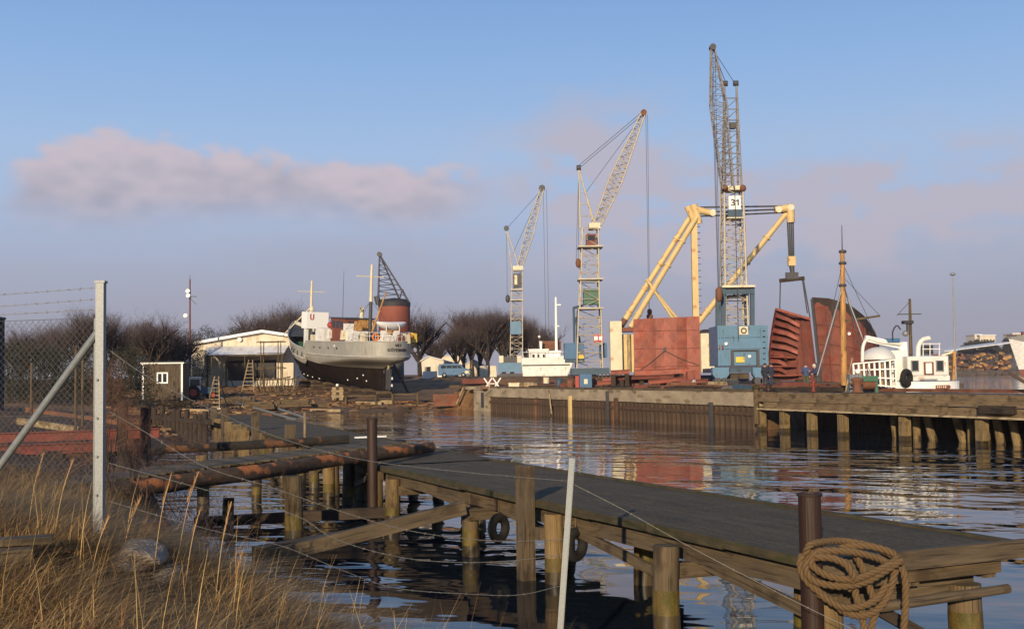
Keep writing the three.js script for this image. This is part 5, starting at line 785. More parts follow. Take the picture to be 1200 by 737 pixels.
{ // middle crane
  const D = 130, p = G(691, D), o = thing('tower_crane', 'white lattice crane in the middle with green machinery and its jib raised to the right', 'crane', p), Lc = (px, py, dz = 0) => at(px, py, D + dz).sub(o.position);
  const bx = (name, m, x0, y0, x1, y1, z, d, par = o) => { const a = Lc(x0, y1), b = Lc(x1, y0); return box(par, name, m, (a.x + b.x) / 2, (a.y + b.y) / 2, z - d / 2, b.x - a.x, b.y - a.y, d); };
  lattice(o, 'tower', Lc(690.5, 440).setY(.6), Lc(690.5, 362), 2.9, 2.5, 7, .10, .038, M.lattice); lattice(o, 'tower', Lc(690.5, 362), Lc(691.5, 268), 2.2, 1.75, 9, .10, .038, M.lattice);
  for (const y of [362, 328, 290]) bx('platform', M.lattice, 677, y - 1, 706, y + 1, 1.5, 3); bx('machinery', M.green, 684, 339, 702, 357, .8, 1.8); bx('cab', M.redBrown, 687, 275, 698, 290, .9, 1.5); bx('cab_window', M.glass, 688.5, 277, 696.5, 283, .95, .06); bx('warning_board', M.red, 695, 392, 706, 402, 1.35, .06); for (const x of [695.5, 701]) bx('warning_stripe', M.cleanWhite, x, 394.5, x + 4, 399, 1.42, .06);
  const hs = bx('motor_house', M.blueDeep, 661.5, 402, 684, 421, 1.2, 3.2); bx('yellow_plate', M.yellow, 676, 416, 683.5, 420.5, 1.25, .06, hs); bx('house_skirt', M.blueDark, 663, 421, 683, 425, 1.0, 2.8, hs); bx('motor_house', M.blueDeep, 704, 402, 711, 419, .6, 2.5); S().rod(Lc(673, 402).setZ(.4), Lc(672, 360).setZ(.4), .14, .14, 6).mesh('strut', M.blueDark, o); S().rod(Lc(684, 425).setZ(.4), Lc(674, 372).setZ(.4), .12, .12, 6).mesh('strut', M.blueDark, o); S().rod(Lc(672, 361).setZ(.4), Lc(684, 358).setZ(.4), .14, .14, 6).mesh('strut', M.blueDark, o); box(o, 'undercarriage', M.blueDark, 0, .5, -.2, 4.2, .7, 4);
  const ap = Lc(678.5, 197).setZ(-.3); for (const [px, z] of [[680, .6], [698, .6], [680, -1.1], [698, -1.1]]) S().rod(Lc(px, 268).setZ(z), ap, .1, .08, 6).mesh('mast_leg', M.lattice, o); for (let k = 1; k < 5; k++) S().rod(Lc(680, 268).setZ(.6).lerp(ap, k / 5), Lc(698, 268).setZ(.6).lerp(ap, k / 5), .05, .05, 4).mesh('mast_rung', M.lattice, o); rod(o, 'head_sheave', M.darkSteel, ap.clone().add(V(-.25, .1, 0)), ap.clone().add(V(.25, .1, 0)), .3, .3, 12); bx('pivot_box', M.creamPale, 690, 262, 703, 269, .8, 1.8);
  const j0 = Lc(700, 263).setZ(.2), j1 = Lc(752, 137).setZ(1.2), jm = j0.clone().lerp(j1, .4); lattice(o, 'jib', j0, jm, .9, 1.5, 9, .085, .04, M.lattice); lattice(o, 'jib', jm, j1, 1.5, .5, 14, .085, .04, M.lattice); rod(o, 'head_sheave', M.rust, j1.clone().add(V(.1, .2, -.3)), j1.clone().add(V(.1, .2, .3)), .34, .34, 14);
  for (const dy of [0, .35]) cable(o, ap.clone().add(V(0, dy, 0)), j1.clone().add(V(0, dy, 0)), .03); cable(o, Lc(687, 225).setZ(0), j1, .025); for (const dx of [0, .5]) cable(o, j1.clone().add(V(.35 + dx * .4, 0, 0)), Lc(759 + dx * 2, 362).setZ(1.2), .022); hook(o, Lc(760, 366).setZ(1.2)); for (const dx of [0, 2.5]) cable(o, ap, Lc(675.5 + dx, 305).setZ(-.3), .022); const wt = Lc(678, 308).setZ(-.3); S().ball(wt.x, wt.y, wt.z, .4, .8, 1.4, .8, 10).mesh('balance_weight', M.rust, o);
}
{ // far crane
  const D = 178, p = G(604, D), o = thing('tower_crane', 'farthest and smallest lattice crane with a blue base house by the bare grove', 'crane', p), Lc = (px, py, dz = 0) => at(px, py, D + dz).sub(o.position);
  const bx = (name, m, x0, y0, x1, y1, z, d, par = o) => { const a = Lc(x0, y1), b = Lc(x1, y0); return box(par, name, m, (a.x + b.x) / 2, (a.y + b.y) / 2, z - d / 2, b.x - a.x, b.y - a.y, d); };
  lattice(o, 'tower', Lc(605, 430), Lc(606, 318), 1.95, 1.6, 16, .09, .038, M.lattice); const hs = bx('base_house', M.blue, 584, 425, 615, 436, 1.6, 3.4); bx('house_top', M.darkSteel, 590, 418, 606, 426, 1.2, 2.4, hs); for (const x of [585, 606]) bx('cream_cabinet', M.creamPale, x, 417, x + 5, 425, 1.5, 1.2, hs); box(o, 'undercarriage', M.darkSteel, -.5, .2, 0, 4, .9, 3.4);
  bx('lift_cage', M.blue, 598, 377, 611, 392, 1.1, 2.0); const cab = bx('cab', M.darkSteel, 601.5, 321, 611, 337, 1.0, 1.6); bx('cab_panel', M.creamPale, 603, 323, 606, 334, 1.05, .08, cab); bx('pivot_box', M.creamPale, 601, 312, 613, 317, .8, 1.6); for (const y of [352, 340]) bx('platform', M.lattice, 598, y - .7, 613, y + .7, 1.2, 2.4);
  const ap = Lc(593.5, 268).setZ(-.2); for (const [px, z] of [[600, .7], [609, .7], [600, -.9]]) S().rod(Lc(px, 316).setZ(z), ap, .1, .08, 6).mesh('mast_leg', M.lattice, o); S().rod(Lc(598, 300).setZ(.2), Lc(602, 300).setZ(.2), .08, .08, 4).mesh('mast_rung', M.lattice, o); const j0 = Lc(609, 314).setZ(.2), j1 = Lc(635, 223).setZ(.8), jm = j0.clone().lerp(j1, .45); lattice(o, 'jib', j0, jm, .8, 1.3, 7, .085, .045, M.lattice); lattice(o, 'jib', jm, j1, 1.3, .5, 9, .085, .045, M.lattice); rod(o, 'head_sheave', M.darkSteel, j1.clone().add(V(0, .2, -.3)), j1.clone().add(V(0, .2, .3)), .5, .5, 12); rod(o, 'head_sheave', M.darkSteel, ap.clone().add(V(0, .1, -.3)), ap.clone().add(V(0, .1, .3)), .4, .4, 12);
  cable(o, ap, j1, .03); cable(o, Lc(601, 297).setZ(0), j1, .03); for (const dx of [0, .5]) cable(o, j1.clone().add(V(.2 + dx, 0, 0)), Lc(640, 425).setZ(.8).add(V(dx, 0, 0)), .025); cable(o, ap, Lc(594.5, 348).setZ(-.2), .025); const wt = Lc(595, 350).setZ(-.2); S().ball(wt.x, wt.y, wt.z, .45, .8, 1.4, .8, 10).mesh('balance_weight', M.darkSteel, o);
}
{ // cream sheerleg crane
  const D = 122, p = G(800, D), o = thing('sheerleg_crane', 'big cream sheerleg crane with a raised boom holding the red hull section', 'crane', p), Lc = (px, py, dz = 0) => at(px, py, D + dz).sub(o.position);
  const bx = (name, m, x0, y0, x1, y1, z, d) => { const a = Lc(x0, y1), b = Lc(x1, y0); return box(o, name, m, (a.x + b.x) / 2, (a.y + b.y) / 2, z - d / 2, b.x - a.x, b.y - a.y, d); };
  for (const [a, b, z0] of [[[728, 383], [812, 250], -.9], [[738, 384], [816, 255], .9]]) S().rod(Lc(...a).setZ(z0), Lc(...b).setZ(z0 * .4), .32, .28, 14).mesh('back_leg', M.cream, o); S().rod(Lc(724.5, 388.5).setZ(-.9), Lc(734, 373.5).setZ(-.88), .34, .34, 14).mesh('leg_foot', M.rust, o);
  for (const t of [.12, .34, .56, .78]) for (const [a, b, z0] of [[[728, 383], [812, 250], -.9], [[738, 384], [816, 255], .9], [[817, 380], [922, 250], 0]]) { const A = Lc(...a).setZ(z0), C = Lc(...b).setZ(z0 * .4), c = A.clone().lerp(C, t), u = C.clone().sub(A).normalize().multiplyScalar(.09); S().rod(c.clone().sub(u), c.clone().add(u), .40, .40, 14).mesh('flange', M.cream, o); }
  for (const [a, b, z] of [[[757, 328], [792, 380], .8], [[758, 327], [801, 380], -.8]]) S().rod(Lc(...a).setZ(z), Lc(...b).setZ(z), .16, .16, 10).mesh('strut', M.cream, o);
  const mb = Lc(816, 390), mt = Lc(813, 250); beam(o, 'mast', M.cream, mb.clone().setZ(0).setY(0), mt.clone().setZ(0), .62, .62); for (let k = 0; k < 16; k++) { const q = mb.clone().lerp(mt, .15 + k / 19); box(o, 'mast_rung', M.rust, q.x + .48, q.y, .2, .25, .05, .4); }
  S().rod(Lc(817, 380).setZ(0), Lc(922, 250).setZ(0), .33, .28, 14).mesh('boom', M.cream, o); const h0 = Lc(813, 247), h1 = Lc(924, 245); for (const [a, b, r] of [[[806, 242], [812, 256], .4], [[812, 245], [838, 250.5], .42], [[813, 240], [820, 262], .42]]) S().rod(Lc(...a).setZ(.1), Lc(...b).setZ(.1), r, r * .8, 10).mesh('mast_head', M.cream, o); S().rod(Lc(908, 246).setZ(.1), Lc(930, 243).setZ(.1), .4, .4, 10).mesh('boom_head', M.cream, o); S().rod(Lc(926, 244).setZ(.1), Lc(927, 261).setZ(.1), .45, .42, 10).mesh('boom_head', M.cream, o); for (const [x, y] of [[835, 250], [912, 246], [926, 244]]) { const c = Lc(x, y); rod(o, 'sheave', M.creamPale, c.clone().setZ(-.35), c.clone().setZ(.55), .36, .36, 16); }
  for (const [y0, y1] of [[243, 241.5], [249, 245], [253.5, 249]]) for (const z of [-.2, .3]) cable(o, Lc(820, y0).setZ(z), Lc(922, y1).setZ(z), .05);
  for (const dx of [-.3, -.1, .1, .3]) for (const z of [-.15, .15]) cable(o, Lc(926.5, 258).add(V(dx, 0, 0)).setZ(z), Lc(928, 303).add(V(dx * .8, 0, 0)).setZ(z), .045, 'fall_rope'); const hb2 = Lc(928, 306); box(o, 'lower_block', M.cream, hb2.x, hb2.y, 0, .75, 1.0, .6); rod(o, 'hook', M.darkSteel, hb2.clone().add(V(0, -.4, -hb2.z)), hb2.clone().add(V(.1, -1.8, -hb2.z)), .28, .2, 10); const s0 = Lc(914, 329), s1 = Lc(943, 326); beam(o, 'spreader_beam', M.darkWood, s0.clone().setZ(0), s1.clone().setZ(0), .35, .4); box(o, 'spreader_lug', M.darkSteel, Lc(928.5, 323).x, Lc(928.5, 323).y, 0, 1.3, .7, .4); for (const [a, b] of [[[915, 330], [914.5, 364]], [[941, 328], [947, 367]], [[942, 328], [950, 372]]]) S().rod(Lc(...a).setZ(0), Lc(...b).setZ(-.1), .07, .07, 5).mesh('sling', M.darkSteel, o);
  bx('pylon', M.creamPale, 714.5, 377, 727, 434, 1.6, 1.2); bx('cross_platform', M.redBrown, 727, 384, 743, 389, 1.2, 2.6); for (const [x0, x1, m] of [[728, 734, M.cream], [735, 738, M.paleWood], [740, 742, M.cream]]) bx('pillar', m, x0, 392, x1, 436, .6, 1.2); bx('ballast_house', M.creamPale, 820, 391, 834, 436, 1.4, 2.6); const c = Lc(827, 390.5); S().ball(c.x, c.y, .1, .75, 1.1, .55, 1.6, 14).mesh('house_roof', M.black, o); bx('orange_box', M.yellow, 828, 418, 832.5, 424, 1.46, .1); box(o, 'base_frame', M.darkSteel, .2, .2, 0, 13, .7, 3.6);
}

// ------------------------------------------------------------------ steel and gear on the quay
{ // red plate panel
  const D = 101, p = G(782, D), o = thing('plate_panel', 'big square red primed steel plate panel standing on the quay', 'steel panel', p), Lc = (px, py) => at(px, py, D).sub(o.position), xs = [743.5, 755, 768, 779, 793, 806, 820], top = (x) => lerp(374, 370.5, (x - 743) / 77);
  for (let k = 0; k < 6; k++) { const a = Lc(xs[k], 444), b = Lc(xs[k + 1], top((xs[k] + xs[k + 1]) / 2)); box(o, 'plate', k % 3 === 1 ? M.primer : M.primerPale, (a.x + b.x) / 2, (a.y + b.y) / 2, (k % 2) * .03, b.x - a.x - .03, b.y - a.y, .12); }
  for (let k = 0; k < 5; k++) { const a = Lc(745, 385 + k * 13), b = Lc(819, 384 + k * 13); beam(o, 'rear_stiffener', M.primerDark, a.setZ(-.2), b.setZ(-.2), .25, .12); }
  for (const y of [388, 409, 430]) S().rod(Lc(744, y).setZ(.075), Lc(819, y - 1).setZ(.105), .02, .02, 4).mesh('weld_seam', M.primerDark, o); const c = Lc(779, 411).setZ(.16); for (const q of [[745, 437], [819, 428]]) S().path([c, c.clone().lerp(Lc(...q).setZ(.14), .5).add(V(0, -.1, .02)), Lc(...q).setZ(.14)], .03, 5, 10).mesh('lifting_chain', M.darkSteel, o); box(o, 'lifting_lug', M.darkSteel, c.x, c.y + .1, .1, .22, .4, .12);
  for (const x of [747, 815]) { const a = Lc(x, 440).setZ(-.1); beam(o, 'rear_prop', M.rust, a.clone().setY(0).setZ(-2.6), a.clone().setY(a.y + 3.2).setZ(-.2), .16); }
}
{ // heap of red plates and sections in front of it
  const D = 93; const spec = [[706, 446, 800, 440, .35, M.primerPale, 'long pale red steel section on top of the heap, left of the panel foot'], [700, 449, 780, 445, .3, M.primer, 'red steel section at the front of the heap by the ladder racks'], [744, 437, 808, 434, .4, M.primerPale, 'pale red box girder lying against the foot of the red panel'], [720, 443, 790, 441, .28, M.primerDark, 'dark red steel section in the middle of the heap'], [760, 448, 814, 443, .3, M.primer, 'red steel section at the right end of the heap'], [716, 436.5, 738, 435.5, .3, M.primerPale, 'short pale red girder left of the panel'], [788, 449, 830, 446, .24, M.redBrown, 'brown steel bar lying on the quay in front of the panel']];
  spec.forEach(([x0, y0, x1, y1, h, m, lab], i) => { const a = at(x0, y0, D - i * .55), b = at(x1, y1, D - i * .55 + .4), gy = groundY(a.x, a.z); a.y = Math.max(a.y, gy + h / 2 + .02); b.y = Math.max(b.y, gy + h / 2 + .02); const o = thing('steel_section', lab, 'steel section', [a.x, gy, a.z]), A = a.clone().sub(o.position), Bq = b.clone().sub(o.position); beam(o, 'web', m, A, Bq, .05, h); for (const s of [-1, 1]) beam(o, 'flange', m, A.clone().add(V(0, s * h / 2, 0)), Bq.clone().add(V(0, s * h / 2, 0)), .3, .05); for (const t of [.12, .85]) { const c = A.clone().lerp(Bq, t); box(o, 'support_block', M.darkWood, c.x, (c.y - h / 2) / 2, c.z, .3, Math.max(.04, c.y - h / 2 - .03), .5); } });
  const pt2 = at(812, 441, 91), pp = thing('steel_block', 'red steel bracket block at the right foot of the panel', 'steel block', [pt2.x, groundY(pt2.x, pt2.z), pt2.z]); S().prism([[-.5, 0], [.5, 0], [.5, .9], [.1, 1.3], [-.5, 1.2]], .7, new THREE.Matrix4(), .02).mesh('bracket', M.primer, pp); box(pp, 'gusset', M.primerDark, 0, .5, .76, .06, .9, .1);
  const wt = at(813.5, 446, 89), wo = thing('pipe_end', 'short red pipe with a white round end by the panel foot', 'pipe', [wt.x, groundY(wt.x, wt.z) + .32, wt.z], 1.0); rod(wo, 'pipe', M.primer, V(0, 0, -1.0), V(0, 0, 0), .32, .32, 18); rod(wo, 'end_cap', M.cleanWhite, V(0, 0, 0), V(0, 0, .05), .3, .3, 18);
  for (let k = 0; k < 9; k++) { const x = 704 + k * 4.4, a = at(x + 2, 448, 95), gy = groundY(a.x, a.z); tag(beam(scene, 'rack_bar', M.greyWood, V(a.x, gy, a.z), V(a.x - .3, gy + 1.25, a.z - .4), .07, .09), 'grey slanting bar of the rack left of the red steel heap, ' + ORD[k] + ' from the left', 'rack bar', 'rack bars by the red steel'); }
}
{ // lockers, drums and small things behind the quay edge
  const put = (name, cat, lab, px, D, w, h, d, m, turn = 0, trim) => { const p = G(px, D), o = thing(name, lab, cat, p, turn); S().prism([[-w / 2, 0], [w / 2, 0], [w / 2, h], [-w / 2, h]], d, new THREE.Matrix4().makeTranslation(0, 0, -d / 2), .02).mesh('body', m, o); if (trim) box(o, trim[0], trim[1], 0, h * .55, d / 2 + .04, w * .3, h * .3, .03); else box(o, 'lid', m, 0, h + .05, 0, w + .1, .06, d + .1); return o; };
  const lk = put('steel_locker', 'locker', 'upright blue steel locker standing by the quay edge below the middle crane', 686, 97, 1.0, 1.35, .7, M.blueDeep, 0, ['door_label', M.creamPale]); box(lk, 'red_side_strip', M.red, -.72, .62, .1, .3, 1.2, .3);
  put('tool_box', 'box', 'grey white tool chest on the quay left of the barrel', 592, 112, 1.5, .7, .8, M.white); put('tool_box', 'box', 'small pale chest beside the white tool chest', 602, 112, 1.0, .6, .7, M.creamPale);
  const bp = G(619, 108), br = thing('cask', 'pale wooden cask lying on its side near the quay edge', 'cask', [bp.x, bp.y + .42, bp.z]); S().lathe([[.001, -.8], [.34, -.8], [.42, -.3], [.42, .3], [.34, .8], [.001, .8]], 20, new THREE.Matrix4().makeRotationZ(Math.PI / 2)).mesh('barrel', M.paleWood, br); for (const x of [-.55, -.2, .2, .55]) S().put(new THREE.TorusGeometry(.405, .025, 6, 22).rotateY(Math.PI / 2).translate(x, 0, 0)).mesh('hoop', M.rust, br);
  for (const [px, D, m, lab] of [[640, 118, M.creamPale, 'cream drum standing below the white wheelhouse'], [668, 100, M.rust, 'rusty drum beside the blue locker'], [697, 99, M.rust, 'orange brown drum right of the blue locker'], [655, 104, M.blueDark, 'dark blue drum left of the blue locker']]) { const p = G(px, D), o = thing('drum', lab, 'drum', p); S().lathe([[.001, 0], [.3, 0], [.3, .29], [.315, .3], [.3, .31], [.3, .58], [.315, .59], [.3, .6], [.3, .88], [.001, .87]], 20).mesh('shell', m, o); rod(o, 'bung', M.darkSteel, V(.15, .87, 0), V(.15, .9, 0), .04, .04, 8); }
  const tp = G(578, 117), tr = thing('saw_trestle', 'white crossed timber saw trestle near the quay edge', 'trestle', tp); for (const x of [-.55, .35]) { beam(tr, 'leg', M.white, V(x - .4, 0, 0), V(x + .4, 1.2, .05), .13); beam(tr, 'leg', M.white, V(x + .4, 0, .14), V(x - .4, 1.2, .1), .13); } beam(tr, 'rail', M.white, V(-.5, .62, -.05), V(.35, .62, -.05), .1);
  const rp = at(560, 443, 121); tag(box(scene, 'steel_plate', M.primerDark, rp.x, groundY(rp.x, rp.z) + .3, rp.z, 3.4, .5, 1.0, .1), 'dark red plate stack left of the white trestle', 'steel plate'); const rp2 = at(596, 447, 114); tag(box(scene, 'steel_plate', M.rust, rp2.x, groundY(rp2.x, rp2.z) + .12, rp2.z, 5.5, .2, 1.2, .12), 'rusty plate lying flat in front of the white tool chest', 'steel plate');
  for (const [px, D, len, m, turn, lab] of [[628, 110, 3.0, M.paleWood, .1, 'pale plank beside the cask'], [645, 104, 4.0, M.darkWood, -.05, 'dark baulk in front of the cream drum'], [540, 121, 2.6, M.oldWood, .4, 'brown plank near the concrete end of the quay'], [725, 89, 4, M.darkWood, -1.197, 'dark baulk lying along the quay edge below the steel heap'], [812, 82.5, 5, M.darkWood, -1.197, 'dark heavy baulk on the quay edge below the panel'], [905, 76, 3, M.paleWood, -1.197, 'pale plank lying on the quay near the two men'], [960, 68, 4, M.darkWood, -1.197, 'dark baulk on the pier in front of the green winch']]) { const p = G(px, D); p.y = Math.max(p.y, QTOP); tag(box(scene, 'timber', m, p.x, p.y + .14, p.z, len, .26, .3, turn), lab, 'timber'); }
  // leaning red plate and prop by the slip corner
  const q = at(522, 468, 121), pl = thing('leaning_plate', 'rust red plate leaning against the bank left of the concrete quay end', 'plate', [q.x, .4, q.z]); box(pl, 'plate', M.rust, 0, .6, 0, 2.6, 1.3, .1, .1, -.3); beam(pl, 'prop', M.paleWood, V(1.2, .2, 1.0), V(1.9, 1.9, 0), .14);
}
// bollards on the pier
{
  const p1 = Q(qk(925) + .8, 1.0), h = thing('hydrant', 'small bright red hydrant on the pier near the men', 'hydrant', p1); S().lathe([[.001, 0], [.16, 0], [.16, .08], [.1, .1], [.1, .5], [.15, .52], [.13, .66], [.001, .72]], 16).mesh('body', M.redBeam, h); rod(h, 'outlet', M.redBeam, V(-.22, .42, 0), V(.22, .42, 0), .06, .06, 10);
  const p2 = Q(qk(987), .9), b = thing('bollard', 'brown mushroom topped iron bollard on the pier by the green winch', 'bollard', p2); S().lathe([[.001, 0], [.34, 0], [.34, .06], [.22, .12], [.2, .55], [.34, .68], [.34, .76], [.2, .82], [.001, .84]], 20).mesh('body', M.rust, b); rod(b, 'cross_bar', M.rust, V(-.42, .5, 0), V(.42, .5, 0), .05, .05, 8);
  const p3 = Q(qk(887) + .2, .6), m = thing('bollard', 'short dark iron bollard where quay and pier meet', 'bollard', p3); S().lathe([[.001, 0], [.2, 0], [.16, .1], [.16, .34], [.24, .42], [.001, .48]], 16).mesh('body', M.rustIron, m);
}
// the two curved hull sections being lifted
{
  const D = 121, p = G(925, D), o = thing('hull_section', 'rust red curved hull section with rows of inner ribs hanging from the cream crane', 'hull section', p), Lc = (px, py) => at(px, py, D).sub(o.position);
  const lx = (v) => lerp(897, 909, Math.pow(v, 1.8)) + 3 * (1 - v), rx = (v) => lerp(960, 951, v), ty = (u, v) => lerp(446, lerp(361, 373, u), v), zz = (u) => -2.6 * Math.sin(u * 2.3) + 1.6 * u, nu = 22, nv = 16, pos = [], uv = [];
  const P = (u, v, off = 0) => { const q = Lc(lerp(lx(v), rx(v), u), ty(u, v)); return V(q.x, q.y, zz(u) + off); };
  for (let i = 0; i < nu; i++) for (let j = 0; j < nv; j++) { const a = P(i / nu, j / nv), b = P((i + 1) / nu, j / nv), c = P((i + 1) / nu, (j + 1) / nv), d = P(i / nu, (j + 1) / nv); for (const q of [a, b, c, a, c, d]) { pos.push(q.x, q.y, q.z); uv.push(q.x, q.y); } }
  S().tris(pos, uv).mesh('shell_plating', M.primerDark, o);
  for (let k = 0; k < 8; k++) { const v = .93 - k * .105, ue = k < 5 ? .72 - .015 * k : .42, n = 14, rp = [], ru = []; for (let i = 0; i < n; i++) { const f = (t) => { const u = t * ue, drop = u > ue * .55 ? (u / ue - .55) ** 1.3 * .16 : 0; return [P(u, v - drop, .04), P(u, v - drop, .75), P(u, v - drop - .055, .75)]; }, a = f(i / n), b = f((i + 1) / n); for (const [m1, m2] of [[0, 1], [1, 2]]) for (const q of [a[m1], b[m1], b[m2], a[m1], b[m2], a[m2]]) { rp.push(q.x, q.y, q.z); ru.push(q.x, q.y + q.z); } } S().tris(rp, ru).mesh('rib', k % 2 ? M.primer : M.primerPale, o); }
  for (const u of [.74, .86]) { const a = P(u, .02, .1), b = P(u, .95, .1); beam(o, 'web_frame', M.primerDark, a, b, .12, .8); } for (const [v, u1] of [[.2, .6], [.07, .7], [.33, .6]]) { const a = P(.05, v, .5), b = P(u1, v + .015, .5); beam(o, 'deck_beam', M.primer, a, b, .5, .14); } beam(o, 'edge_bar', M.primerPale, P(.02, .985, .2), P(.98, .985, .2), .5, .25); for (const u of [.2, .7]) { const q = P(u, .02); box(o, 'support_block', M.darkWood, q.x, q.y / 2 - .05, q.z, .8, Math.max(.2, q.y + .1), .8); }
  const o2 = thing('hull_section', 'larger rust red curved hull section with tarred dark upper edge behind the boat mast', 'hull section', G(985, D)), L2 = (px, py) => at(px, py, D + 1).sub(o2.position), topc = (u) => { const k = [[0, 349], [.2, 351], [.45, 358], [.7, 372], [.9, 389], [1, 402]]; let i = 0; while (i < 4 && u > k[i + 1][0]) i++; return lerp(k[i][1], k[i + 1][1], (u - k[i][0]) / (k[i + 1][0] - k[i][0])); };
  const P2 = (u, v, off = 0) => { const q = L2(lerp(lerp(958, 949, v), 1036, u), lerp(449, topc(u), v)); return V(q.x, q.y, 2.4 * Math.sin(u * 2.3) - u * u * 4.2 + off + .5 * (1 - v)); };
  const sheet = (vf0, vf1, name, m, off, n2) => { const ps = [], us = []; const n1 = 40; for (let i = 0; i < n1; i++) for (let j = 0; j < n2; j++) { const f = (a, b) => P2(a, lerp(vf0(a), vf1(a), b), off); for (const q of [f(i / n1, j / n2), f((i + 1) / n1, j / n2), f((i + 1) / n1, (j + 1) / n2), f(i / n1, j / n2), f((i + 1) / n1, (j + 1) / n2), f(i / n1, (j + 1) / n2)]) { ps.push(q.x, q.y, q.z); us.push(q.x, q.y); } } return S().tris(ps, us).mesh(name, m, o2); };
  const rag = (u) => .955 - .10 * fbm(u * 16, 1, 4, 3) - .34 * sstep(.38, .75, u) * Math.pow(fbm(u * 22, 4, 4, 8), 1.2) - .16 * Math.exp(-(((u - .22) / .025) ** 2)) - .1 * Math.exp(-(((u - .35) / .02) ** 2));
  const pl = sheet(() => 0, () => 1, 'shell_plating', M.sectionRed ||= mk([.21, .066, .042], .8, T.rust, { bump: T.grain, bumpScale: .02 }), 0, 14); sheet(rag, () => 1, 'tar_coating', M.tar ||= mk([.03, .020, .016], .8, T.rust), .02, 4); for (let k = 0; k < 5; k++) { const u = .14 + k * .17; S().path([P2(u, .03, .03), P2(u, .3, .03), P2(u, .6, .03), P2(u, .88, .03)], .035, 4, 16).mesh('weld_seam', M.primerDark, pl); } for (const v of [.22, .45, .68]) S().path(Array.from({ length: 13 }, (_, i) => P2(i / 12 * .97 + .01, v, .03)), .035, 4, 40).mesh('weld_seam', M.primerDark, pl); beam(o2, 'edge_bar', M.darkSteel, P2(0, .02, .05), P2(0, .98, .05), .2, .3); for (const u of [.1, .5, .85]) { const q = P2(u, .01); box(o2, 'support_block', M.darkWood, q.x, q.y / 2, q.z, .9, Math.max(.2, q.y), .9); } { const q = P2(.42, .62, .08); rod(o2, 'draught_plate', M.cleanWhite, q, q.clone().add(V(0, 0, .05)), .16, .16, 12); }
}
// ------------------------------------------------------------------ boats
{ // white wheelhouse boat behind the crane base, left
  const D = 140, p = at(640, 440, D); const o = thing('workboat', 'white workboat with a tall white mast laid up behind the quay', 'boat', [p.x, groundY(p.x, p.z), p.z]), Lc = (px, py) => at(px, py, D).sub(o.position);
  const bx = (name, m, x0, y0, x1, y1, z, d, par = o) => { const a = Lc(x0, y1), b = Lc(x1, y0); return box(par, name, m, (a.x + b.x) / 2, (a.y + b.y) / 2, z - d / 2, b.x - a.x, b.y - a.y, d); };
  { const a = Lc(612, 434), b = Lc(670, 420); S().prism([[a.x + .2, 0], [b.x - .7, 0], [b.x - .15, b.y * .55], [b.x + .05, b.y - .1], [b.x - .9, b.y + .25], [b.x - 2.4, b.y], [a.x, b.y]], 3.2, new THREE.Matrix4().makeTranslation(0, 0, -2), .15).mesh('hull', M.white, o); for (let k = 0; k < 7; k++) rod(o, 'rail_post', M.white, V(lerp(a.x + .1, b.x - .6, k / 6), b.y, 1.2), V(lerp(a.x + .1, b.x - .6, k / 6), b.y + .8, 1.2), .03, .03, 5); beam(o, 'hand_rail', M.white, V(a.x + .1, b.y + .8, 1.2), V(b.x - .6, b.y + .8, 1.2), .05); beam(o, 'rubbing_band', M.darkSteel, V(a.x, b.y * .62, 1.36), V(b.x - .3, b.y * .62, 1.36), .06, .16); }
  const c = bx('wheelhouse', M.white, 620, 410.5, 642, 424, .9, 2.4); for (const x of [625, 630.5, 637]) bx('window', M.glass, x - 1.2, 415.5, x + 1.4, 421.5, .94, .05, c); bx('roof', M.cleanWhite, 619, 409, 643, 411, 1.0, 2.7, c); bx('deckhouse', M.cleanWhite, 642, 411, 657, 424, .7, 2.2); bx('companionway', M.redBrown, 651, 428, 657, 436, 1.18, .1); const m0 = Lc(652.5, 420), m1 = Lc(651.5, 348); rod(o, 'mast', M.cleanWhite, m0.setZ(-.4), m1.setZ(-.4), .2, .13, 10); for (const [y, w] of [[357, 2.4], [382, 1.6]]) { const q = Lc(651.7, y); beam(o, 'crosstree', M.cleanWhite, V(q.x - .1, q.y, -.4), V(q.x + w * .25, q.y, -.4), .14); } const f = Lc(634, 410); rod(o, 'ventilator', M.cleanWhite, f.clone().setZ(0), f.clone().setZ(0).add(V(0, 1.05, 0)), .12, .2, 10); S().ball(Lc(632, 394.5).x, Lc(632, 394.5).y, -.3, .16).mesh('lamp', M.cleanWhite, o); rod(o, 'aerial', M.steel, Lc(632, 409).setZ(-.3), Lc(632, 384).setZ(-.3), .03, .02, 5); bx('rust_screen', M.rust, 636, 399, 658, 410, -1.2, .3); bx('support_cradle', M.darkWood, 618, 434, 664, 438, .2, 2.4);
}
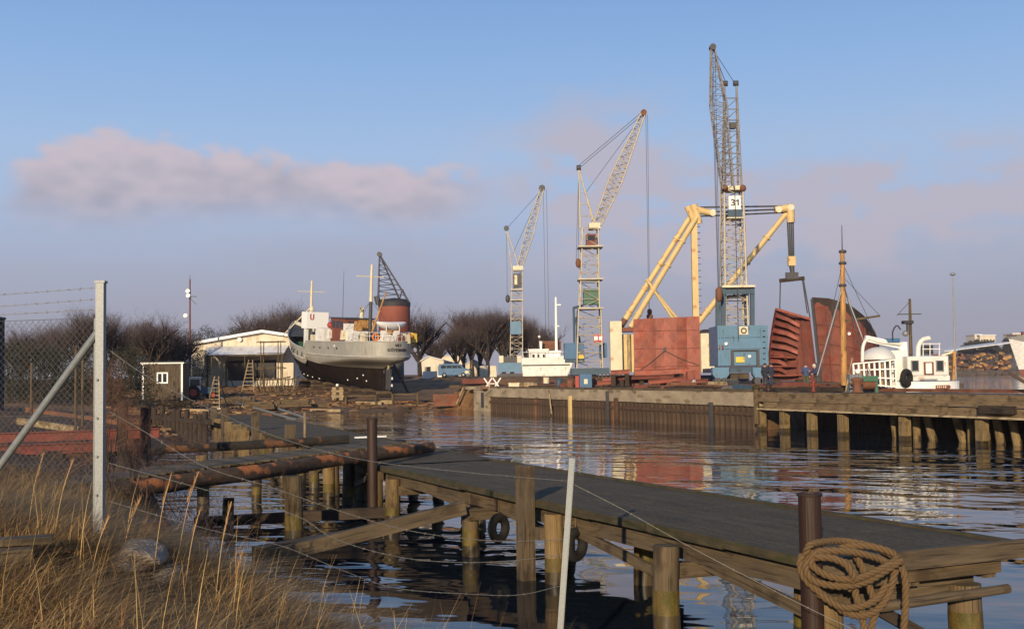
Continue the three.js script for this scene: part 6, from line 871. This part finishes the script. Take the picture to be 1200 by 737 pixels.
{ // fishing boat lying behind the pier
  const D = 65, p0 = at(1085, 455, D), o = thing('fishing_boat', 'white fishing boat with a golden wooden mast moored behind the timber pier', 'boat', [p0.x, 0, p0.z]), Lc = (px, py, dz = 0) => at(px, py, D + dz).sub(o.position);
  const bx = (name, m, x0, y0, x1, y1, z, d, par = o) => { const a = Lc(x0, y1), b = Lc(x1, y0); return box(par, name, m, (a.x + b.x) / 2, (a.y + b.y) / 2, z - d / 2, b.x - a.x, b.y - a.y, d); };
  const rb = (name, m, x0, y0, x1, y1, z, d, bev, par = o) => { const a = Lc(x0, y1), b = Lc(x1, y0); return S().prism([[a.x + bev, a.y + bev], [b.x - bev, a.y + bev], [b.x - bev, b.y - bev], [a.x + bev, b.y - bev]], d - bev * 2, new THREE.Matrix4().makeTranslation(0, 0, z - d + bev), bev).mesh(name, m, par); };
  // hull: rounded stern towards the viewer
  { const pl = [], n = 20, w = 1.9; for (let i = 0; i <= n; i++) { const a = Math.PI * i / n; pl.push([-Math.cos(a) * w, Math.sin(a) * 1.4 + .2]); } pl.push([w, -8], [.2, -12.5], [-.2, -12.5], [-w, -8]); const yd = Lc(1085, 447).y, m4 = new THREE.Matrix4().makeRotationX(Math.PI / 2); const pts = pl.map(([x, z]) => [x, z]); S().prism(pts, yd + .6, m4.clone().setPosition(V(0, yd, -.6)), .04).mesh('hull', M.blueDark, o); const bw = S(), y0 = Lc(1085, 459).y, y1 = Lc(1085, 448.5).y; for (let i = 0; i < n; i++) { const [x0, z0] = pl[i], [x1, z1] = pl[i + 1]; bw.beam(V(x0 * 1.03, (y0 + y1) / 2, z0 - .57), V(x1 * 1.03, (y0 + y1) / 2, z1 - .57), .08, y1 - y0); } bw.mesh('stern_bulwark', M.cleanWhite, o); const rim = S(); rim.path(pl.slice(0, n + 1).map(([x, z]) => V(x * 1.03, y1 + .02, z - .57)), .06, 6, 40).mesh('bulwark_cap', M.cleanWhite, o);
    const nb = S().prism([[-.55, -.09], [.55, -.09], [.62, 0], [.55, .09], [-.55, .09], [-.62, 0]], .03, new THREE.Matrix4().makeTranslation(.42, (y0 + y1) / 2 + .02, 1.02), .01).mesh('name_board', M.redBrown, o); for (let k = 0; k < 7; k++) box(nb, 'painted_letter', M.creamPale, .42 - .33 + k * .11, (y0 + y1) / 2 + .02, 1.065, k % 3 === 1 ? .03 : .06, .11, .012); }
  const wh = rb('wheelhouse', M.white, 1062, 417, 1110, 441, .35, 2.4, .1); for (const x of [1070, 1099]) { const f = rb('window', M.glass, x - 3.6, 423.2, x + 3.6, 434.5, .40, .1, .05, wh); for (const [a, b, c, d] of [[-4.3, 422.4, -3.7, 435.3], [3.7, 422.4, 4.3, 435.3], [-3.7, 422.4, 3.7, 423.1], [-3.7, 434.6, 3.7, 435.3]]) bx('frame', M.steel, x + a, b, x + c, d, .44, .06, f); } bx('door', M.cleanWhite, 1081.5, 425, 1090.5, 438, .41, .06, wh); for (const [x0, x1, y0, y1] of [[1080.6, 1082, 424.2, 439], [1090, 1091.4, 424.2, 439], [1082, 1090, 424.2, 425.4], [1082, 1090, 437.6, 439]]) bx('door_frame', M.redBrown, x0, y0, x1, y1, .45, .06, wh); bx('grab_rail', M.steel, 1075, 443.5, 1095, 444.6, .62, .06, wh);
  rb('deckhouse', M.white, 1064, 440, 1112, 452, .3, 3.2, .06); rb('lower_casing', M.cleanWhite, 1056, 446, 1108, 454, .5, 3, .05); rb('funnel', M.cleanWhite, 1060, 400, 1069, 420, -.6, .9, .1); rb('funnel_casing', M.white, 1050, 410, 1066, 450, -.5, 1.4, .08);
  S().path([Lc(1078, 418).setZ(-.2), Lc(1079, 404).setZ(-.2), Lc(1083, 398).setZ(-.1), Lc(1090, 396).setZ(.1)], .14, 10, 16).mesh('ventilator', M.white, o); for (const y of [403, 409]) beam(o, 'bridge_rail', M.white, Lc(1080, y).setZ(.2), Lc(1101, y).setZ(.2), .05); for (const x of [1081, 1089, 1100]) rod(o, 'rail_post', M.white, Lc(x, 417).setZ(.2), Lc(x, 402).setZ(.2), .03, .03, 6); bx('bridge_screen', M.darkSteel, 1082, 404, 1098, 416, -.5, .3); bx('blue_box', M.blueDeep, 1044, 396, 1058, 401, -.4, .8); S().path([Lc(1049, 398).setZ(-.3), Lc(1049, 388).setZ(-.3), Lc(1054, 381).setZ(-.3), Lc(1058, 386).setZ(-.3)], .04, 6, 14).mesh('hose_reel', M.black, o);
  // whaleback and gantry
  { const c = Lc(1036, 418), g = new THREE.SphereGeometry(1, 20, 12, 0, 6.283, 0, 1.571); S().put(g, new THREE.Matrix4().makeScale(.92, .72, 1.4).setPosition(V(c.x, c.y - .15, -1.0))).mesh('covered_liferaft', M.white, o); } S().path([Lc(1015, 424).setZ(-.6), Lc(1016, 405).setZ(-.6), Lc(1021, 397).setZ(-.6), Lc(1036, 400).setZ(-.6), Lc(1062, 403).setZ(-.6)], .10, 8, 24).mesh('gantry', M.white, o); beam(o, 'gantry_beam', M.cleanWhite, Lc(1019, 396).setZ(-.7), Lc(1062, 405).setZ(-.9), .26, .34);
  // white slatted cage with boards behind it
  for (let k = 0; k < 9; k++) { const x = 999 + k * 6, t = lerp(426, 421, k / 8), bt = lerp(450, 455, k / 8); beam(o, 'cage_bar', M.cleanWhite, Lc(x + 1.5, bt).setZ(.2 + k * .02), Lc(x, t).setZ(.2 + k * .02), .09, .09); } for (const t of [.02, .33, .66, .95]) beam(o, 'cage_rail', M.cleanWhite, Lc(999, lerp(426, 450, t)).setZ(.27), Lc(1048, lerp(421, 455, t)).setZ(.43), .07, .07); for (let k = 0; k < 5; k++) { const x = 1010 + k * 8.4; beam(o, 'stowed_board', k % 2 ? M.goldWood : M.paleWood, Lc(x, 453).setZ(-.1), Lc(x - 1, 425).setZ(-.1), .24, .06); }
  // masts
  const mb = Lc(1003, 452), mt = Lc(1000.5, 288); const ms = rod(o, 'main_mast', M.goldWood, mb.setZ(-2.2), mt.setZ(-2.2), .2, .13, 12); rod(ms, 'topmast', M.darkSteel, mt.clone(), Lc(1000, 258).setZ(-2.2), .035, .02, 6); for (const y of [290, 304, 331]) { const c = Lc(1001, y); S().lathe([[.12, -.1], [.22, -.06], [.22, .06], [.12, .1]], 14, new THREE.Matrix4().makeTranslation(c.x, c.y, -2.2)).mesh('mast_band', M.darkSteel, ms); }
  for (const [a, b, r] of [[[1001, 332], [966, 440], .05], [[1001, 332], [972, 436], .03], [[1001, 325], [1018, 408], .035], [[1001, 330], [1022, 400], .05], [[1001, 304], [1040, 400], .018], [[1001, 304], [975, 400], .018]]) S().rod(Lc(...a).setZ(-2.2), Lc(...b).setZ(-1.4), r, r, 5).mesh('stay', r > .04 ? M.steel : M.darkSteel, o); beam(o, 'boom', M.greyWood, Lc(1003, 374).setZ(-2.1), Lc(1045, 368).setZ(-2.0), .12, .12); S().rod(Lc(1045, 368).setZ(-2), Lc(1001, 320).setZ(-2.2), .014, .014, 4).mesh('stay', M.darkSteel, o);
  const sm = rod(o, 'aft_mast', M.oldWood, Lc(1074, 420).setZ(-.8), Lc(1072.5, 349).setZ(-.8), .1, .07, 10); beam(sm, 'yard', M.darkSteel, Lc(1058, 367.5).setZ(-.8), Lc(1086, 367).setZ(-.8), .06); bx('radar', M.black, 1064, 375, 1075, 379, -.5, .5, sm); rod(sm, 'radar_post', M.darkSteel, Lc(1070, 390).setZ(-.7), Lc(1070, 376).setZ(-.7), .12, .12, 8); S().rod(Lc(1073, 352).setZ(-.8), Lc(1057, 369).setZ(-.8), .015, .015, 4).mesh('stay', M.darkSteel, sm); S().ball(Lc(1064.5, 390.5).x, Lc(1064.5, 390.5).y, -.4, .17).mesh('searchlight', M.steel, sm);
  { const c = Lc(1057, 443); S().put(new THREE.TorusGeometry(.36, .17, 10, 24), new THREE.Matrix4().makeRotationY(.7).setPosition(V(c.x, c.y, .85))).mesh('tyre_fender', M.rubber, o); }
  beam(o, 'davit_post', M.goldWood, Lc(1116, 452).setZ(.2), Lc(1117.5, 412).setZ(.2), .14, .14); beam(o, 'davit_post', M.darkWood, Lc(1111, 450).setZ(-.2), Lc(1113, 412).setZ(-.2), .12, .12); beam(o, 'davit_arm', M.creamPale, Lc(1117, 412).setZ(.1), Lc(1103, 417).setZ(.1), .1, .12);
}
{ // green winch with grey cover and anchor timber on the pier
  const p = Q(qk(973) - .4, 2.2), o = thing('deck_winch', 'green winch with a ribbed grey cover and small white lamp on the pier', 'winch', p, .1); box(o, 'frame', M.green, .35, .75, 0, 1.0, .3, 1.0); box(o, 'leg', M.green, -.1, .35, .3, .16, .9, .16); box(o, 'leg', M.green, .8, .35, .3, .16, .9, .16); for (let k = 0; k < 7; k++) box(o, 'cover_rib', M.galv, -.75 + k * .1, .5, .32 + (k % 2) * .03, .09, 1.0, .5); rod(o, 'drum', M.rust, V(.0, .4, .2), V(.75, .4, .2), .25, .25, 14); S().ball(-.1, 1.15, 0, .15).mesh('lamp', M.cleanWhite, o); S().path([V(.35, .9, 0), V(.5, 1.4, 0), V(.65, .9, 0)], .025, 5, 8).mesh('handle', M.steel, o); rod(o, 'lean_pole', M.paleWood, V(-1.0, 0, .4), V(-.4, 1.9, 0), .05, .04, 6);
  const a = Q(qk(1150) - .5, 3.6), t = thing('mooring_anchor', 'rusty stocked anchor lying on the back edge of the pier', 'anchor', a, -.3); beam(t, 'shank', M.rustIron, V(.2, .1, 0), V(-1.1, 1.0, .1), .12, .14); beam(t, 'stock', M.rustIron, V(-.35, .1, -.3), V(.05, .65, .2), .08, .08); S().path([V(-.5, .15, .3), V(.1, .05, .1), V(.6, .2, -.2)], .07, 6, 10).mesh('arm', M.rustIron, t);
}
// ------------------------------------------------------------------ people on the pier
function person(pos, turn, look, label) {
  const N = 72, mc = new MarchingCubes(N, new THREE.MeshBasicMaterial(), false, false, 60000), S0 = 1.0;     // the field spans 2 m, standing on y = -0.92
  const J0 = look.pose, bones = [['hipL', 'kneeL', .095, .065, 1], ['kneeL', 'ankL', .065, .045, 1], ['hipR', 'kneeR', .095, .065, 1], ['kneeR', 'ankR', .065, .045, 1], ['ankL', 'toeL', .05, .04, 4], ['ankR', 'toeR', .05, .04, 4], ['pelvis', 'chest', .15, .165, 0], ['chest', 'neck0', .165, .07, 0], ['shL', 'shR', .085, .085, 0], ['neck0', 'head0', .055, .055, 2], ['head0', 'head', .085, .1, 2], ['head', 'crown', .1, .098, 3], ['shL', 'elL', .07, .055, 0], ['elL', 'wrL', .055, .042, 0], ['shR', 'elR', .07, .055, 0], ['elR', 'wrR', .055, .042, 0], ['wrL', 'haL', .042, .035, 2], ['wrR', 'haR', .042, .035, 2], ['head', 'nose', .03, .02, 2]];
  const d2 = (p, b) => { const A = J0[b[0]], C = J0[b[1]], dx = C[0] - A[0], dy = C[1] - A[1], dz = C[2] - A[2], t = clamp(((p[0] - A[0]) * dx + (p[1] - A[1]) * dy + (p[2] - A[2]) * dz) / (dx * dx + dy * dy + dz * dz)); return Math.hypot(p[0] - A[0] - dx * t, p[1] - A[1] - dy * t, p[2] - A[2] - dz * t) - lerp(b[2], b[3], t); };
  for (let k = 0; k < N; k++) for (let j = 0; j < N; j++) for (let i = 0; i < N; i++) { const p = [(i - N / 2) / (N / 2), (j - N / 2) / (N / 2) + .92, (k - N / 2) / (N / 2)]; let s = 0; for (const b of bones) s += Math.exp(-d2(p, b) * 38); mc.field[i + j * N + k * N * N] = Math.log(Math.max(s, 1e-9)) / 38; }
  mc.isolation = 0; mc.update(); const n = mc.count, pos3 = new Float32Array(n * 3), nor = new Float32Array(n * 3), col = new Float32Array(n * 3);
  for (let i = 0; i < n; i++) { const p = [mc.positionArray[i * 3], mc.positionArray[i * 3 + 1] + .92, mc.positionArray[i * 3 + 2]]; pos3.set(p, i * 3); nor.set([mc.normalArray[i * 3], mc.normalArray[i * 3 + 1], mc.normalArray[i * 3 + 2]], i * 3); let best = 1e9, c = 0; for (const b of bones) { const d = d2(p, b); if (d < best) { best = d; c = b[4]; } } if (c === 0 && p[1] < .88 && Math.abs(p[0]) < .2) c = 1; col.set([look.coat, look.trousers, [.45, .26, .18], look.hair, [.03, .025, .02]][c], i * 3); }
  const g = new THREE.BufferGeometry(); g.setAttribute('position', new THREE.BufferAttribute(pos3, 3)); g.setAttribute('normal', new THREE.BufferAttribute(nor, 3)); g.setAttribute('color', new THREE.BufferAttribute(col, 3)); g.computeVertexNormals();
  const o = new THREE.Mesh(g, mk([1, 1, 1], .85, null, { vertexColors: true })); o.name = numbered('person'); o.castShadow = o.receiveShadow = true; o.position.copy(pos); o.rotation.y = turn; scene.add(o); tag(o, label, 'person');
}
{
  const stand = (o = {}) => ({ pelvis: [0, .95, 0], chest: [0, 1.27, -.01], neck0: [0, 1.47, 0], head0: [0, 1.54, .01], head: [0, 1.63, .02], crown: [0, 1.69, 0], nose: [0, 1.62, .13], hipL: [-.1, .93, 0], kneeL: [-.12, .5, .02], ankL: [-.13, .08, -.02], toeL: [-.15, .04, .13], hipR: [.1, .93, 0], kneeR: [.12, .5, .03], ankR: [.14, .08, 0], toeR: [.17, .04, .15], shL: [-.19, 1.41, 0], shR: [.19, 1.41, 0], elL: [-.26, 1.13, -.03], wrL: [-.25, .88, .05], haL: [-.24, .78, .07], elR: [.26, 1.13, -.03], wrR: [.25, .88, .05], haR: [.24, .78, .07], ...o });
  const g = (px, D) => { const p = at(px, 440, D); p.y = Math.max(groundY(p.x, p.z), QTOP + .01) - .01; return p; };
  person(g(897, 84), 2.4, { pose: stand({ elL: [-.3, 1.15, .05], wrL: [-.1, 1.02, .2], haL: [-.02, 1.0, .2] }), coat: [.02, .022, .035], trousers: [.025, .028, .04], hair: [.04, .03, .02] }, 'man in dark work clothes with folded arm, left of the pair by the blue crane');
  person(g(904.5, 83), -2.2, { pose: stand({ kneeR: [.15, .5, .06], toeR: [.2, .04, .18] }), coat: [.025, .03, .05], trousers: [.03, .04, .075], hair: [.03, .02, .015] }, 'man in dark jacket and blue trousers, right of the pair by the blue crane');
  person(g(945, 82), 2.9, { pose: stand({ elR: [.3, 1.16, .05], wrR: [.2, 1.05, .25], haR: [.15, 1.05, .32] }), coat: [.05, .07, .16], trousers: [.07, .085, .05], hair: [.10, .06, .03] }, 'man in blue jacket and olive trousers facing the red hull sections');
  person(g(957.5, 81), -1.2, { pose: stand({ chest: [.05, 1.25, .1], neck0: [.06, 1.42, .16], head0: [.06, 1.48, .2], head: [.06, 1.56, .24], crown: [.06, 1.62, .23], nose: [.06, 1.54, .35], shL: [-.13, 1.37, .12], shR: [.24, 1.37, .12], elL: [-.22, 1.15, .25], wrL: [-.12, 1.2, .48], haL: [-.1, 1.24, .56], elR: [.3, 1.12, .25], wrR: [.2, 1.0, .45], haR: [.16, .98, .53] }), coat: [.035, .045, .10], trousers: [.06, .055, .05], hair: [.55, .55, .5] }, 'stooping man in navy overalls working beside the green winch');
}
// ------------------------------------------------------------------ far shore and harbour lamp
{
  const D = 230, p = at(1121, 440, D), o = thing('lamp_post', 'tall slim harbour lamp post beyond the fishing boat', 'lamp post', [p.x, -.6, p.z]), h = at(1119.5, 322, D).y + .6; rod(o, 'pole', M.steel, V(0, 0, 0), V(0, h, 0), .2, .12, 8); S().ball(0, h + .1, .1, .5, 1.2, .6, 1, 10).mesh('lantern', M.steel, o); box(o, 'foundation', M.darkConcrete, 0, .5, 0, 2.2, 1.6, 2.2);
}
{
  const D = 650, hp = (px, py, d = D) => at(px, py, d);
  const bld = (px0, px1, yb, yt, dz, m, roofM, lab, wins = 0) => { const a = hp(px0, yb, D + dz), b = hp(px1, yt, D + dz), o = thing('far_building', lab, 'building', [a.x, 3, a.z]), w = b.x - a.x, h = b.y - 3; box(o, 'wall', m, w / 2, h / 2, -8, w, h, 16); box(o, 'roof', roofM, w / 2, h + .3, -8, w + 1, .6, 17); for (let i = 0; i < wins; i++) for (let j = 0; j < 4; j++) box(o, 'window', M.glass, w * (i + .5) / wins, h * (.3 + j * .18), .06, w / wins * .4, 2, .12); };
  bld(1150, 1167, 420, 393, 160, M.whiteWall, M.roofWhite, 'pale apartment block on the far shore, left of two', 5); bld(1144, 1151, 420, 392.5, 165, M.plaster, M.roofWhite, 'narrow tall block beside the pale apartment block', 2); bld(1189, 1204, 425, 391, 150, M.whiteWall, M.roofWhite, 'tall pale block at the right edge of the far shore', 4); bld(1194, 1198, 425, 393, 140, M.plaster, M.redBrown, 'small red roofed block in front of the tall pale block', 1);
  { const a = hp(1126, 425, 710), b = hp(1166, 404, 710), c = hp(1192, 397, 710), o = thing('warehouse', 'long grey roofed warehouse on the far shore', 'building', [a.x, 3, a.z]); box(o, 'wall', M.darkSteel, (c.x - a.x) / 2, 4, -14, c.x - a.x, 8, 24); beam(o, 'roof', M.roofWhite, V(-14, 11.5, -10), V(c.x - a.x, 17, -16), 34, .6); box(o, 'front_shade_slab', M.black, (c.x - a.x) * .55, 7, -1.9, (c.x - a.x) * .8, 5, .2); }  // black slab on the wall stands in for the shaded interior
  const bare = [[1112, 428, 16], [1126, 430, 14], [1140, 428, 15], [1155, 430, 14], [1172, 428, 15], [1182, 430, 13]];
  bare.forEach(([px, py, w], i) => { const a = hp(px, py), o = thing('timber_heap', ['orange timber heap on the far quay, first from the left', 'orange timber heap on the far quay, second from the left', 'orange timber heap on the far quay, third from the left', 'orange timber heap on the far quay, fourth from the left', 'orange timber heap on the far quay, second from the right', 'orange timber heap on the far quay beside the pale ship'][i], 'timber heap', [a.x, 1.5, a.z - 8]); for (let k = 0; k < 46; k++) { const hh = Math.pow(rnd(), 1.3) * 10; box(o, 'bundle', [M.goldWood, M.oldWood, M.rust, M.darkWood][Math.floor(rnd() * 4)], rr(-.5, .5) * w * (1 - hh * .06), .6 + hh, rr(-4, 3), rr(1.2, 3.4), rr(.8, 1.8), rr(1, 3), rr(-.8, .8), rr(-.3, .3), rr(-.3, .3)); } });
  for (let i = 0; i < 18; i++) { const px = 1090 + i * 7 + rr(-3, 3), a = hp(px, 436); rock(V(a.x, .6, a.z + rr(2, 8)), rr(2.2, 4), 1.4, .7, 1, 'dark boulder of the far shore rubble, number ' + ['one', 'two', 'three', 'four', 'five', 'six', 'seven', 'eight', 'nine', 'ten', 'eleven', 'twelve', 'thirteen', 'fourteen', 'fifteen', 'sixteen', 'seventeen', 'eighteen'][i] + ' from the left', M.darkConcrete).userData.group = 'far shore rubble'; }
  { const a = at(1184, 432, 520), o = thing('moored_ship', 'pale grey ship bow with a red waterline at the right edge', 'ship', [a.x, 0, a.z]), k = 520 / FOCAL; const prof = [[0, 17, 0], [4, 15.5, 3.5], [10, 14.5, 5.2], [40, 14, 6]]; const mkHull = (y0, y1, name, m) => { const ps = []; for (let i = 0; i < 3; i++) for (const s of [-1, 1]) { const f = (q, t) => { const [x, top, w] = prof[q], y = lerp(y0, Math.min(y1, top), t); return V(x + (1 - y / 17) * 5, y, s * w * (.5 + .5 * y / 17)); }; const A = f(i, 0), Bq = f(i + 1, 0), C = f(i + 1, 1), E2 = f(i, 1); for (const q of [A, Bq, C, A, C, E2]) ps.push(q.x, q.y, q.z); } S().tris(ps, ps.filter((_, i) => i % 3 !== 2)).mesh(name, m, o); }; mkHull(-.5, 3, 'boot_top', M.redBrown); mkHull(3, 17, 'topside', M.white); box(o, 'forecastle', M.creamPale, 10, 16.5, 0, 9, 4, 7); box(o, 'winch', M.redBrown, 7, 19, 0, 2, 2, 2); rod(o, 'foremast', M.white, V(13, 17, 0), V(13, 26, 0), .5, .3, 8); }
  for (const [px, py, lab] of [[1142, 400, 'round dark tree left of the pale apartment block'], [1160, 400, 'dark tree in front of the pale apartment block'], [1183, 398, 'dark tree by the right far blocks'], [1134, 406, 'low dark tree behind the far warehouse']]) { const a = at(px, 425, 760); evergreen(V(a.x, 6, a.z), at(px, py, 760).y - 6, 14, px, lab, treeMat.needle, 'far_tree', 'tree', .9); }
}
// ------------------------------------------------------------------ litter of timbers on the slip
{
  const list = [];
  for (let i = 0; i < 120; i++) { const px = rr(215, 520), D = rr(92, 128), p = G(px, D); if (p.y < .12 || p.y > 3.1 || (px > 395 && D > 122)) continue; list.push(p); }
  const seen = new Set();
  list.forEach((p, i) => { let l, m, w, place, tone, text, tries = 0; const h = rr(.1, .3); w = (p.x / -p.z) * FOCAL + 600; place = w < 262 ? 'below the brown hut' : w < 300 ? 'below the cream shed' : w < 340 ? 'below the boat skeleton' : w < 385 ? 'below the ship bow' : w < 440 ? 'by the trestles under the ship' : 'right of the trestles'; do { l = rr(.5, 3.4); [m, tone] = [[M.oldWood, 'brown'], [M.paleWood, 'pale'], [M.darkWood, 'dark'], [M.rust, 'rust red'], [M.greyWood, 'grey brown']][Math.floor(rnd() * 5)]; text = (l < 1.4 ? 'short ' : l < 2.5 ? '' : 'long ') + tone + ' loose timber on the ' + (p.y < .9 ? 'lower' : p.y < 1.9 ? 'middle' : 'upper') + ' slip ' + place; } while (seen.has(text) && tries++ < 30); if (seen.has(text)) return; seen.add(text); const o = S().box(0, 0, 0, l, h, rr(.18, .45)).mesh('slip_timber', m); o.position.set(p.x, p.y + h / 2 - .03, p.z); o.rotation.y = rr(-1.0, .5); o.rotation.z = rr(-.05, .05); tag(o, text, 'timber', 'loose timbers on the slip'); });
  for (const [a, b, lab] of [[[252, 452], [345, 478], 'left slipway rail running down into the water'], [[285, 446], [372, 480], 'right slipway rail running down into the water']]) { const A = G(a[0], 125), Bq = G(b[0], 100); const o = thing('slip_rail', lab, 'rail', A), d = Bq.clone().sub(A); beam(o, 'rail', M.galv, V(0, .2, 0), d.clone().add(V(0, .2, 0)), .14, .16); for (let k = 0; k < 9; k++) { const q = d.clone().multiplyScalar((k + .5) / 9); box(o, 'sleeper', M.darkWood, q.x, q.y + .05, q.z, 1.6, .2, .4, .4); } }
  for (const [px, D, lab] of [[280, 118, 'pale timber stack on the yard in front of the shed'], [305, 112, 'low timber stack on the slip below the boat skeleton'], [205, 105, 'low plank stack in front of the brown hut'], [345, 118, 'timber stack on the slip beside the ship bow']]) { const p = G(px, D), o = thing('timber_stack', lab, 'timber stack', p, rr(-.2, .2)); for (let j = 0; j < 3; j++) for (let k = 0; k < 4 - j; k++) box(o, 'baulk', [M.oldWood, M.paleWood, M.greyWood][(j + k) % 3], rr(-.2, .2), .13 + j * .24, (k - 1.5 + j * .5) * .3, rr(2.4, 3.6), .22, .28); }
}

// scrap and offcuts strewn behind the quay edge
{
  const seen = new Set(), near = (px) => (px < 600 ? 'between the van and the cask' : px < 680 ? 'between the cask and the blue locker' : px < 745 ? 'by the rack bars' : px < 840 ? 'before the red panel' : 'before the blue crane');
  for (let i = 0; i < 34; i++) {
    const px = 545 + i * 9 + rr(-4, 4), k = qk(px), p = Q(k, rr(1.6, 9)), ms = [[M.rust, 'rusty'], [M.primerDark, 'dark red'], [M.oldWood, 'brown wooden'], [M.paleWood, 'pale wooden'], [M.darkSteel, 'black'], [M.blueDark, 'dark blue']]; p.y = groundY(p.x, p.z);
    let l, h, m, tone, text, tries = 0;
    do { l = rr(.5, 2.6); h = rr(.12, .5); [m, tone] = ms[Math.floor(rnd() * 6)]; text = (l < 1.1 ? 'small ' : l < 1.9 ? '' : 'long ') + (h < .3 ? 'flat ' : 'thick ') + tone + ' piece lying on the quay ' + near(px); } while (seen.has(text) && tries++ < 30);
    if (seen.has(text)) continue; seen.add(text);
    const o = S().prism([[-l / 2, 0], [l / 2, 0], [l / 2 - rr(0, .3), h], [-l / 2 + rr(0, .3), h]], rr(.3, .9), new THREE.Matrix4(), .02).mesh('scrap_piece', m); o.position.copy(p); o.position.y += .02; o.rotation.y = rr(-.6, .8); tag(o, text, 'scrap', 'scrap along the quay');
  }
}

// uncountable chips, offcuts and mud lumps over the slip and the yard
{
  const bits = [S(), S(), S()], mats = [mk([.24, .13, .06], .9, T.wood), mk([.09, .055, .032], .95, T.dirt), mk([.40, .27, .14], .9, T.wood)];
  for (let i = 0; i < 3200; i++) { const px = rr(120, 535), D = rr(62, 150), p = G(px, D); if (p.y < .1 || (px > 385 && D > 128)) continue; const k = rnd() < .45 ? 0 : rnd() < .75 ? 1 : 2, l = rr(.15, 1.5), h = rr(.04, .16); bits[k].box(p.x, p.y + h * .3, p.z, l, h, rr(.06, .3), rr(-1.2, 1.2), rr(-.12, .12), rr(-.15, .15)); }
  bits.forEach((b, i) => { const o = b.mesh('yard_debris', mats[i]); setting(o, ['brown wood chips and offcuts strewn over the slip', 'dark mud lumps and sodden scraps over the slip', 'pale fresh offcuts strewn over the slip'][i], 'debris', 'stuff'); });
}
scene.fog = new THREE.FogExp2(new THREE.Color().setRGB(.62, .60, .70), .00012);
renderer.render(scene, camera);
